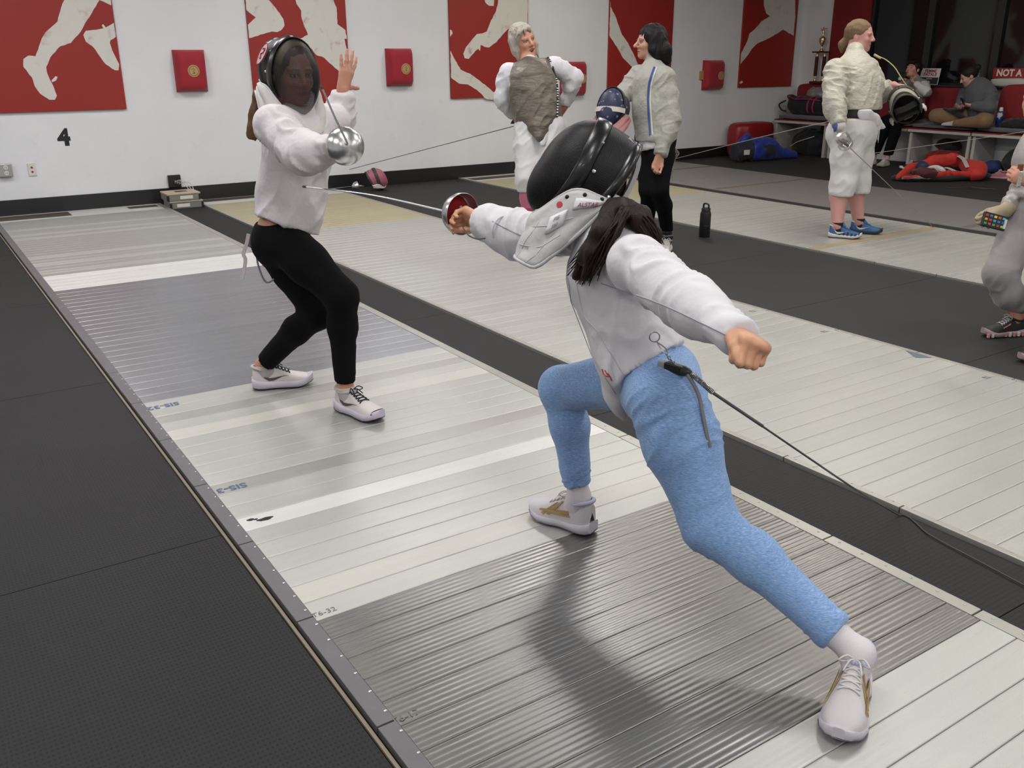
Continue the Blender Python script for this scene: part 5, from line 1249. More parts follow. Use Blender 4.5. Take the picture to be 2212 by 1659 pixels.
# ---- grey-haired woman in brown lame vest
def grey_haired():
    D = 7.1; A = lambda x, y, d=0.0: at(x, y, D=D+d)
    base = A(1160, 540); base[2] = PTOP
    NK = A(1143, 140); C = A(1150, 182); Wt = A(1158, 225); P = A(1166, 268); SR = A(1098, 156, 0.05); SL = A(1196, 142, 0.05); ER = A(1084, 212, 0.10); WR = A(1112, 250, 0.25); EL = A(1243, 168, 0.12); WL = A(1218, 232, 0.22)
    HR = P-RT*0.085-V3(0, 0, 0.04); HL = P+RT*0.085-V3(0, 0, 0.04); gz = lambda p, z: V3(p[0], p[1], z)
    KR = A(1138, 385); KL = A(1188, 385); AR = gz(A(1150, 480), 0.10); AL = gz(KL+RT*0.02, 0.10)
    AR = V3(KR[0], KR[1], 0.115)+RT*0.03; AL = V3(KL[0], KL[1], 0.115)+RT*0.03
    f = nrm(-CF*0.95+RT*0.25); hf = Fr(A(1131, 88), nrm(-CF*0.86+RT*0.50+V3(0, 0, 0.0)), V3(0, 0, 1)-RT*0.36)
    dims = (0.165, 0.150, 0.158, 0.72)
    s = S(); torso(s, P, Wt, C, NK, dims, f, f); arm(s, SR, ER, WR, (0.05, 0.042, 0.028)); arm(s, SL, EL, WL, (0.05, 0.042, 0.028)); s.cone(SL, SR, 0.05, 0.05, 0.05)
    leg(s, HR, KR, AR, (0.09, 0.06, 0.055, 0.036), CF); leg(s, HL, KL, AL, (0.09, 0.06, 0.055, 0.036), CF)
    fo = nrm(-CF+RT*0.3)
    for a in (AR, AL): s.cone(a, a+fo*0.05-V3(0, 0, 0.05), 0.035, 0.03)
    kw = dict(smile=0.8, open_=0.9); head(s, hf, 1.04, NK, 0.055, **kw)
    hand(s, WR, nrm(V3(*(RT*0.8))+V3(0, 0, -0.5)+CF*0.2), CF, 1, (0.4, 0.4, 0.4, 0.4)); hand(s, WL, nrm(-RT*0.5+V3(0, 0, -0.6)+CF*0.4), CF, 1, (0.4, 0.4, 0.4, 0.4))
    b = shape('person', s, M_SKIN, None, 0.011, [(*box_around(hf.o, 0.125), 0.0042)], base, paint=skin_paint('#c98f74', [(hf, 1.04, dict(brow='#7d6a58', lip='#b5605a', smile=0.8, open_=0.9, teeth=True, eye='#4a3a30'))]))
    tag(b, 'laughing grey-haired woman in brown metallic vest, hands behind her back', 'person')
    # white jacket sleeves
    s = S(); torso(s, P, Wt, C, NK, dims, f, f, 0.012); s.cut(lerp(P, Wt, -0.6), (0, 0, -1)); s.cone(SL, SR, 0.060, 0.060, 0.05); s.cone(NK-V3(0, 0, 0.03), NK+V3(0, 0, 0.022), 0.066, 0.058, 0.02)
    for a, e, w in ((SR, ER, WR), (SL, EL, WL)):
        q = arm(S(), a, e, w, (0.066, 0.056, 0.042), 0.004, 0.03); q.cut(lerp(e, w, 0.94), nrm(w-e)); s.grp(q, 0.03)
    cr = A(1172, 312, -0.13); s.cone(P+f*0.08, cr, 0.09, 0.02, 0.03, flat=f, q=0.4)
    shape('jacket', s, M_JACKET, b, 0.011, disp=folds([(SR, ER, 0.009, 16, 0.14), (ER, WR, 0.009, 20, 0.12), (SL, EL, 0.009, 18, 0.14), (EL, WL, 0.009, 20, 0.12)]))
    # vest
    s = S(); torso(s, lerp(P, Wt, 0.25), Wt, C, NK, (0.163, 0.156, 0.160, 0.76), f, f, 0.022); s.cut(lerp(P, Wt, 0.15), (0, 0, -1)); s.cone(lerp(SL, SR, 0.13), lerp(SL, SR, 0.87), 0.064, 0.064, 0.05); s.cone(NK-V3(0, 0, 0.03), NK+V3(0, 0, 0.0), 0.072, 0.062, 0.02)
    pt = A(1166, 298, -0.14); s.cone(lerp(P, Wt, 0.5)+f*0.055, pt, 0.165, 0.035, 0.02, flat=f, q=0.50)
    u = nrm(SL-SR); s.cut(SR+u*0.010, nrm(-u+V3(0, 0, 0.15))); s.cut(SL-u*0.015, nrm(u+V3(0, 0, 0.15)))
    vo = shape('vest', s, M_LAMEB, b, 0.009, disp=folds([(lerp(P, Wt, -0.4), C, 0.011, 15, 0.4)], 0.004, (7, 7, 10)))
    bv = bvh(vo); z = MB(); pts = []
    for (px, py) in spline(np.array([(1172, 112), (1190, 135), (1201, 170), (1204, 210), (1203, 252)], float), 60):
        h = bv.ray_cast(Vector(CAM-WO[vo]), Vector(nrm(ray(px, py))))
        if h[0] is not None: pts.append(np.array(h[0])+WO[vo]+np.array(h[1])*0.002)
    if len(pts) > 4:
        zb = MB().tube(pts, 0.008, 6).build('zip', M('zip_black', (0.01, 0.01, 0.014), 0.5), vo)
        t = MB()
        for i in range(0, len(pts)-1, 2): t.tube([pts[i]+f*0.006-RT*0.006, pts[i]+f*0.006+RT*0.006], 0.0035, 5)
        t.build('zip_teeth', M('zip_teeth', (0.45, 0.45, 0.45), 0.4, 0.6), zb)
    # breeches and pink socks
    s = S(); torso(s, P, Wt, C, NK, dims, f, f, 0.008); s.cut(lerp(P, Wt, 0.5), (0, 0, 1))
    for H_, K_, A_ in ((HR, KR, AR), (HL, KL, AL)):
        q = leg(S(), H_, K_, A_, (0.112, 0.080, 0.068, 0.05), CF, 0.006, 0.03); q.cut(lerp(K_, A_, 0.22), (0, 0, -1)); s.grp(q, 0.04)
    shape('breeches', s, M_BREECH, b, 0.011, disp=folds([(HR, lerp(KR, AR, 0.2), 0.009, 14, 0.16), (HL, lerp(KL, AL, 0.2), 0.009, 14, 0.16)]))
    mp = cloth('pink_sock', '#b8657a', 0.8, fold=0.1); mp2 = cloth('dark_pink_sock', '#99405a', 0.8, fold=0.1)
    for K_, A_ in ((KR, AR), (KL, AL)):
        s = S(); leg(s, K_+V3(0, 0, 0.1), K_, A_, (0.07, 0.062, 0.058, 0.04), CF, 0.004, 0.03); s.cone(A_, A_+fo*0.05-V3(0, 0, 0.04), 0.04, 0.03); s.cut(lerp(K_, A_, 0.15), (0, 0, 1)); zc = lerp(K_, A_, 0.48)[2]
        shape('sock', s, [mp, mp2], b, 0.012, mif=lambda c, zc=zc: (c[:, 2] < zc).astype(int))
    for A_ in (AR, AL):
        shoe(b, Fr(V3(A_[0], A_[1], PTOP+0.003)-fo*0.05, fo), 0.26, dict(upper=M('shoe_white', '#cfc9cb'), sole=M('sole_white', '#c9c5cc'), lace=M('lace_white', '#d5d1cf')))
    # hair
    mh = hairmat('grey_hair', '#8c8378', '#c9c0b2'); s = S(); hair_cap(s, hf, 1.06); s.ell((0.10, -0.01, -0.035), (0.075, 0.075, 0.105), 0.012, 's', hf)
    for y, zt in ((0.078, -0.16), (-0.078, -0.15), (0.05, -0.13), (-0.05, -0.13), (-0.085, -0.10)): s.chain([hf.w((-0.02, y, 0.03)), hf.w((0.0, y*1.12, -0.05)), hf.w((0.012, y*1.12, zt))], [0.030, 0.024, 0.008], 0.02)
    for y in (0.03, 0.0, -0.03, -0.05): s.chain([hf.w((0.05, y*0.6-0.01, 0.112)), hf.w((0.088, y*1.2-0.015, 0.088)), hf.w((0.094, y*1.9-0.025, 0.050))], [0.014, 0.010, 0.003], 0.015)
    shape('hair', s, mh, b, 0.0065, disp=lambda V, N: 0.0035*ridge(np.stack([hf.l(V)[:, 0]*40, hf.l(V)[:, 1]*75, V[:, 2]*6], 1)))
    return b
from mathutils.bvhtree import BVHTree
def bvh(o): return BVHTree.FromPolygons([v.co[:] for v in o.data.vertices], [p.vertices[:] for p in o.data.polygons])
def proj(o, px, py, e=0.002):
    h = bvh_cache.setdefault(o.name, bvh(o)).ray_cast(Vector(CAM-WO[o]), Vector(nrm(ray(px, py))))
    return None if h[0] is None else np.array(h[0])+WO[o]+np.array(h[1])*e
bvh_cache = {}
grey_haired()

# ---- dark-haired woman in grey lame jacket holding a mask
def dark_haired():
    D = 6.95; A = lambda x, y, d=0.0: at(x, y, D=D+d)
    base = V3(4.75, 5.2, 0.0)
    NK = A(1412, 132); C = A(1408, 188); Wt = A(1410, 240); P = A(1416, 290); SL = A(1438, 168, -0.10); SR = A(1380, 162, 0.12); EL = A(1452, 258, -0.12); WL = A(1424, 338, -0.14); ER = A(1346, 205, 0.10); WR = A(1322, 258, -0.02)
    fo = nrm(-RT*0.75-CF*0.65); lat = nrm(np.cross((0, 0, 1), fo))
    HL = P+lat*0.08-V3(0, 0, 0.03); HR = P-lat*0.08-V3(0, 0, 0.03)
    if HL@CF > HR@CF: pass
    f1 = Fr(at(1443, 540, Z=0.003)+V3(0, 0, 0), nrm(-RT*0.35-CF*0.95)); f1.o[2] = 0.003; f2 = Fr(f1.o-RT*0.13+CF*0.12, nrm(-RT*0.9-CF*0.3))
    AL = f1.w((0.04, 0, 0.11)); AR = f2.w((0.04, 0, 0.11)); KL = A(1424, 410, -0.05); KR = A(1400, 410, 0.05)
    hf = Fr(A(1404, 92), nrm(-RT*0.95-CF*0.22+V3(0, 0, 0.02)))
    dims = (0.150, 0.132, 0.142, 0.72)
    s = S(); torso(s, P, Wt, C, NK, dims, fo, fo); arm(s, SL, EL, WL, (0.048, 0.04, 0.026)); arm(s, SR, ER, WR, (0.048, 0.04, 0.026)); s.cone(SL, SR, 0.052, 0.052, 0.06)
    leg(s, HL, KL, AL, (0.085, 0.058, 0.052, 0.034), CF*0.3+RT); leg(s, HR, KR, AR, (0.085, 0.058, 0.052, 0.034), CF*0.3+RT)
    s.cone(AL, f1.w((0.06, 0, 0.05)), 0.032, 0.024); s.cone(AR, f2.w((0.06, 0, 0.05)), 0.032, 0.024)
    head(s, hf, 1.0, NK, 0.050, nose=1.5, smile=0.6)
    hand(s, WL, nrm(V3(0, 0, -1)-RT*0.25), -CF, 1, (0.7, 0.8, 0.85, 0.9), (0.3, 0.4)); hand(s, WR, nrm(-RT*0.7-CF*0.3+V3(0, 0, -0.3)), V3(0, 0, -1), 1, (0.7, 0.7, 0.7, 0.7), (0.5, 0.3))
    b = shape('person', s, M_SKIN, None, 0.011, [(*box_around(hf.o, 0.125), 0.0042)], base, paint=skin_paint('#c08f78', [(hf, 1.0, dict(brow='#1a120e', lip='#a85a55', smile=0.6, eye='#1a100c'))]))
    tag(b, 'dark-haired woman in grey metallic jacket holding a mask under her arm', 'person')
    s = S(); leg_ = 0.005; torso(s, P, Wt, C, NK, dims, fo, fo, 0.006); s.cut(lerp(P, Wt, 0.6), (0, 0, 1))
    for H_, K_, A_ in ((HL, KL, AL), (HR, KR, AR)):
        q = leg(S(), H_, K_, A_, (0.092, 0.063, 0.056, 0.040), CF*0.3+RT, 0.005, 0.03); q.cut(lerp(K_, A_, 0.86), (0, 0, -1)); s.grp(q, 0.04)
    shape('leggings', s, M_BLACKLEG, b, 0.012)
    for K_, A_, f in ((KL, AL, f1), (KR, AR, f2)):
        s = S(); s.cone(lerp(A_, K_, 0.3), A_, 0.043, 0.039, 0.01); s.cone(A_, f.w((0.06, 0, 0.055)), 0.038, 0.034, 0.02); s.cut(lerp(A_, K_, 0.22), (0, 0, 1)); z0 = A_[2]
        shape('sock', s, [M('sock_black', (0.012, 0.012, 0.014), 0.9), M('sock_pattern', srgb('#8d8c92'), 0.9)], b, 0.010, mif=lambda c, z0=z0: ((np.abs(np.sin((c[:, 2]-z0)*75)) > 0.82)).astype(int))
    mt = dict(upper=M('shoe_white2', srgb('#dad7d2'), 0.6, bump=0.15, bs=300), sole=M('sole_white2', srgb('#d6d3cf'), 0.5), lace=M('lace_white', '#d5d1cf'), lining=M('lining_w', srgb('#cfcac4'), 0.8))
    shoe(b, f1, 0.25, mt, wid=1.1); shoe(b, f2, 0.25, mt, wid=1.1)
    # white under-jacket hem, then the lame jacket
    s = S(); torso(s, lerp(P, Wt, -0.6), Wt, C, NK, (0.155, 0.142, 0.146, 0.75), fo, fo, 0.008); s.cut(lerp(P, Wt, -0.48), nrm(V3(0, 0, -1)+RT*0.35)); s.cut(Wt, (0, 0, 1)); shape('under_jacket', s, M_JACKET, b, 0.012)
    s = S(); torso(s, lerp(P, Wt, -0.4), Wt, C, NK, (0.158, 0.144, 0.146, 0.78), fo, fo, 0.014); s.cut(lerp(P, Wt, -0.22), nrm(V3(0, 0, -1)+RT*0.12)); s.cone(SL, SR, 0.062, 0.060, 0.06); s.cone(NK-V3(0, 0, 0.035), NK+V3(0, 0, 0.022), 0.076, 0.062, 0.02)
    q = arm(S(), SL, EL, WL, (0.068, 0.058, 0.046), 0.004, 0.03); q.cut(lerp(EL, WL, 0.97), nrm(WL-EL)); s.grp(q, 0.035)
    q = arm(S(), SR, ER, WR, (0.066, 0.056, 0.046), 0.004, 0.03); q.cut(lerp(ER, WR, 0.9), nrm(WR-ER)); s.grp(q, 0.035)
    jo = shape('jacket', s, M_LAME, b, 0.009, disp=folds([(SL, EL, 0.010, 18, 0.14), (EL, WL, 0.009, 20, 0.12), (SR, ER, 0.009, 20, 0.12), (lerp(P, Wt, -0.4), C, 0.006, 9, 0.16)], 0.003, (8, 8, 6)))
    for off, w, m, nm in ((0, 0.016, M('strap_blue', srgb('#2a4684'), 0.6), 'blue_strap'), (5, 0.010, M('strap_pale', srgb('#c3bfb4'), 0.7), 'front_seam')):
        pts = [proj(jo, px+off, py, 0.003) for px, py in spline(np.array([(1414, 145), (1407, 165), (1402, 185), (1400, 220), (1403, 265), (1405, 292)], float), 30)]
        pts = [p for p in pts if p is not None]
        if len(pts) > 4: MB().ribbon(pts, RT, w, 0.003).build(nm, m, jo)
    # hair: black bob
    mh = hairmat('black_hair', '#070606', '#171312'); s = S(); hair_cap(s, hf, 1.04); s.ell((0.105, 0, -0.055), (0.080, 0.10, 0.105), 0.012, 's', hf)
    for y in (0.075, -0.075, 0.04, -0.04, 0.0): s.chain([hf.w((-0.04, y, 0.04)), hf.w((-0.070, y*1.3, -0.06)), hf.w((-0.095, y*1.45, -0.125))], [0.055, 0.058, 0.036], 0.03)
    for y in (0.082, -0.082): s.chain([hf.w((0.03, y, 0.05)), hf.w((0.010, y*1.15, -0.05)), hf.w((-0.02, y*1.3, -0.12))], [0.018, 0.028, 0.022], 0.02)
    shape('hair', s, mh, b, 0.007, disp=lambda V, N: 0.0065*ridge(np.stack([V[:, 0]*42, V[:, 1]*42, V[:, 2]*5], 1)))
    # bundle of cords at the hip
    t = MB()
    for i in range(6):
        p0 = A(1452+random.uniform(-3, 3), 318, -0.05); pts = [p0, p0+RT*random.uniform(0.0, 0.05)-V3(0, 0, 0.05), p0+RT*random.uniform(-0.03, 0.05)-V3(0, 0, random.uniform(0.08, 0.16)), p0+RT*random.uniform(-0.02, 0.02)-V3(0, 0, random.uniform(0.12, 0.26))]
        t.tube(spline(pts, 20), 0.0028, 5)
    t.build('body_cord_bundle', M('cord_beige', srgb('#a89684'), 0.6), b)
    return b, WR, fo
DH, DHW, _ = dark_haired()
# the mask she carries
mfr = Fr(at(1322, 232, D=6.78), nrm(-RT*0.45-CF*0.85+V3(0, 0, 0.25)), V3(0, 0, 1))
def starmat():
    t = NT('navy_print'); v = t.coord(); vo = t.n('ShaderNodeTexVoronoi', Scale=26.0); t.l(v, vo.inputs['Vector']); k = t.ramp(vo.outputs[0], [(0.20, (1, 1, 1)), (0.26, (0, 0, 0))]); t.col(t.mix(t.math('MULTIPLY', k, 0.6), srgb('#141c3c'), srgb('#8d9cc0'))); t.set(Roughness=0.5); return t.m
M_NAVY = starmat()
mo = fmask(None, mfr, sc=1.0, wire=M_NAVY, side=M_NAVY, band=M('navy_band', srgb('#10131f'), 0.4), bib=M('bib_pinkish', srgb('#9c6f68'), 0.8), marks=False, tongue=False, bibdrop=0.12, depth=0.09)
tag(mo, 'navy patterned fencing mask held under the dark-haired woman\'s arm', 'mask')
MB().ribbon([mfr.w(p) for p in spline([(0.03, 0.118, -0.03), (0.085, 0.08, -0.03), (0.108, 0.0, -0.03), (0.085, -0.08, -0.03), (0.03, -0.118, -0.03)], 24)], mfr.z, 0.035, 0.003).build('white_strap', M('strap_white', srgb('#c7c0b6'), 0.6), mo)
pp = [mfr.w((0.095-0.02*abs(y)/0.03-0.30*(z-0.03)**1, y, z)) for y, z in ((-0.035, 0.035), (-0.03, 0.085), (0.0, 0.105), (0.03, 0.085), (0.035, 0.035))]
o = mk('visor_window', pp, [[0, 1, 2, 3, 4]], M('visor_clear', srgb('#b7c3cc'), 0.1, 0.3), mo); solid(o, 0.004)
# ---- woman in cream lame with sabre and white mask
def sabreuse():
    D = 7.75; A = lambda x, y, d=0.0: at(x, y, D=D+d)
    base = V3(6.7, 4.95, PTOP)
    f1 = Fr(at(1792, 512, Z=PTOP), nrm(RT*0.93-CF*0.38)); f2 = Fr(at(1838, 503, Z=PTOP), nrm(RT*0.96-CF*0.28)); f1.o[2] = f2.o[2] = PTOP+0.002
    NK = A(1846, 118); C = A(1846, 175); Wt = A(1848, 225); P = A(1846, 275); SR = A(1806, 152, -0.14); SL = A(1872, 148, 0.16); ER = A(1802, 220, -0.25); WR = A(1813, 272, -0.32); EL = A(1898, 205, 0.14); WL = A(1930, 184, 0.05)
    fo = nrm(RT*0.80-CF*0.60); lat = nrm(np.cross((0, 0, 1), fo)); HR = P-lat*0.09-V3(0, 0, 0.06); HL = P+lat*0.09-V3(0, 0, 0.06)
    AR = f1.w((0.05, 0, 0.10)); AL = f2.w((0.05, 0, 0.10)); KR = lerp(AR, HR, 0.47); KL = lerp(AL, HL, 0.47)
    hf = Fr(A(1858, 78), nrm(RT*0.84-CF*0.54+V3(0, 0, -0.03)))
    dims = (0.205, 0.195, 0.195, 0.85)
    s = S(); torso(s, P, Wt, C, NK, dims, fo, fo); arm(s, SR, ER, WR, (0.068, 0.056, 0.034)); arm(s, SL, EL, WL, (0.068, 0.056, 0.034)); s.cone(SL, SR, 0.07, 0.07, 0.06)
    leg(s, HR, KR, AR, (0.13, 0.085, 0.074, 0.045), -fo); leg(s, HL, KL, AL, (0.13, 0.085, 0.074, 0.045), -fo)
    s.cone(AR, f1.w((0.07, 0, 0.05)), 0.042, 0.03); s.cone(AL, f2.w((0.07, 0, 0.05)), 0.042, 0.03)
    head(s, hf, 1.04, NK, 0.066, full=1.0)
    hand(s, WL, nrm(RT*0.85+V3(0, 0, -0.1)-CF*0.2), V3(0, 0, -1), -1, (0.5, 0.55, 0.6, 0.6), (0.5, 0.3), 1.0)
    hand(s, WR, nrm(V3(0, 0, -1)+RT*0.25), fo*0.3+CF*0.5, 1, (0.8, 0.9, 0.9, 0.9), (0.3, 0.4))
    b = shape('person', s, M_SKIN, None, 0.011, [(*box_around(hf.o, 0.13), 0.0045)], base, paint=skin_paint('#c9948a', [(hf, 1.04, dict(brow='#7d6450', lip='#a5605a', eye='#4a4a4a', blush=1.0))]))
    tag(b, 'woman in cream metallic jacket and white breeches with blue shoes, holding a sabre', 'person')
    # breeches
    s = S(); torso(s, P, Wt, C, NK, dims, fo, fo, 0.010); s.ell((0, 0, 0), (0.20, 0.20, 0.16), 0.06, 'u', Fr(P-fo*0.03-V3(0, 0, 0.05), fo)); s.cut(lerp(P, Wt, 0.42), (0, 0, 1))
    for H_, K_, A_ in ((HR, KR, AR), (HL, KL, AL)):
        q = S(); q.chain([H_, lerp(H_, K_, 0.5), K_, lerp(K_, A_, 0.35)], [0.142, 0.128, 0.105, 0.095], 0.03); q.cut(lerp(K_, A_, 0.30), (0, 0, -1)); s.grp(q, 0.05)
    shape('breeches', s, M_BREECH, b, 0.011, disp=folds([(H_, lerp(K_, A_, 0.3), 0.008, 10, 0.22) for H_, K_, A_ in ((HR, KR, AR), (HL, KL, AL))], 0.003, (7, 7, 9)))
    # black waistband strip, white jacket tail, lame jacket
    s = S(); torso(s, P, Wt, C, NK, dims, fo, fo, 0.014); s.cut(lerp(P, Wt, 0.45), (0, 0, -1)); s.cut(lerp(P, Wt, 0.95), (0, 0, 1)); shape('waistband', s, M('band_black', (0.008, 0.008, 0.009), 0.7), b, 0.012)
    t0 = A(1862, 245, -0.22); t1 = A(1908, 275, -0.05); s = S(); s.chain([t0+RT*0.02, lerp(t0, t1, 0.5), t1], [0.060, 0.050, 0.022], 0.03, flat=-CF, q=0.22); s.cone(lerp(t0, t1, 0.7), A(1898, 308, -0.05), 0.032, 0.012, 0.02, flat=-CF, q=0.25); s.cut(A(1860, 236, -0.2), (0, 0, 1)); shape('jacket_tail', s, M_JACKET, b, 0.010)
    s = S(); torso(s, lerp(P, Wt, 0.5), Wt, C, NK, (0.205, 0.205, 0.205, 0.90), fo, fo, 0.012); s.ell((0, 0, 0), (0.12, 0.17, 0.11), 0.05, 'u', Fr(C+fo*0.11-V3(0, 0, 0.04), fo)); s.cut(lerp(P, Wt, 0.80), (0, 0, -1)); s.cone(SL, SR, 0.085, 0.085, 0.06); s.cone(NK-V3(0, 0, 0.04), NK+V3(0, 0, 0.03), 0.092, 0.072, 0.025)
    q = arm(S(), SR, ER, WR, (0.086, 0.072, 0.050), 0.004, 0.035); q.cut(lerp(ER, WR, 0.96), nrm(WR-ER)); s.grp(q, 0.035)
    q = arm(S(), SL, EL, WL, (0.085, 0.072, 0.050), 0.004, 0.035); q.cut(lerp(EL, WL, 0.92), nrm(WL-EL)); s.grp(q, 0.035)
    shape('jacket', s, M_LAME_L, b, 0.009, disp=folds([(SR, ER, 0.012, 20, 0.17), (ER, WR, 0.014, 26, 0.15), (SL, EL, 0.01, 20, 0.15), (lerp(P, Wt, 0.6), C, 0.008, 10, 0.3)], 0.003, (8, 8, 8)))
    # glove
    s = S(); s.chain([lerp(ER, WR, 0.86), WR], [0.050, 0.050], 0.01); kn, _ = hand(s, WR, nrm(V3(0, 0, -1)+RT*0.25), fo*0.3+CF*0.5, 1, (0.9, 1.0, 1.0, 1.0), (0.3, 0.4), 1.25); zc = WR+RT*-0.03
    shape('glove', s, [M('glove_white', srgb('#d5d1cb'), 0.7), M('glove_blue', srgb('#4a64a8'), 0.7)], b, 0.007, mif=lambda c: (((c-WR)@RT < -0.028)).astype(int))
    # socks, shoes
    mt = dict(upper=M('shoe_blue', srgb('#2d5f94'), 0.55, bump=0.2, bs=300), sole=M('sole_black', (0.02, 0.02, 0.022), 0.6), lace=M('lace_blue', srgb('#3a76b0'), 0.6), lining=M('lining_pale', srgb('#a8c0d4'), 0.7), toe=M('toe_dark', srgb('#2c2a2a'), 0.6))
    sw = M('swoosh_white', srgb('#d8d4cf'), 0.5); bk = M('shoe_black_panel', (0.015, 0.016, 0.02), 0.6)
    bars = [([(0.30+0.12*i, 0.02), (0.36+0.12*i, 0.02), (0.38+0.12*i, 0.55), (0.33+0.12*i, 0.55)], bk, 'black_panel') for i in range(5)]
    mt1 = dict(mt); mt1['sole'] = M('sole_white3', srgb('#cfcac6'), 0.5); mt1['outsole'] = M('outsole_black', (0.015, 0.015, 0.015), 0.7)
    shoe(b, f1, 0.26, mt1, stripes=[(SWOOSH, sw, 'side_mark')]+bars, wid=1.1); shoe(b, f2, 0.26, mt, stripes=[(SWOOSH, sw, 'side_mark')], wid=1.1)
    for K_, A_, f in ((KR, AR, f1), (KL, AL, f2)):
        s = S(); s.cone(A_+V3(0, 0, 0.05), f.w((0.06, 0, 0.055)), 0.052, 0.038, 0.02); s.cut(A_+V3(0, 0, 0.030), (0, 0, 1)); shape('sock', s, M('sock_black', (0.012, 0.012, 0.014)), b, 0.010)
    # hair tied back
    mh = hairmat('light_brown_hair', '#5c4838', '#8f7558'); s = S(); hair_cap(s, hf, 1.04); s.ell((0.10, 0, -0.045), (0.082, 0.10, 0.115), 0.012, 's', hf); s.ell((0.02, 0.09, -0.06), (0.06, 0.03, 0.07), 0.01, 's', hf); s.ell((0.02, -0.09, -0.06), (0.06, 0.03, 0.07), 0.01, 's', hf)
    s.chain([hf.w((-0.10, 0, -0.03)), hf.w((-0.13, 0, -0.07)), hf.w((-0.135, 0, -0.13))], [0.035, 0.035, 0.012], 0.03)
    shape('hair', s, mh, b, 0.008, disp=lambda V, N: 0.003*ridge(np.stack([hf.l(V)[:, 0]*12, hf.l(V)[:, 1]*50, hf.l(V)[:, 2]*55], 1)))
    return WR, WL, kn
_wr, _wl, _kn = sabreuse()
gp = at(1828, 312, D=7.36); tp = at(2016, 490, Z=PTOP+0.008); dv = nrm(tp-gp)
sb, _ = sword('sabre', 'sabre hanging from the woman in blue shoes, its point resting on the piste', gp, dv, tp, R=0.060, thick=1.0, bell=M('sabre_guard', (0.7, 0.69, 0.66), 0.3, 0.8))
fr_ = Fr(gp, dv, (0, 0, 1)); MB().ribbon([fr_.w(p) for p in spline([(0.0, 0.0, 0.055), (-0.06, 0.0, 0.07), (-0.11, 0, 0.04), (-0.125, 0, 0.0)], 16)], fr_.y, 0.03, 0.003).build('knuckle_bow', MATS['sabre_guard'], sb)
# white mask she holds, seen from behind
mf = Fr(at(1953, 226, D=7.70), nrm(RT*0.15+CF*0.90+V3(0, 0, 0.30)), nrm(-RT*0.45+V3(0, 0, 0.85)))
M_LAMEW = cloth('bib_lame_white', '#bdb7a8', 0.6, fold=0.3, fs=14)
m2 = fmask(None, mf, sc=1.14, bib=M_LAMEW, side=M('mask_lame_side', srgb('#a09a8c'), 0.6), band=M('band_grey', srgb('#3a3936'), 0.5), pad=M('pad_dark', srgb('#2b2c28'), 0.9), marks=False, tongue=False, bibdrop=0.0, bib_flare=0.015, pad_back=0.95)
tag(m2, 'cream fencing mask hanging open from the hand of the woman in blue shoes', 'mask')
MB().ribbon([mf.w(p) for p in spline([(-0.10, 0.09, 0.02), (-0.135, 0.05, 0.03), (-0.145, 0, 0.03), (-0.135, -0.05, 0.03), (-0.10, -0.09, 0.02)], 20)], mf.z, 0.05, 0.008).build('back_strap', M('strap_black', (0.015, 0.015, 0.016), 0.6), m2)
MB().box((-0.03, -0.085, -0.115), (0.06, 0.085, -0.08), fr=mf, bev=0.01).build('chin_pad', M('chin_pad', (0.03, 0.03, 0.032), 0.9), m2)
w0 = at(1892, 121, D=7.78)
o = MB().tube(spline([w0, at(1912, 128, D=7.75), at(1932, 145, D=7.70), at(1945, 165, D=7.68), at(1965, 195, D=7.66)], 24), 0.0045, 6).build('mask_cord', M('cord_yellow', srgb('#b7a878'), 0.5), None); tag(o, 'yellowish mask cord arching from the shoulder of the woman in blue shoes to her mask', 'cord')
o2 = MB().tube([at(1888, 118, D=7.79), at(1903, 126, D=7.77)], 0.010, 8).build('clip', MATS['cord_yellow'], o)

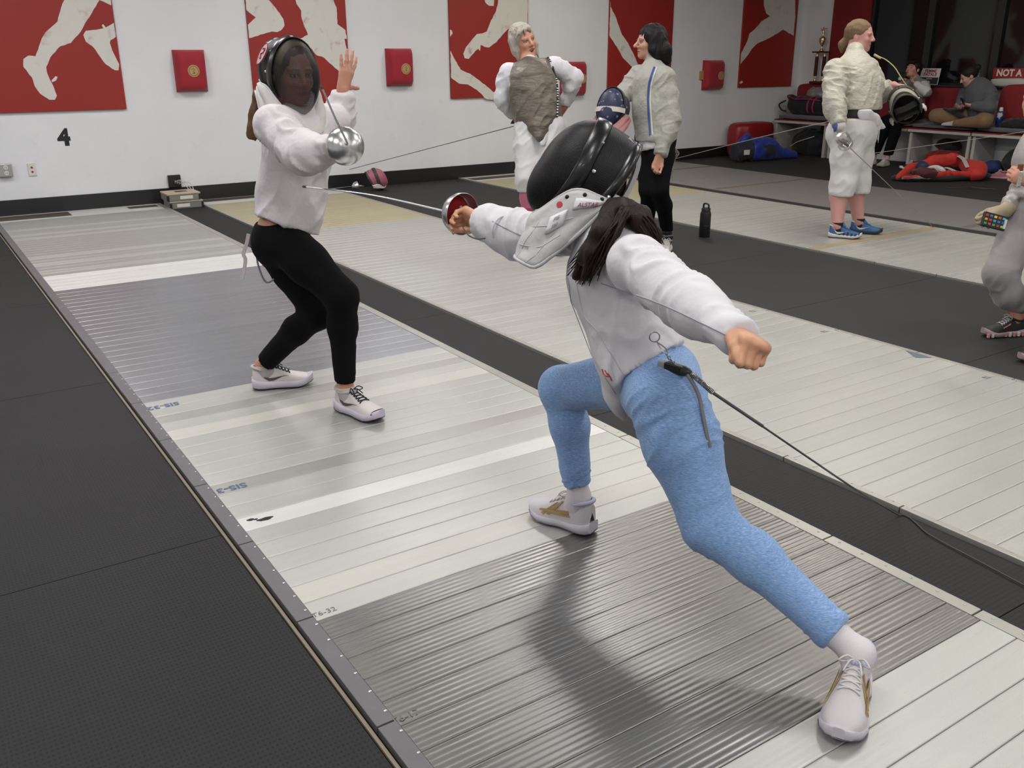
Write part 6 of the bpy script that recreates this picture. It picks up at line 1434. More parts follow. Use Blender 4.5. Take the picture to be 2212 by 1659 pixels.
# ---- boy drinking on the bench
def boy():
    A = lambda x, y, X=11.95: at(x, y, X=X)
    NK = A(1978, 172, 12.02); C = A(1978, 195, 12.02); Wt = A(1975, 222, 12.02); P = A(1972, 240, 12.0); yv = V3(0, 1, 0)
    SL = A(1996, 182, 12.05); SR = A(1955, 180, 12.0); EL = A(2003, 200, 11.85); WL = A(1978, 180, 11.80); ER = A(1940, 196, 11.85); WR = A(1944, 182, 11.66)
    fo = nrm(V3(-0.9, 0.25, 0)); HL = P+V3(0, -0.07, -0.02); HR = P+V3(0, 0.07, -0.02); KL = A(1938, 262, 11.62); KR = A(1915, 262, 11.62)
    f1 = Fr(V3(11.60, KL[1]+0.05, 0.003), (-0.9, -0.1, 0)); f2 = Fr(V3(11.62, KR[1]+0.10, 0.003), (-0.9, 0.3, 0)); AL = f1.w((0.04, 0, 0.10)); AR = f2.w((0.04, 0, 0.10))
    hf = Fr(A(1973, 150, 11.98), nrm(V3(-0.85, 0.12, 0.28)))
    s = S(); torso(s, P, Wt, C, NK, (0.125, 0.115, 0.13, 0.75), fo, fo); arm(s, SL, EL, WL, (0.042, 0.035, 0.025)); arm(s, SR, ER, WR, (0.042, 0.035, 0.025)); s.cone(SL, SR, 0.045, 0.045, 0.05)
    leg(s, HL, KL, AL, (0.075, 0.055, 0.05, 0.034), (1, 0, 0)); leg(s, HR, KR, AR, (0.075, 0.055, 0.05, 0.034), (1, 0, 0)); s.cone(AL, f1.w((0.06, 0, 0.05)), 0.03, 0.024); s.cone(AR, f2.w((0.06, 0, 0.05)), 0.03, 0.024)
    head(s, hf, 0.98, NK, 0.046); hand(s, WL, nrm(V3(-0.3, 0.6, 0.3)), V3(-0.2, 0.5, 0.5), 1, (0.7, 0.7, 0.7, 0.7), (0.5, 0.35), 0.75); hand(s, WR, nrm(V3(0.0, -0.3, 0.6)), V3(0.3, -0.6, 0), -1, (0.7, 0.7, 0.7, 0.7), (0.5, 0.35), 0.75)
    b = shape('person', s, M_SKIN, None, 0.014, [(*box_around(hf.o, 0.12), 0.006)], (11.7, 8.2, 0.0), paint=skin_paint('#c99384', [(hf, 0.98, dict(brow='#2a1c16'))]))
    tag(b, 'dark-haired boy on the bench drinking from a green bottle', 'person')
    s = S(); torso(s, P, Wt, C, NK, (0.125, 0.118, 0.132, 0.78), fo, fo, 0.014); s.cut(P, (0, 0, -1)); s.cone(SL, SR, 0.052, 0.052, 0.05); s.cone(NK-V3(0, 0, 0.02), NK+V3(0, 0, 0.02), 0.062, 0.055, 0.02)
    arm(s, SL, EL, lerp(EL, WL, 0.9), (0.055, 0.05, 0.04), 0.004, 0.03); arm(s, SR, ER, lerp(ER, WR, 0.9), (0.055, 0.05, 0.04), 0.004, 0.03)
    shape('jacket', s, [cloth('grey_vest', '#7f7d7c', 0.7), cloth('pale_sleeve', '#c9c8c4', 0.7)], b, 0.012, disp=folds([(SL, EL, 0.006, 18, 0.1), (EL, WL, 0.006, 18, 0.1)]), mif=lambda c: (np.minimum(((c-lerp(SL, EL, 0.5))**2).sum(1), ((c-lerp(EL, WL, 0.5))**2).sum(1)) < 0.016).astype(int))
    s = S(); torso(s, P, Wt, C, NK, (0.13, 0.12, 0.13, 0.78), fo, fo, 0.006); s.cut(lerp(P, Wt, 0.4), (0, 0, 1))
    for H_, K_, A_ in ((HL, KL, AL), (HR, KR, AR)): q = leg(S(), H_, K_, A_, (0.09, 0.075, 0.07, 0.06), (1, 0, 0), 0.004, 0.03); q.cut(lerp(K_, A_, 0.9), (0, 0, -1)); s.grp(q, 0.03)
    shape('trousers', s, M_BLACKLEG, b, 0.014)
    mt = dict(upper=M('shoe_cream', srgb('#b9b3a4'), 0.6), sole=M('sole_cream', srgb('#a29c92'), 0.6), lace=M('lace_white', '#d5d1cf'), lining=M('lining_grey', '#b5b0ae'))
    shoe(b, f1, 0.26, mt, wid=1.05); shoe(b, f2, 0.26, mt, wid=1.05)
    s = S(); hair_cap(s, hf, 1.0); s.ell((0.105, 0, -0.05), (0.085, 0.10, 0.10), 0.012, 's', hf)
    for y in (0.04, 0.0, -0.04): s.chain([hf.w((0.05, y, 0.10)), hf.w((0.09, y, 0.075)), hf.w((0.098, y*1.2, 0.045))], [0.022, 0.018, 0.006], 0.015)
    shape('hair', s, hairmat('dark_hair', '#120c0a', '#2a1c16'), b, 0.010, disp=lambda V, N: 0.004*ridge(V*45))
    return hf
_bh = boy()
bd = _bh.w((0.11, 0, -0.065)); e = at(1944, 170, X=11.58)
bo = empty('drink_bottle', e); tag(bo, 'dark green drink bottle tipped to the boy\'s mouth', 'bottle'); fb = Fr(e, bd-e)
L_ = np.linalg.norm(bd-e)
fixn(MB().lathe([(0.0, 0.030), (0.005, 0.036), (L_*0.62, 0.036), (L_*0.78, 0.018), (L_*0.9, 0.015)], fb, 16).build('body', M('green_bottle', srgb('#1e3a24'), 0.35), bo, smooth=True)); fixn(MB().lathe([(L_*0.88, 0.017), (L_*0.97, 0.015), (L_*0.99, 0.008)], fb, 12).build('spout', M('bottle_cap_grey', srgb('#9a9a98'), 0.4), bo))
fixn(MB().lathe([(-0.001, 0.022), (-0.002, 0.0)], fb, 14).build('base_label', M('label_pale', srgb('#c7c9c4'), 0.5), bo))

# ---- woman with phone, cross-legged on the bench
def phone_woman():
    A = lambda x, y, X=12.0: at(x, y, X=X)
    P = A(2118, 247, 11.98); Wt = A(2118, 222, 11.98); C = A(2115, 200, 11.97); NK = A(2105, 183, 11.93); fo = nrm(V3(-0.75, 0.60, 0))
    hf = Fr(A(2093, 165, 11.90), nrm(V3(-0.62, 0.62, -0.42)))
    SL = A(2138, 198, 11.92); SR = A(2085, 200, 12.05); EL = A(2140, 232, 11.80); WL = A(2098, 228, 11.70); ER = A(2072, 232, 11.95); WR = A(2078, 230, 11.72)
    HL = P+V3(-0.05, -0.10, -0.02); HR = P+V3(-0.02, 0.10, -0.02); KL = A(2128, 262, 11.70); KR = A(2022, 250, 11.75); AL = A(2062, 268, 11.72); AR = A(2085, 262, 11.80)
    s = S(); torso(s, P, Wt, C, NK, (0.15, 0.135, 0.14, 0.8), fo, fo); arm(s, SL, EL, WL, (0.045, 0.04, 0.026)); arm(s, SR, ER, WR, (0.045, 0.04, 0.026)); s.cone(SL, SR, 0.05, 0.05, 0.05)
    s.chain([HL, KL, AL], [0.08, 0.055, 0.036], 0.03); s.chain([HR, KR, AR], [0.08, 0.055, 0.036], 0.03)
    head(s, hf, 1.0, NK, 0.048); hand(s, WL, nrm(V3(-0.25, 0.8, 0.1)), V3(0.3, 0.2, 0.6), -1, (0.5, 0.5, 0.5, 0.5)); hand(s, WR, nrm(V3(-0.6, 0.0, -0.1)), V3(0, -0.3, 0.8), 1, (0.5, 0.5, 0.5, 0.5))
    b = shape('person', s, M_SKIN, None, 0.013, [(*box_around(hf.o, 0.12), 0.006)], (11.9, 7.35, 0.53), paint=skin_paint('#c4978a', [(hf, 1.0, dict(closed=True))]))
    tag(b, 'woman in grey hoodie sitting cross-legged on the bench with a phone', 'person')
    s = S(); torso(s, P, Wt, C, NK, (0.175, 0.165, 0.165, 0.85), fo, fo, 0.02); s.cut(P-V3(0, 0, 0.05), (0, 0, -1)); s.cone(SL, SR, 0.07, 0.07, 0.06); arm(s, SL, EL, lerp(EL, WL, 0.85), (0.075, 0.068, 0.05), 0.0, 0.03); arm(s, SR, ER, lerp(ER, WR, 0.85), (0.07, 0.062, 0.05), 0.0, 0.03)
    s.ell((0, 0, 0), (0.085, 0.11, 0.075), 0.03, 'u', Fr(NK-fo*0.08+V3(0, 0, 0.0), fo))
    shape('hoodie', s, cloth('grey_hoodie', '#55565a', 0.9, fold=0.5), b, 0.012, disp=folds([(SL, EL, 0.008, 16, 0.12), (EL, WL, 0.008, 18, 0.12), (P, C, 0.008, 9, 0.25)]))
    s = S(); s.ell((0, 0, 0), (0.16, 0.18, 0.11), 0.05, 'u', Fr(P-V3(0, 0, 0.02), fo)); s.chain([HL, KL, lerp(KL, AL, 0.92)], [0.115, 0.085, 0.060], 0.03); s.chain([HR, KR, lerp(KR, AR, 0.95)], [0.115, 0.085, 0.062], 0.03); s.cut(V3(11.9, 7.35, 0.582), (0, 0, -1))
    shape('trousers', s, cloth('tan_trousers', '#7d6346', 0.85, fold=0.5), b, 0.012, disp=folds([(HL, KL, 0.008, 14, 0.15), (KR, AR, 0.008, 14, 0.15)]))
    s = S(); s.chain([lerp(KL, AL, 0.85), AL, AL+V3(-0.02, 0.14, -0.02)], [0.045, 0.045, 0.032], 0.02); s.cut(V3(11.9, 7.35, 0.582), (0, 0, -1)); shape('sock', s, M('sock_offwhite', srgb('#b9b6ae'), 0.9), b, 0.010)
    s = S(); hair_cap(s, hf, 1.0); s.ell((0.10, 0, -0.05), (0.085, 0.10, 0.11), 0.012, 's', hf); s.ell((-0.12, 0, 0.06), (0.05, 0.05, 0.045), 0.02, 'u', hf)
    shape('hair', s, hairmat('dark_hair2', '#150f0c', '#2c201a'), b, 0.009, disp=lambda V, N: 0.003*ridge(V*50))
    return WL, WR
wl_, wr_ = phone_woman()
pc = lerp(wl_, wr_, 0.5)+V3(-0.06, 0.03, 0.06); pf = Fr(pc, nrm(V3(-0.6, 0.6, -0.3)), nrm(V3(-0.5, 0.3, 0.8)))
ph = empty('phone', pc); tag(ph, 'dark phone in the hands of the woman in the hoodie', 'phone'); MB().box((-0.005, -0.075, -0.038), (0.005, 0.075, 0.038), fr=pf, bev=0.003).build('case', M('phone_navy', srgb('#1c2434'), 0.4), ph); MB().box((-0.0062, -0.070, -0.034), (-0.005, 0.070, 0.034), fr=pf).build('screen', M('phone_screen', (0.03, 0.04, 0.06), 0.1), ph)

# ---- child at the right edge in grey sweatpants
def edge_child():
    D = 5.05; A = lambda x, y, d=0.0: at(x, y, D=D+d)
    f1 = Fr(at(2205, 722, Z=0.002), nrm(-RT*0.95-CF*0.15)); f1.o[2] = 0.002; f2 = Fr(at(2290, 775, Z=0.002), nrm(-RT*0.95-CF*0.2)); f2.o[2] = 0.002
    f1.o = f1.o+RT*0.005
    A1 = f1.w((0.045, 0, 0.105)); A2 = f2.w((0.045, 0, 0.105)); P = A(2252, 440); K1 = A(2160, 590, -0.02); K2 = A(2262, 600, -0.1); H1 = P-RT*0.02+CF*0.07-V3(0, 0, 0.05); H2 = P+RT*0.02-CF*0.07-V3(0, 0, 0.05)
    Wt = A(2255, 395); C = A(2255, 340); NK = A(2252, 280); fo = nrm(-RT*0.85-CF*0.5); SR = A(2240, 305, 0.12); SL = A(2268, 305, -0.12); ER = A(2222, 400, 0.16); WR = A(2172, 455, 0.02); EL = A(2262, 395, -0.2); WL = A(2222, 392, -0.20)
    hf = Fr(A(2248, 215), nrm(-RT*0.9-CF*0.4))
    s = S(); torso(s, P, Wt, C, NK, (0.135, 0.12, 0.13, 0.75), fo, fo); arm(s, SR, ER, WR, (0.042, 0.036, 0.025)); arm(s, SL, EL, WL, (0.042, 0.036, 0.025)); s.cone(SL, SR, 0.045, 0.045, 0.05)
    leg(s, H1, K1, A1, (0.08, 0.055, 0.05, 0.034), RT); leg(s, H2, K2, A2, (0.08, 0.055, 0.05, 0.034), RT); s.cone(A1, f1.w((0.06, 0, 0.05)), 0.03, 0.024); s.cone(A2, f2.w((0.06, 0, 0.05)), 0.03, 0.024)
    head(s, hf, 0.98, NK, 0.046); hd = nrm(-RT*0.75+V3(0, 0, -0.5)); hand(s, WR, hd, nrm(CF+V3(0, 0, -0.3)), 1, (0.7, 0.75, 0.8, 0.8), (0.4, 0.4))
    hand(s, WL, nrm(-RT*0.8+V3(0, 0, 0.3)), nrm(CF*0.9+RT*0.3), 1, (1.0, 1.0, 1.0, 1.0), (0.4, 0.6), 0.95)
    b = shape('person', s, M_SKIN, None, 0.012, [(*box_around(WL-RT*0.05, 0.07), 0.005)], (4.95, 2.45, 0.0), paint=skin_paint('#c78f78', [(hf, 0.98, {})]))
    tag(b, 'child in grey sweatpants and silver jacket, cut off by the right edge of the picture', 'person')
    s = S(); torso(s, P, Wt, C, NK, (0.14, 0.125, 0.13, 0.8), fo, fo, 0.008); s.cut(lerp(P, Wt, 0.5), (0, 0, 1))
    for H_, K_, A_ in ((H1, K1, A1), (H2, K2, A2)): q = S(); q.chain([H_, lerp(H_, K_, 0.5), K_, lerp(K_, A_, 0.5), A_+V3(0, 0, 0.06)], [0.105, 0.098, 0.085, 0.075, 0.052], 0.03); q.cut(A_+V3(0, 0, 0.035), (0, 0, -1)); s.grp(q, 0.03)
    shape('sweatpants', s, cloth('grey_fleece', '#8b8786', 0.95, fold=0.5, sheen=0.4), b, 0.010, disp=folds([(K1, A1, 0.009, 16, 0.14), (H1, K1, 0.006, 12, 0.16), (K2, A2, 0.009, 16, 0.14)]))
    s = S(); torso(s, lerp(P, Wt, 0.2), Wt, C, NK, (0.145, 0.13, 0.138, 0.8), fo, fo, 0.018); s.cut(lerp(P, Wt, 0.3), (0, 0, -1)); s.cone(SL, SR, 0.056, 0.056, 0.05); arm(s, SR, ER, lerp(ER, WR, 0.8), (0.06, 0.055, 0.042), 0.004, 0.03); arm(s, SL, EL, lerp(EL, WL, 0.8), (0.06, 0.055, 0.042), 0.004, 0.03)
    shape('jacket', s, cloth('silver_lame', '#a8a59f', 0.45, metal=0.3, fold=0.6, fs=14), b, 0.010, disp=folds([(ER, WR, 0.01, 20, 0.13), (SR, ER, 0.009, 18, 0.13), (EL, WL, 0.01, 20, 0.13)]))
    s = S(); s.chain([lerp(ER, WR, 0.75), WR], [0.044, 0.040], 0.01); hand(s, WR, hd, nrm(CF+V3(0, 0, -0.3)), 1, (0.75, 0.8, 0.85, 0.85), (0.4, 0.4), 1.15); shape('glove', s, M('glove_tan', srgb('#b3a487'), 0.7, var=0.1), b, 0.007)
    mt = dict(upper=M('shoe_black', (0.014, 0.014, 0.016), 0.6, bump=0.2, bs=300), sole=M('sole_pinkgrey', srgb('#a08a90'), 0.5), lace=M('lace_grey', srgb('#b0aeac'), 0.6), lining=M('sock_black', (0.012, 0.012, 0.014)))
    pk = M('shoe_pink', srgb('#c98a86'), 0.6); wt = M('sole_white2', '#d6d3cf')
    br = [([(0.42+0.05*i, 0.75-0.02*i), (0.46+0.05*i, 0.78-0.02*i), (0.48+0.05*i, 0.60), (0.45+0.05*i, 0.55)], pk, 'pink_panel') for i in range(4)]
    for f in (f1, f2):
        sh = shoe(b, f, 0.25, mt, stripes=br, wid=1.05, sole_h=0.036)
        for i in range(9):
            u = 0.30*0+0.02+0.026*i
            MB().box((u, 0.034*1.0, 0.004), (u+0.012, 0.046, 0.026), fr=f).build('sole_block', (pk, wt)[i % 2], sh)
    return WR, hd, WL
cr_, chd, cwl = edge_child()
rc = at(2148, 478, D=4.98); rf = Fr(rc, nrm(-CF+V3(0, 0, 0.25)), nrm(V3(0, 0, 1)+RT*0.25)); rm = empty('remote_control', rc); tag(rm, 'black remote with rows of coloured keys in the child\'s gloved hand', 'remote')
MB().box((-0.012, -0.068, -0.040), (0.006, 0.068, 0.040), fr=rf, bev=0.006).build('case', M('remote_black', (0.012, 0.012, 0.013), 0.4), rm)
kc = ['#c23a2c', '#c9a02c', '#3a9a4a', '#2c7ac2', '#c2442c', '#c93a6a', '#e0c83a', '#2c9ac2', '#3aa03a', '#c25a2c', '#2c6ac2', '#b0302c', '#3ab0c2', '#2c5ab2', '#8ac23a']
for i in range(5):
    for j in range(3):
        y = 0.045-0.0235*i-0.0; z = 0.022-0.022*j; MB().box((0.006, -y-0.008-0.005, z-0.0065), (0.010, -y+0.008-0.005, z+0.0065), fr=rf, bev=0.002).build('key', M('key_'+kc[i*3+j][1:], srgb(kc[i*3+j]), 0.5), rm)
MB().box((0.0055, 0.05, -0.028), (0.0075, 0.064, 0.024), fr=rf).build('side_screen', M('remote_screen', srgb('#c9cdc2'), 0.3), rm)
sc_ = cwl+nrm(-RT*0.8+V3(0, 0, 0.3))*0.06; sf = Fr(sc_, (0, 0, 1), RT); sn = empty('snack_bar', sc_); tag(sn, 'half unwrapped snack bar in the child\'s hand at the right edge', 'snack')
MB().box((-0.05, -0.018, -0.012), (0.035, 0.018, 0.012), fr=sf, bev=0.005).build('wrapper', M('foil', (0.7, 0.68, 0.6), 0.25, 0.8, bump=0.5, bs=80), sn); MB().box((0.03, -0.015, -0.010), (0.07, 0.015, 0.010), fr=sf, bev=0.005).build('bar', M('snack_brown', srgb('#6b3f1c'), 0.7, var=0.4, vs=80, bump=0.5, bs=120), sn)
# ================================================================== benches and things by the window
M_BWHITE = M('bench_white', srgb('#b5b2ac'), 0.55, var=0.05); M_BRED = M('bench_red_edge', srgb('#7a1a20'), 0.6); M_SEAT = cloth('seat_grey', '#5a5859', 0.9, fold=0.25, fs=6); M_CUSH = cloth('cushion_red', '#7c1219', 0.75, fold=0.35, fs=5)
def bench(y0, y1, label, legs):
    r = empty('bench', (12.0, (y0+y1)/2, 0)); tag(r, label, 'bench', 'benches along the window')
    MB().box((11.75, y0, 0.470), (12.27, y1, 0.505), bev=0.003).build('top_board', M_BWHITE, r)
    MB().box((11.752, y0+0.002, 0.505), (12.27, y1-0.002, 0.522), bev=0.002).build('red_edge', M_BRED, r)
    for (ya, lean) in legs:
        V = np.array([(11.78, ya, 0), (12.25, ya, 0), (12.25, ya, 0.47), (11.78, ya, 0.47)], float); V2 = V+V3(0, 0.04, 0); V[:2, 1] += lean; V2[:2, 1] += lean
        fixn(MB().add(np.vstack([V, V2]), [[0, 1, 2, 3], [4, 7, 6, 5], [0, 4, 5, 1], [1, 5, 6, 2], [2, 6, 7, 3], [3, 7, 4, 0]]).build('leg_panel', M_BWHITE, r))
def pad(name, lo, hi, mat, label, cat, group, puff=0.02, lean=0.0, taper=0.0):
    lo = np.asarray(lo, float); hi = np.asarray(hi, float); c = (lo+hi)/2; n = 12; b = MB()
    bm = bmesh.new(); bmesh.ops.create_cube(bm, size=2.0); bmesh.ops.subdivide_edges(bm, edges=bm.edges[:], cuts=9, use_grid_fill=True)
    V = np.array([v.co[:] for v in bm.verts]); bm.verts.index_update(); F = [[v.index for v in f.verts] for f in bm.faces]; bm.free()
    S8 = np.sign(V)*np.abs(V); rr = (np.abs(V)**9).sum(1)**(1/9.0); V = V/rr[:, None]
    h = (hi-lo)/2; pf = 1-np.clip(np.abs(V), 0, 1)**2.5; W_ = c+V*h
    for a in range(3):
        b1, b2 = (a+1) % 3, (a+2) % 3; W_[:, a] += np.sign(V[:, a])*(np.abs(V[:, a]) > 0.9)*puff*pf[:, b1]*pf[:, b2]
    W_[:, 0] += lean*(W_[:, 2]-lo[2])/(hi[2]-lo[2]); W_ += 0.004*np.stack([noise3(W_*9+i*7) for i in range(3)], 1)
    o = fixn(mk(name, W_, F, mat, None, None, True)); tag(o, label, cat, group); return o
bench(9.28, 10.27, 'white bench unit in the corner under the pink and black duffel bag', [(9.28, 0), (10.22, 0)])
bench(7.92, 9.24, 'bench unit the drinking boy sits on', [(9.18, 0.0)])
bench(6.99, 7.90, 'white bench unit under the woman with the phone', [(7.84, 0.0), (6.99, 0.0)])
bench(5.2, 6.97, 'white bench unit at the right edge under the black coat', [(6.92, 0.0), (5.25, 0.0)])
pad('seat_cushion', (11.77, 9.30, 0.533), (12.24, 10.24, 0.585), M_SEAT, 'grey seat cushion under the pink and black duffel bag', 'cushion', 'seat cushions', 0.008)
pad('seat_cushion', (11.77, 7.94, 0.533), (12.24, 9.22, 0.575), M_SEAT, 'grey seat cushion under the drinking boy', 'cushion', 'seat cushions', 0.008)
pad('seat_cushion', (11.77, 7.02, 0.533), (12.24, 7.88, 0.575), M_SEAT, 'grey seat cushion under the woman with the phone', 'cushion', 'seat cushions', 0.008)
pad('seat_cushion', (11.77, 5.3, 0.533), (12.24, 6.95, 0.590), M_SEAT, 'grey seat cushion under the black coat at the right edge', 'cushion', 'seat cushions', 0.008)
pad('back_cushion', (12.16, 9.32, 0.61), (12.25, 10.22, 1.04), M_CUSH, 'dark red back cushion behind the duffel bag in the corner', 'cushion', 'back cushions', 0.012)
pad('back_cushion', (12.16, 7.98, 0.60), (12.26, 9.0, 1.04), M_CUSH, 'dark red back cushion behind the drinking boy', 'cushion', 'back cushions', 0.012)
pad('back_cushion', (12.18, 7.02, 0.60), (12.26, 7.96, 1.04), M_CUSH, 'dark red back cushion behind the woman with the phone', 'cushion', 'back cushions', 0.012)
pad('back_cushion', (12.06, 6.1, 0.615), (12.14, 6.86, 1.09), M_CUSH, 'loose red cushion leaning behind the blue bottle', 'cushion', 'back cushions', 0.02, lean=0.02)
pad('back_cushion', (12.18, 5.3, 0.62), (12.27, 6.0, 1.04), M_CUSH, 'dark red back cushion farthest right along the window', 'cushion', 'back cushions', 0.012)
o = MB().box((12.17, 2.0, 1.052), (12.30, 9.09, 1.075), bev=0.003).build('window_sill', M('sill_dark', (0.02, 0.02, 0.021), 0.5)); o['kind'] = 'structure'
SZ = 1.0755
# signs on the sill
def board(name, y0, y1, z0, z1, X, tilt, mat, label, cat='sign'):
    r = empty(name, (X, (y0+y1)/2, z0)); tag(r, label, cat); fr = Fr((X, (y0+y1)/2, z0), nrm(V3(-1, 0, tilt)), nrm(V3(tilt, 0, 1))); w = (y1-y0); h = z1-z0
    MB().box((-0.006, -w/2, 0), (0.0, w/2, h), fr=fr).build('board', mat, r); return r, fr, w, h
MW = M('sign_white', srgb('#cfcdc8'), 0.5); MR = M('sign_red', srgb('#8c1a20'), 0.5); MK = M('sign_black', (0.015, 0.015, 0.016), 0.5)
r, fr, w, h = board('poster_sign', 7.86, 8.15, SZ, SZ+0.215, 12.225, 0.18, MW, 'small white sign reading FEMME FATALE on the window sill')
def sign_text(nm, txt, size, y, z, mat, par, fr, sx=1.0, bold=0.0): put_text(nm, txt, size, fr.w((0.0008, y, z)), -fr.y*-1 if False else fr.y*-1.0, fr.z, mat, par, sx, bold, 0.0008)
def facing(fr):  # reading direction when looking along +X
    return -fr.y
MTR = M('sign_text_red', srgb('#8a2a30'), 0.6)
for txt, z in (('FEMME', 0.178), ('FATALE', 0.132)): put_text('lettering', txt, 0.056, fr.w((0.0008, 0, z)), np.cross(fr.z, fr.x)*1.0, fr.z, MTR, r, 1.05, 0.0015, 0.0008)
MB().box((0.0, -w/2+0.008, 0.006), (0.0012, w/2-0.008, 0.095), fr=fr).build('dark_panel', MK, r)
put_text('lettering', 'FENCING', 0.022, fr.w((0.002, 0, 0.075)), np.cross(fr.z, fr.x), fr.z, MW, r, 1.0, 0.0, 0.0006)
for a in range(3): MB().box((0.0012, -0.05+0.02*a, 0.02+0.008*a), (0.0022, 0.03-0.01*a, 0.028+0.01*a), fr=fr).build('picture_patch', MW, r)
r, fr, w, h = board('banner_sign', 6.25, 7.10, SZ+0.10, SZ+0.225, 12.235, 0.05, MR, 'red sign with white letters NOT A above the white case on the sill')
put_text('lettering', 'NOT A', 0.115, fr.w((0.0008, -(w/2-0.215), 0.062)), np.cross(fr.z, fr.x), fr.z, MW, r, 0.92, 0.004, 0.0008)
o = pad('white_case', (12.17, 6.3, SZ+0.0), (12.28, 7.08, SZ+0.092), M('case_white', srgb('#b9b6b0'), 0.4), 'white plastic case on the sill below the red sign', 'case', None, 0.01)
c = V3(12.2, 7.28, SZ); r = empty('water_bottle', c); tag(r, 'clear plastic water bottle on the sill behind the woman with the phone', 'bottle'); fz = Fr(c, (0, 0, 1), (1, 0, 0))
fixn(MB().lathe([(0, 0.030), (0.12, 0.032), (0.15, 0.026), (0.175, 0.013), (0.185, 0.013)], fz, 14).build('body', M('clear_plastic', (0.5, 0.5, 0.55), 0.15, trans=0.7), r, smooth=True)); fixn(MB().lathe([(0.185, 0.015), (0.205, 0.015)], fz, 12).build('cap', MW, r))
# blue bottle on bench
c = at(2158, 266, X=11.86); c[2] = 0.600; r = empty('sport_bottle', c); tag(r, 'blue patterned bottle on the bench beside the woman with the phone', 'bottle'); fz = Fr(c, (0, 0, 1), (1, 0, 0))
tb = NT('blue_print'); vv = tb.coord(); nn_ = tb.noise(vv, 14, 2.0); tb.col(tb.ramp(nn_, [(0.45, srgb('#1c3a78')), (0.52, srgb('#1c3a78')), (0.56, srgb('#b9b4ac')), (0.7, srgb('#a86a5a'))])); tb.set(Roughness=0.35)
fixn(MB().lathe([(0, 0.042), (0.17, 0.042), (0.19, 0.030)], fz, 20).build('body', tb.m, r, smooth=True)); fixn(MB().lathe([(0.19, 0.024), (0.225, 0.022), (0.235, 0.018)], fz, 14).build('cap', MW, r))
# black coat on bench
s = S(); a = at(2195, 270, X=11.85); s.ell(V3(11.90, a[1], 0.63), (0.11, 0.24, 0.07), 0.03); s.ell(V3(11.88, a[1]-0.2, 0.65), (0.10, 0.2, 0.08), 0.03); s.cut(V3(0, 0, 0.595), (0, 0, -1))
o = shape('coat', s, cloth('coat_black', (0.01, 0.01, 0.011), 0.9), None, 0.014, disp=lambda V, N: 0.018*ridge(V*13)*(V[:, 2] > 0.61)); tag(o, 'crumpled black coat on the bench at the right edge', 'coat')
s = S(); s.chain([at(2040, 236, X=11.8), at(2062, 240, X=11.75), at(2075, 252, X=11.70)], [0.05, 0.06, 0.05], 0.03, flat=(0, 0, 1), q=0.3); o = shape('folded_jacket', s, cloth('coat_black', (0.01, 0.01, 0.011)), None, 0.012, disp=lambda V, N: 0.006*ridge(V*20)); tag(o, 'black folded jacket on the lap of the woman with the phone', 'jacket')
# trophy in the corner
MG = M('trophy_gold', (0.75, 0.62, 0.35), 0.2, 0.95); MWD = M('trophy_wood', srgb('#4a1f16'), 0.3, coat=0.4); TX, TY = 12.18, 9.84
r = empty('trophy', (TX, TY, 1.052)); tag(r, 'tall gold and wood trophy standing on the back cushion ledge in the corner', 'trophy')
MB().box((TX-0.07, TY-0.12, 1.052), (TX+0.07, TY+0.12, 1.085), bev=0.004).build('base', MWD, r)
for dy in (-0.07, 0.07):
    MB().box((TX-0.02, TY+dy-0.02, 1.16), (TX+0.02, TY+dy+0.02, 1.44), bev=0.004).build('column', MWD, r)
    for z in (1.085, 1.44): fixn(MB().lathe([(0, 0.028), (0.02, 0.016), (0.045, 0.014), (0.06, 0.026)], Fr((TX, TY+dy, z), (0, 0, 1), (1, 0, 0)), 12).build('gold_fitting', MG, r, smooth=True))
MB().box((TX-0.07, TY-0.12, 1.50), (TX+0.07, TY+0.12, 1.52), bev=0.004).build('platform', MWD, r)
fz = Fr((TX, TY, 1.52), (0, 0, 1), (1, 0, 0)); cu = fixn(MB().lathe([(0, 0.035), (0.02, 0.03), (0.05, 0.012), (0.08, 0.018), (0.11, 0.035), (0.17, 0.045), (0.20, 0.040), (0.22, 0.012)], fz, 18).build('cup', MG, r, smooth=True))
for sg in (-1, 1): MB().tube(spline([fz.w((0.11, 0, sg*0.035))*1, fz.w((0.15, 0, sg*0.075)), fz.w((0.19, 0, sg*0.07)), fz.w((0.18, 0, sg*0.045))], 14), 0.005, 6).build('cup_handle', MG, cu)
s = S(); s.chain([fz.w((0.22, 0, 0)), fz.w((0.27, 0, 0.01)), fz.w((0.31, 0, 0))], [0.012, 0.018, 0.014], 0.01); s.ell(fz.w((0.338, 0, 0)), 0.014, 0.005); s.chain([fz.w((0.31, 0, 0.0)), fz.w((0.33, 0, 0.05)), fz.w((0.335, 0, 0.11))], [0.007, 0.006, 0.003], 0.005); s.chain([fz.w((0.31, 0, 0)), fz.w((0.30, 0, -0.04)), fz.w((0.33, 0, -0.06))], [0.007, 0.006, 0.005], 0.005)
shape('figure', s, MG, r, 0.005)
# red ottoman
s = S(); OC = V3(11.08, 10.12, 0.0); q = 0.30
V_, F_ = None, None
o = pad('ottoman', (OC[0]-0.40, OC[1]-0.19, 0.012), (OC[0]+0.40, OC[1]+0.19, 0.50), M('ottoman_leather', srgb('#86141a'), 0.38, var=0.06, bump=0.15, bs=60), 'red leather ottoman against the back wall beside the benches', 'ottoman', None, 0.012)
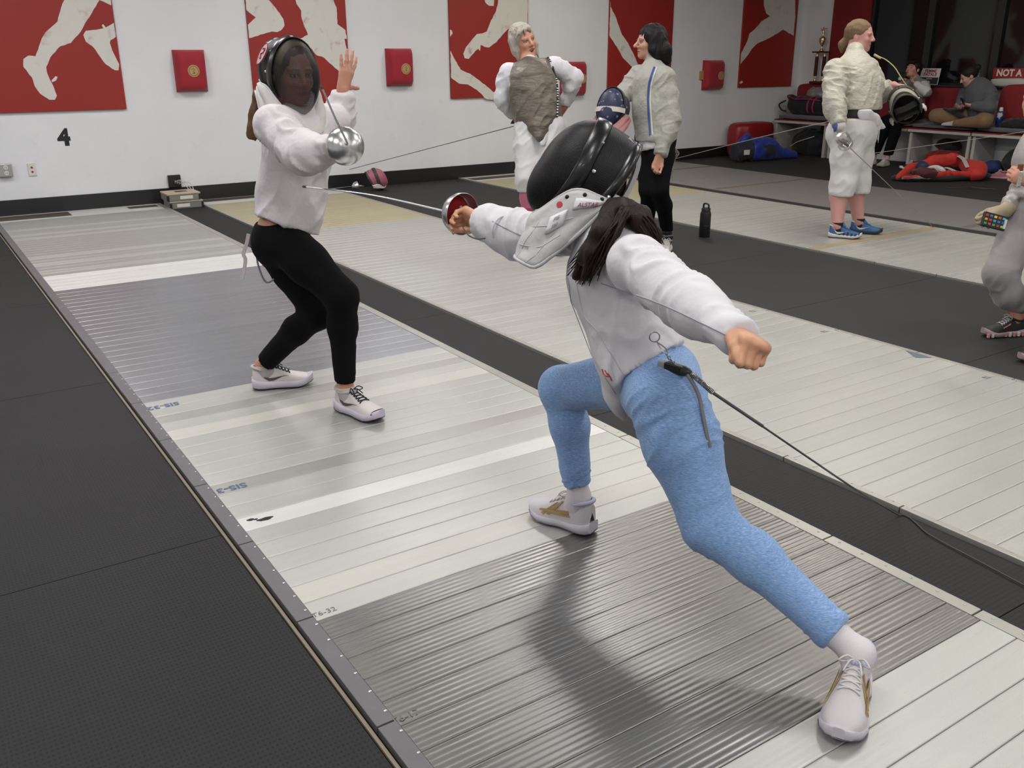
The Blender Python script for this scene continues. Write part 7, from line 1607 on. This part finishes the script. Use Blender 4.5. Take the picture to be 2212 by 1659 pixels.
# round its plan
me = o.data; co = np.array([v.co[:] for v in me.vertices]); xy = co[:, :2]/np.array([0.40, 0.19]); n4 = (np.abs(xy)**3.2).sum(1)**(1/3.2); mx = np.abs(xy).max(1); k = np.where(n4 > 1e-6, mx/n4, 1); co[:, :2] *= k[:, None]; me.vertices.foreach_set('co', co.astype(np.float32).ravel()); me.update()
# ------------------------------------------------------------------ bags
def straps(par, lines, mat, w=0.03): 
    for pts in lines: MB().ribbon(spline(np.array(pts, float), 24), (0, 0, 1), w, 0.004).build('strap', mat, par)
# blue roller bag
a = at(1596, 352, Z=0); e = at(1738, 343, Z=0); ux = nrm(V3(*(e-a)[:2], 0)); uy = np.cross((0, 0, 1), ux); L = np.linalg.norm(e-a)
MBL = cloth('bag_blue', '#12308e', 0.6, fold=0.6, fs=10); MDK = cloth('bag_dark', '#1a1d26', 0.7, fold=0.3); r = empty('roller_bag', a+ux*L*0.5); r.location.z = 0; WO[r][2] = 0; tag(r, 'blue and black roller bag lying in front of the red ottoman', 'bag')
s = S(); B0 = a+V3(0, 0, 0.16)+uy*0.13; s.chain([B0+ux*0.34, B0+ux*0.62, B0+ux*0.80+V3(0, 0, -0.05)], [0.165, 0.15, 0.08], 0.05); s.chain([B0+ux*0.78+V3(0, 0, -0.05), B0+ux*(L-0.08)+V3(0, 0, -0.11)], [0.08, 0.045], 0.03); s.cone(B0+ux*0.14+V3(0, 0, 0.12), B0+ux*0.22+V3(0, 0, 0.18), 0.05, 0.05, 0.04); s.cut(V3(0, 0, 0.004), (0, 0, -1)); shape('body', s, MBL, r, 0.014, disp=lambda V, N: 0.016*ridge(V*7)*(V[:, 2] > 0.02))
s = S(); s.chain([B0+ux*0.06+V3(0, 0, -0.02), B0+ux*0.24+V3(0, 0, 0.0)], [0.13, 0.15], 0.04); s.cut(V3(0, 0, 0.03), (0, 0, -1)); s.cut(B0+ux*0.0, -ux); shape('wheel_end', s, MDK, r, 0.014, disp=lambda V, N: 0.006*ridge(V*8)*(V[:, 2] > 0.04))
s = S(); s.ell(B0+ux*0.55-uy*0.135+V3(0, 0, 0.0), (0.13, 0.05, 0.09), 0.02); s.cut(V3(0, 0, 0.01), (0, 0, -1)); shape('side_pocket', s, MDK, r, 0.012)
MB().box((-0.05, -0.003, -0.03), (0.05, 0.003, 0.04), fr=Fr(B0+ux*0.12-uy*0.142+V3(0, 0, -0.02), ux, (0, 0, 1))).build('name_tag', MW, r)
for d in (0.03, 0.24): fixn(MB().lathe([(-0.015, 0.035), (0.015, 0.035)], Fr(a+ux*d+uy*0.02+V3(0, 0, 0.035), uy, (0, 0, 1)), 14).build('wheel', M_BLKP, r))
straps(r, [[B0+ux*0.30-uy*0.10+V3(0, 0, 0.13), B0+ux*0.45-uy*0.17+V3(0, 0, 0.05), B0+ux*0.62-uy*0.155+V3(0, 0, 0.0), B0+ux*0.66-uy*0.13+V3(0, 0, -0.12)], [B0+ux*0.5+V3(0, 0, 0.17), B0+ux*0.62+V3(0, 0, 0.19), B0+ux*0.72+V3(0, 0, 0.10)]], MDK)
# black and pink duffel on the bench
r = empty('duffel_bag', (12.0, 9.72, 0.59)); tag(r, 'black duffel bag with pink trim and a silver jacket on top, on the corner bench', 'bag')
MBK = cloth('duffel_black', '#0d0d12', 0.75, fold=0.4); MPK = M('duffel_pink', srgb('#a8265e'), 0.6); s = S(); s.chain([V3(11.96, 10.02, 0.73), V3(11.96, 9.45, 0.73)], [0.15, 0.14], 0.04, flat=(0, 0, 1), q=0.92); s.cone(V3(11.9, 10.08, 0.84), V3(11.92, 10.17, 0.86), 0.05, 0.02, 0.03); s.cut(V3(0, 0, 0.592), (0, 0, -1)); shape('body', s, MBK, r, 0.013, disp=lambda V, N: 0.010*ridge(V*8)*(V[:, 2] > 0.62))
for y in (9.70, 9.60): MB().tube([V3(11.96-0.155*math.sin(t), y, 0.73+0.145*math.cos(t)) for t in np.linspace(-0.3, 2.3, 16)], 0.012, 6).build('pink_strap', MPK, r, smooth=True)
MB().tube(spline([(11.85, 10.12, 0.87), (11.81, 9.95, 0.83), (11.81, 9.75, 0.835), (11.84, 9.5, 0.82)], 20), 0.008, 6).build('pink_piping', MPK, r, smooth=True)
MB().tube(spline([(11.83, 10.14, 0.80), (11.80, 10.24, 0.74), (11.82, 10.20, 0.66), (11.84, 10.13, 0.64)], 16), 0.012, 6).build('handle', MBK, r, smooth=True)
s = S(); s.ell(V3(12.0, 9.62, 0.90), (0.13, 0.24, 0.06), 0.03); s.ell(V3(12.0, 9.72, 0.94), (0.10, 0.13, 0.06), 0.03); o = shape('silver_jacket', s, cloth('silver_cloth', '#8f8c8a', 0.5, metal=0.3, fold=0.6, fs=16), None, 0.012, disp=lambda V, N: 0.015*ridge(V*14)); tag(o, 'crumpled silver-grey jacket lying on the pink and black duffel', 'jacket')
# dark bag under the corner bench, dark bag under others
def lump(name, c, rad, mat, label, cat, seed=0.0, amp=0.018, fq=9, h=0.016):
    s = S(); c = V3(*c); s.ell(c, rad, 0.02); s.ell(c+V3(rad[0]*0.2, -rad[1]*0.35, -rad[2]*0.2), np.array(rad)*0.75, 0.05); s.cut(V3(0, 0, 0.003), (0, 0, -1)); o = shape(name, s, mat, None, h, disp=lambda V, N: amp*ridge(V*fq+seed)*(V[:, 2] > 0.03)); tag(o, label, cat); return o
o = lump('black_bag', (12.02, 9.72, 0.16), (0.20, 0.34, 0.22), MBK, 'black bag with pale cords pushed under the corner bench', 'bag'); MB().tube(spline([(11.80, 9.95, 0.12), (11.79, 9.80, 0.20), (11.79, 9.62, 0.26), (11.80, 9.50, 0.30)], 20), 0.006, 6).build('cord', M('cable_white', '#c9c6bf'), o)
o = lump('red_bag', (12.02, 7.45, 0.11), (0.16, 0.30, 0.13), cloth('bag_red_dark', '#8a1a20', 0.7), 'dark red bag with black straps under the bench of the woman with the phone', 'bag', 2.0); straps(o, [[(11.845, 7.70, 0.05), (11.85, 7.55, 0.15), (11.85, 7.42, 0.17), (11.85, 7.25, 0.04)]], MBK, 0.03)
o = lump('black_helmet_bag', (12.10, 7.50, 0.30), (0.10, 0.16, 0.09), MBK, 'black rounded bag on top of the red bag under the bench', 'bag', 4.0)
o = lump('dark_backpack', (12.0, 6.36, 0.17), (0.18, 0.26, 0.20), cloth('backpack_green', '#1c211f', 0.8), 'dark backpack under the bench at the right edge', 'bag', 6.0)
o = lump('blue_bundle', (11.98, 6.74, 0.08), (0.12, 0.10, 0.08), cloth('bundle_blue', '#1f2a5c', 0.8), 'small dark blue bundle under the bench beside the dark backpack', 'bundle', 8.0, h=0.012)
# pink shoes on the floor
f = Fr(at(2176, 388, Z=0.0), V3(-0.25, 0.9, 0)); f.o[2] = 0.002; r = empty('pink_shoes', f.o); tag(r, 'pink shoe lying by the bench right of the open red bag', 'shoe'); shoe(r, f, 0.25, dict(upper=M('shoe_rose', srgb('#a86a76'), 0.7), sole=M('sole_rose', srgb('#b98a92'), 0.6), lace=M('lace_white', '#d5d1cf')), wid=1.0)
f = Fr(at(1983, 366, Z=0.0), V3(-0.8, 0.5, 0)); f.o[2] = 0.002; r = empty('black_sneaker', f.o); tag(r, 'black and white sneaker on the floor by the boy\'s bench leg', 'shoe'); shoe(r, f, 0.26, dict(upper=M('sneaker_black', (0.02, 0.02, 0.022), 0.6), sole=M('sole_white2', '#d6d3cf'), lace=M('lace_white', '#d5d1cf'), toe=M('sole_white2', '#d6d3cf')))
# coat hanger
hc = at(2100, 408, Z=0.004); hx = nrm(at(2148, 410, Z=0)-at(2052, 407, Z=0)); hy = np.cross((0, 0, 1), hx); hw = 0.22
o = MB().tube([hc-hx*hw*1.25, hc+hy*0.10+V3(0, 0, 0.004), hc+hx*hw*1.25], 0.007, 6).build('coat_hanger', M_BLKP); MB().tube([hc-hx*hw*1.25, hc+hx*hw*1.25], 0.006, 6).build('bar', M_BLKP, o); tag(o, 'black coat hanger lying on the floor in front of the open red bag', 'hanger')
# open red fencing bag
a = at(1948, 394, Z=0); e = at(2138, 392, Z=0); ux = nrm(V3(*(e-a)[:2], 0)); uy = np.cross((0, 0, 1), ux); L = np.linalg.norm(e-a); MRB = cloth('bag_red', '#b8261c', 0.7, fold=0.5, fs=7)
r = empty('fencing_bag', a+ux*L/2); WO[r][2] = 0; r.location.z = 0; tag(r, 'open red and black fencing bag lying on the floor in front of the benches', 'bag')
Z_ = lambda u, v, z: a+ux*u*L+uy*v+V3(0, 0, z)
s = S(); s.chain([Z_(0.10, 0.17, 0.035), Z_(0.5, 0.18, 0.04), Z_(0.93, 0.18, 0.06)], [0.16, 0.19, 0.17], 0.04, flat=(0, 0, 1), q=0.25); s.cut(V3(0, 0, 0.003), (0, 0, -1)); shape('base', s, MBK, r, 0.013)
s = S(); s.chain([Z_(0.0, 0.10, 0.05), Z_(0.2, 0.30, 0.12), Z_(0.5, 0.36, 0.20), Z_(0.72, 0.34, 0.24)], [0.035, 0.06, 0.075, 0.07], 0.03, flat=uy, q=0.5); shape('raised_flap', s, MRB, r, 0.010, disp=lambda V, N: 0.010*ridge(V*9))
s = S(); s.chain([Z_(0.86, 0.06, 0.08), Z_(0.90, 0.18, 0.13), Z_(0.88, 0.32, 0.16)], [0.11, 0.13, 0.10], 0.04, flat=(0, 0, 1), q=0.75); s.cut(V3(0, 0, 0.01), (0, 0, -1)); shape('end_pocket', s, MRB, r, 0.011, disp=lambda V, N: 0.008*ridge(V*8))
s = S(); s.chain([Z_(0.02, 0.02, 0.05), Z_(0.3, 0.0, 0.07), Z_(0.55, 0.03, 0.10), Z_(0.78, 0.02, 0.08)], [0.02, 0.03, 0.035, 0.03], 0.02, flat=uy, q=0.6); shape('front_lip', s, [MRB, M('bag_grey_trim', srgb('#8a8884'), 0.6)], r, 0.010, disp=lambda V, N: 0.008*ridge(V*14), mif=lambda c: (c[:, 2] < 0.062+0.015*np.sin(c[:, 0]*20)).astype(int))
for (u0, v0, z0, u1, v1, z1, w_) in ((0.25, 0.12, 0.15, 0.5, 0.02, 0.11, 0.025), (0.74, 0.30, 0.28, 0.77, 0.10, 0.16, 0.05), (0.45, 0.20, 0.13, 0.62, 0.05, 0.12, 0.03)): MB().ribbon(spline([Z_(u0, v0, z0), Z_((u0+u1)/2, (v0+v1)/2, (z0+z1)/2+0.03), Z_(u1, v1, z1)], 16), ux+V3(0, 0, 0.2), w_, 0.004).build('strap', M('strap_grey', srgb('#a5a29c'), 0.6), r)
o = lump('maroon_sleeve', tuple(Z_(0.28, 0.10, 0.10)), (0.14, 0.14, 0.06), cloth('maroon', '#4a1418', 0.8), 'maroon garment stuffed in the open red bag', 'garment', 3.0, 0.012, 12, 0.012)
o = lump('white_garment', tuple(Z_(0.42, 0.17, 0.12)), (0.13, 0.10, 0.05), M_JACKET, 'white garment in the middle of the open red bag', 'garment', 5.0, 0.012, 14, 0.012)
o = lump('navy_cap', tuple(Z_(0.30, 0.22, 0.16)), (0.07, 0.07, 0.07), cloth('navy', '#141c46', 0.6), 'small navy cap on top of the open red bag', 'cap', 1.0, 0.004, 14, 0.010)

# ------------------------------------------------------------------ things on the floor near the fencers
c = at(1521, 514, Z=0.0); r = empty('flask', c); tag(r, 'black insulated flask standing on the wide black mat', 'flask'); fz = Fr(c, (0, 0, 1), (1, 0, 0)); MFL = M('flask_black', (0.010, 0.010, 0.011), 0.45)
autosmooth(fixn(MB().lathe([(0.004, 0.044), (0.008, 0.0465), (0.205, 0.0465), (0.222, 0.042), (0.226, 0.036)], fz, 32).build('body', MFL, r))); fixn(MB().lathe([(0, 0.0455), (0.010, 0.0468), (0.011, 0.0455)], fz, 32).build('base_ring', M('flask_ring', (0.25, 0.25, 0.25), 0.3, 0.8), r))
autosmooth(fixn(MB().lathe([(0.224, 0.038), (0.250, 0.038), (0.256, 0.034)], fz, 28).build('lid', MFL, r))); MB().tube(spline([fz.w((0.25, 0.03, 0)), fz.w((0.285, 0.028, 0)), fz.w((0.292, 0, 0)), fz.w((0.285, -0.028, 0)), fz.w((0.25, -0.03, 0))], 24), 0.0075, 8).build('carry_loop', MFL, r, smooth=True)
MB().box((-0.018, -0.0006, -0.004), (0.018, 0.0006, 0.004), fr=Fr(c+V3(0, 0, 0.11)-CF*0.0468, RT, (0, 0, 1))).build('logo', M('flask_logo', (0.05, 0.05, 0.05), 0.4), r)
# pink mask lying by the wall with a foil
mp = Fr(at(812, 393, Y=9.98)+V3(0, 0, 0.02), nrm(V3(0.9, -0.25, 0.22)), nrm(V3(-0.2, -0.1, 1))); mp.o[2] = 0.135
MPN = M('mask_pink', srgb('#a8626e'), 0.55, var=0.08); o = fmask(None, mp, sc=0.86, wire=MPN, side=MPN, band=M('band_grey', srgb('#3a3936')), bib=M('bib_silver', srgb('#b7b4ae'), 0.4, 0.3), marks=False, tongue=False, bibdrop=0.03, bib_flare=0.02); tag(o, 'pink fencing mask lying on its side against the black baseboard', 'mask')
g_ = at(768, 400, Y=10.0); g_[2] = 0.066; s_, _ = sword('foil', 'foil lying on the floor beside the pink mask', g_, V3(-1, 0.1, -0.03), V3(g_[0]-0.80, g_[1]+0.12, 0.022), R=0.05)

# ------------------------------------------------------------------ cords and wires
def wire(label, pts, rad, mat, n=50, name='trailing_cable'):
    P_ = spline(np.array(pts, float), n); P_[:, 2] = np.maximum(P_[:, 2], rad+0.001); o = MB().tube(P_, rad, 6).build(name, mat); tag(o, label, 'cord'); return o
MWI = M('wire_dark', (0.05, 0.05, 0.05), 0.5); MWG = M('wire_grey', (0.35, 0.35, 0.35), 0.5)
wire('thin reel cord rising from the pink mask to the grey-haired woman', [at(755, 366, Y=10.2), at(930, 320, D=8.6), at(1112, 272, D=7.32)], 0.0032, MWI)
wire('thin reel cord running past the ottoman to the woman in blue shoes', [(8.76, 9.88, 0.03), at(1450, 345, D=11.5), at(1640, 297, D=9.0), at(1792, 262, D=7.98)], 0.003, MWG)
wire('thin reel cord crossing in front of the bench legs', [at(1888, 331, D=10.5), at(2050, 308, D=10.0), at(2150, 294, D=9.6), at(2240, 280, D=9.3)], 0.003, MWG)
# body-wire connector of the lunging fencer
r = empty('reel_connector', at(1470, 797, D=2.30)); tag(r, 'black reel plug with spring clipped at the back of the lunging fencer', 'connector')
pA = at(1438, 790, D=2.315); pB = at(1492, 806, D=2.27); fr = Fr(lerp(pA, pB, 0.5), pB-pA, (0, 0, 1)); hl = np.linalg.norm(pB-pA)/2
MB().box((-hl, -0.010, -0.011), (hl*0.55, 0.010, 0.012), fr=fr, bev=0.003).build('plug', M_BLKP, r); fixn(MB().lathe([(hl*0.4, 0.014), (hl*0.8, 0.011), (hl*1.05, 0.006)], fr, 14).build('strain_relief', M_BLKP, r)); MB().box((-hl-0.02, -0.008, -0.012), (-hl, 0.008, 0.010), fr=fr, bev=0.002).build('clear_socket', M('clear_socket', (0.6, 0.6, 0.55), 0.2, trans=0.5), r)
pC = at(1541, 849, D=2.24); n_ = 150; tt = np.linspace(0, 1, n_); ax_ = nrm(pC-pB); e1 = nrm(np.cross(ax_, (0, 0, 1))); e2 = np.cross(ax_, e1)
MB().tube([lerp(pB, pC, t)+0.0055*(math.cos(t*2*math.pi*20)*e1+math.sin(t*2*math.pi*20)*e2) for t in np.linspace(0, 1, 320)], 0.0016, 5).build('spring', M('spring_steel', (0.3, 0.3, 0.3), 0.3, 0.9), r)
MB().tube([pB, pC], 0.003, 6).build('spring_core', MWI, r)
# chain and clip from jacket ring
rg = at(1414, 728, D=2.335); MB().tube([rg+0.013*(math.cos(t)*RT+math.sin(t)*V3(0, 0, 1)) for t in np.linspace(0, 6.2832, 20)], 0.0016, 5).build('ring', M('spring_steel', (0.3, 0.3, 0.3)), r)
pts = [at(1418, 738, D=2.325), at(1432, 752, D=2.315), at(1440, 765, D=2.31)]; MB().tube(spline([pts[0], pts[1]+RT*0.006, pts[2], pts[1]-RT*0.006, pts[0]], 24), 0.0018, 5).build('snap_hook', MATS['spring_steel'], r)
for i in range(5):
    c = lerp(at(1441, 768, D=2.31), at(1460, 790, D=2.30), i/4); u_ = nrm(V3(1, 0, 0) if i % 2 else V3(0, 1, 0.5)); MB().tube([c+0.007*math.cos(t)*nrm(V3(0.4, 0, -0.8))+0.0045*math.sin(t)*u_ for t in np.linspace(0, 6.2832, 12)], 0.0012, 5).build('chain_link', MATS['spring_steel'], r)
wire('dark reel cord trailing from the lunging fencer down to the narrow black strip', [pC, at(1590, 882, D=2.24), at(1650, 923, D=2.25), at(1760, 998, D=2.32), at(1860, 1065, D=2.40), (2.60, 1.60, 0.020), (2.585, 1.45, 0.006), (2.565, 1.30, 0.006), (2.52, 0.85, 0.006), (2.50, 0.0, 0.006), (2.48, -1.0, 0.006)], 0.0026, MWI, 90)
sl = MB().tube(spline([pC, at(1590, 882, D=2.24), at(1648, 921, D=2.25)], 20), 0.0042, 8).build('cord_sleeve', MWI, r)
wire('grey body cord hanging from the plug along the lunging fencer\'s thigh', [at(1485, 808, D=2.27), at(1508, 850, D=2.27), at(1519, 900, D=2.27), at(1527, 940, D=2.27), at(1534, 966, D=2.275)], 0.0050, M('cord_grey', srgb('#77767a'), 0.5), 40, 'body_cord')
wire('thin body cord from the lunging fencer\'s guard to her cuff', [at(1000, 492, D=2.86), at(1012, 508, D=2.83), at(1030, 516, D=2.80), at(1048, 515, D=2.78)], 0.0022, MWI, 30, 'body_cord')
wire('grey body cord looping below the hip of the fencer on guard', [at(553, 530, D=4.02), at(557, 570, D=4.02), at(572, 607, D=4.0), at(588, 606, D=3.99), at(600, 588, D=3.98)], 0.0042, MATS['cord_grey'], 40, 'body_cord')
p = [at(537, 505, D=4.06), at(533, 525, D=4.06), at(526, 548, D=4.06), at(530, 560, D=4.06), at(528, 580, D=4.06), at(522, 604, D=4.06)]
o = MB().ribbon(spline(p, 30), RT, 0.016, 0.003).build('hanging_strap', M('strap_lilac', srgb('#b9aab0'), 0.7)); tag(o, 'pale strap hanging behind the fencer on guard', 'strap')
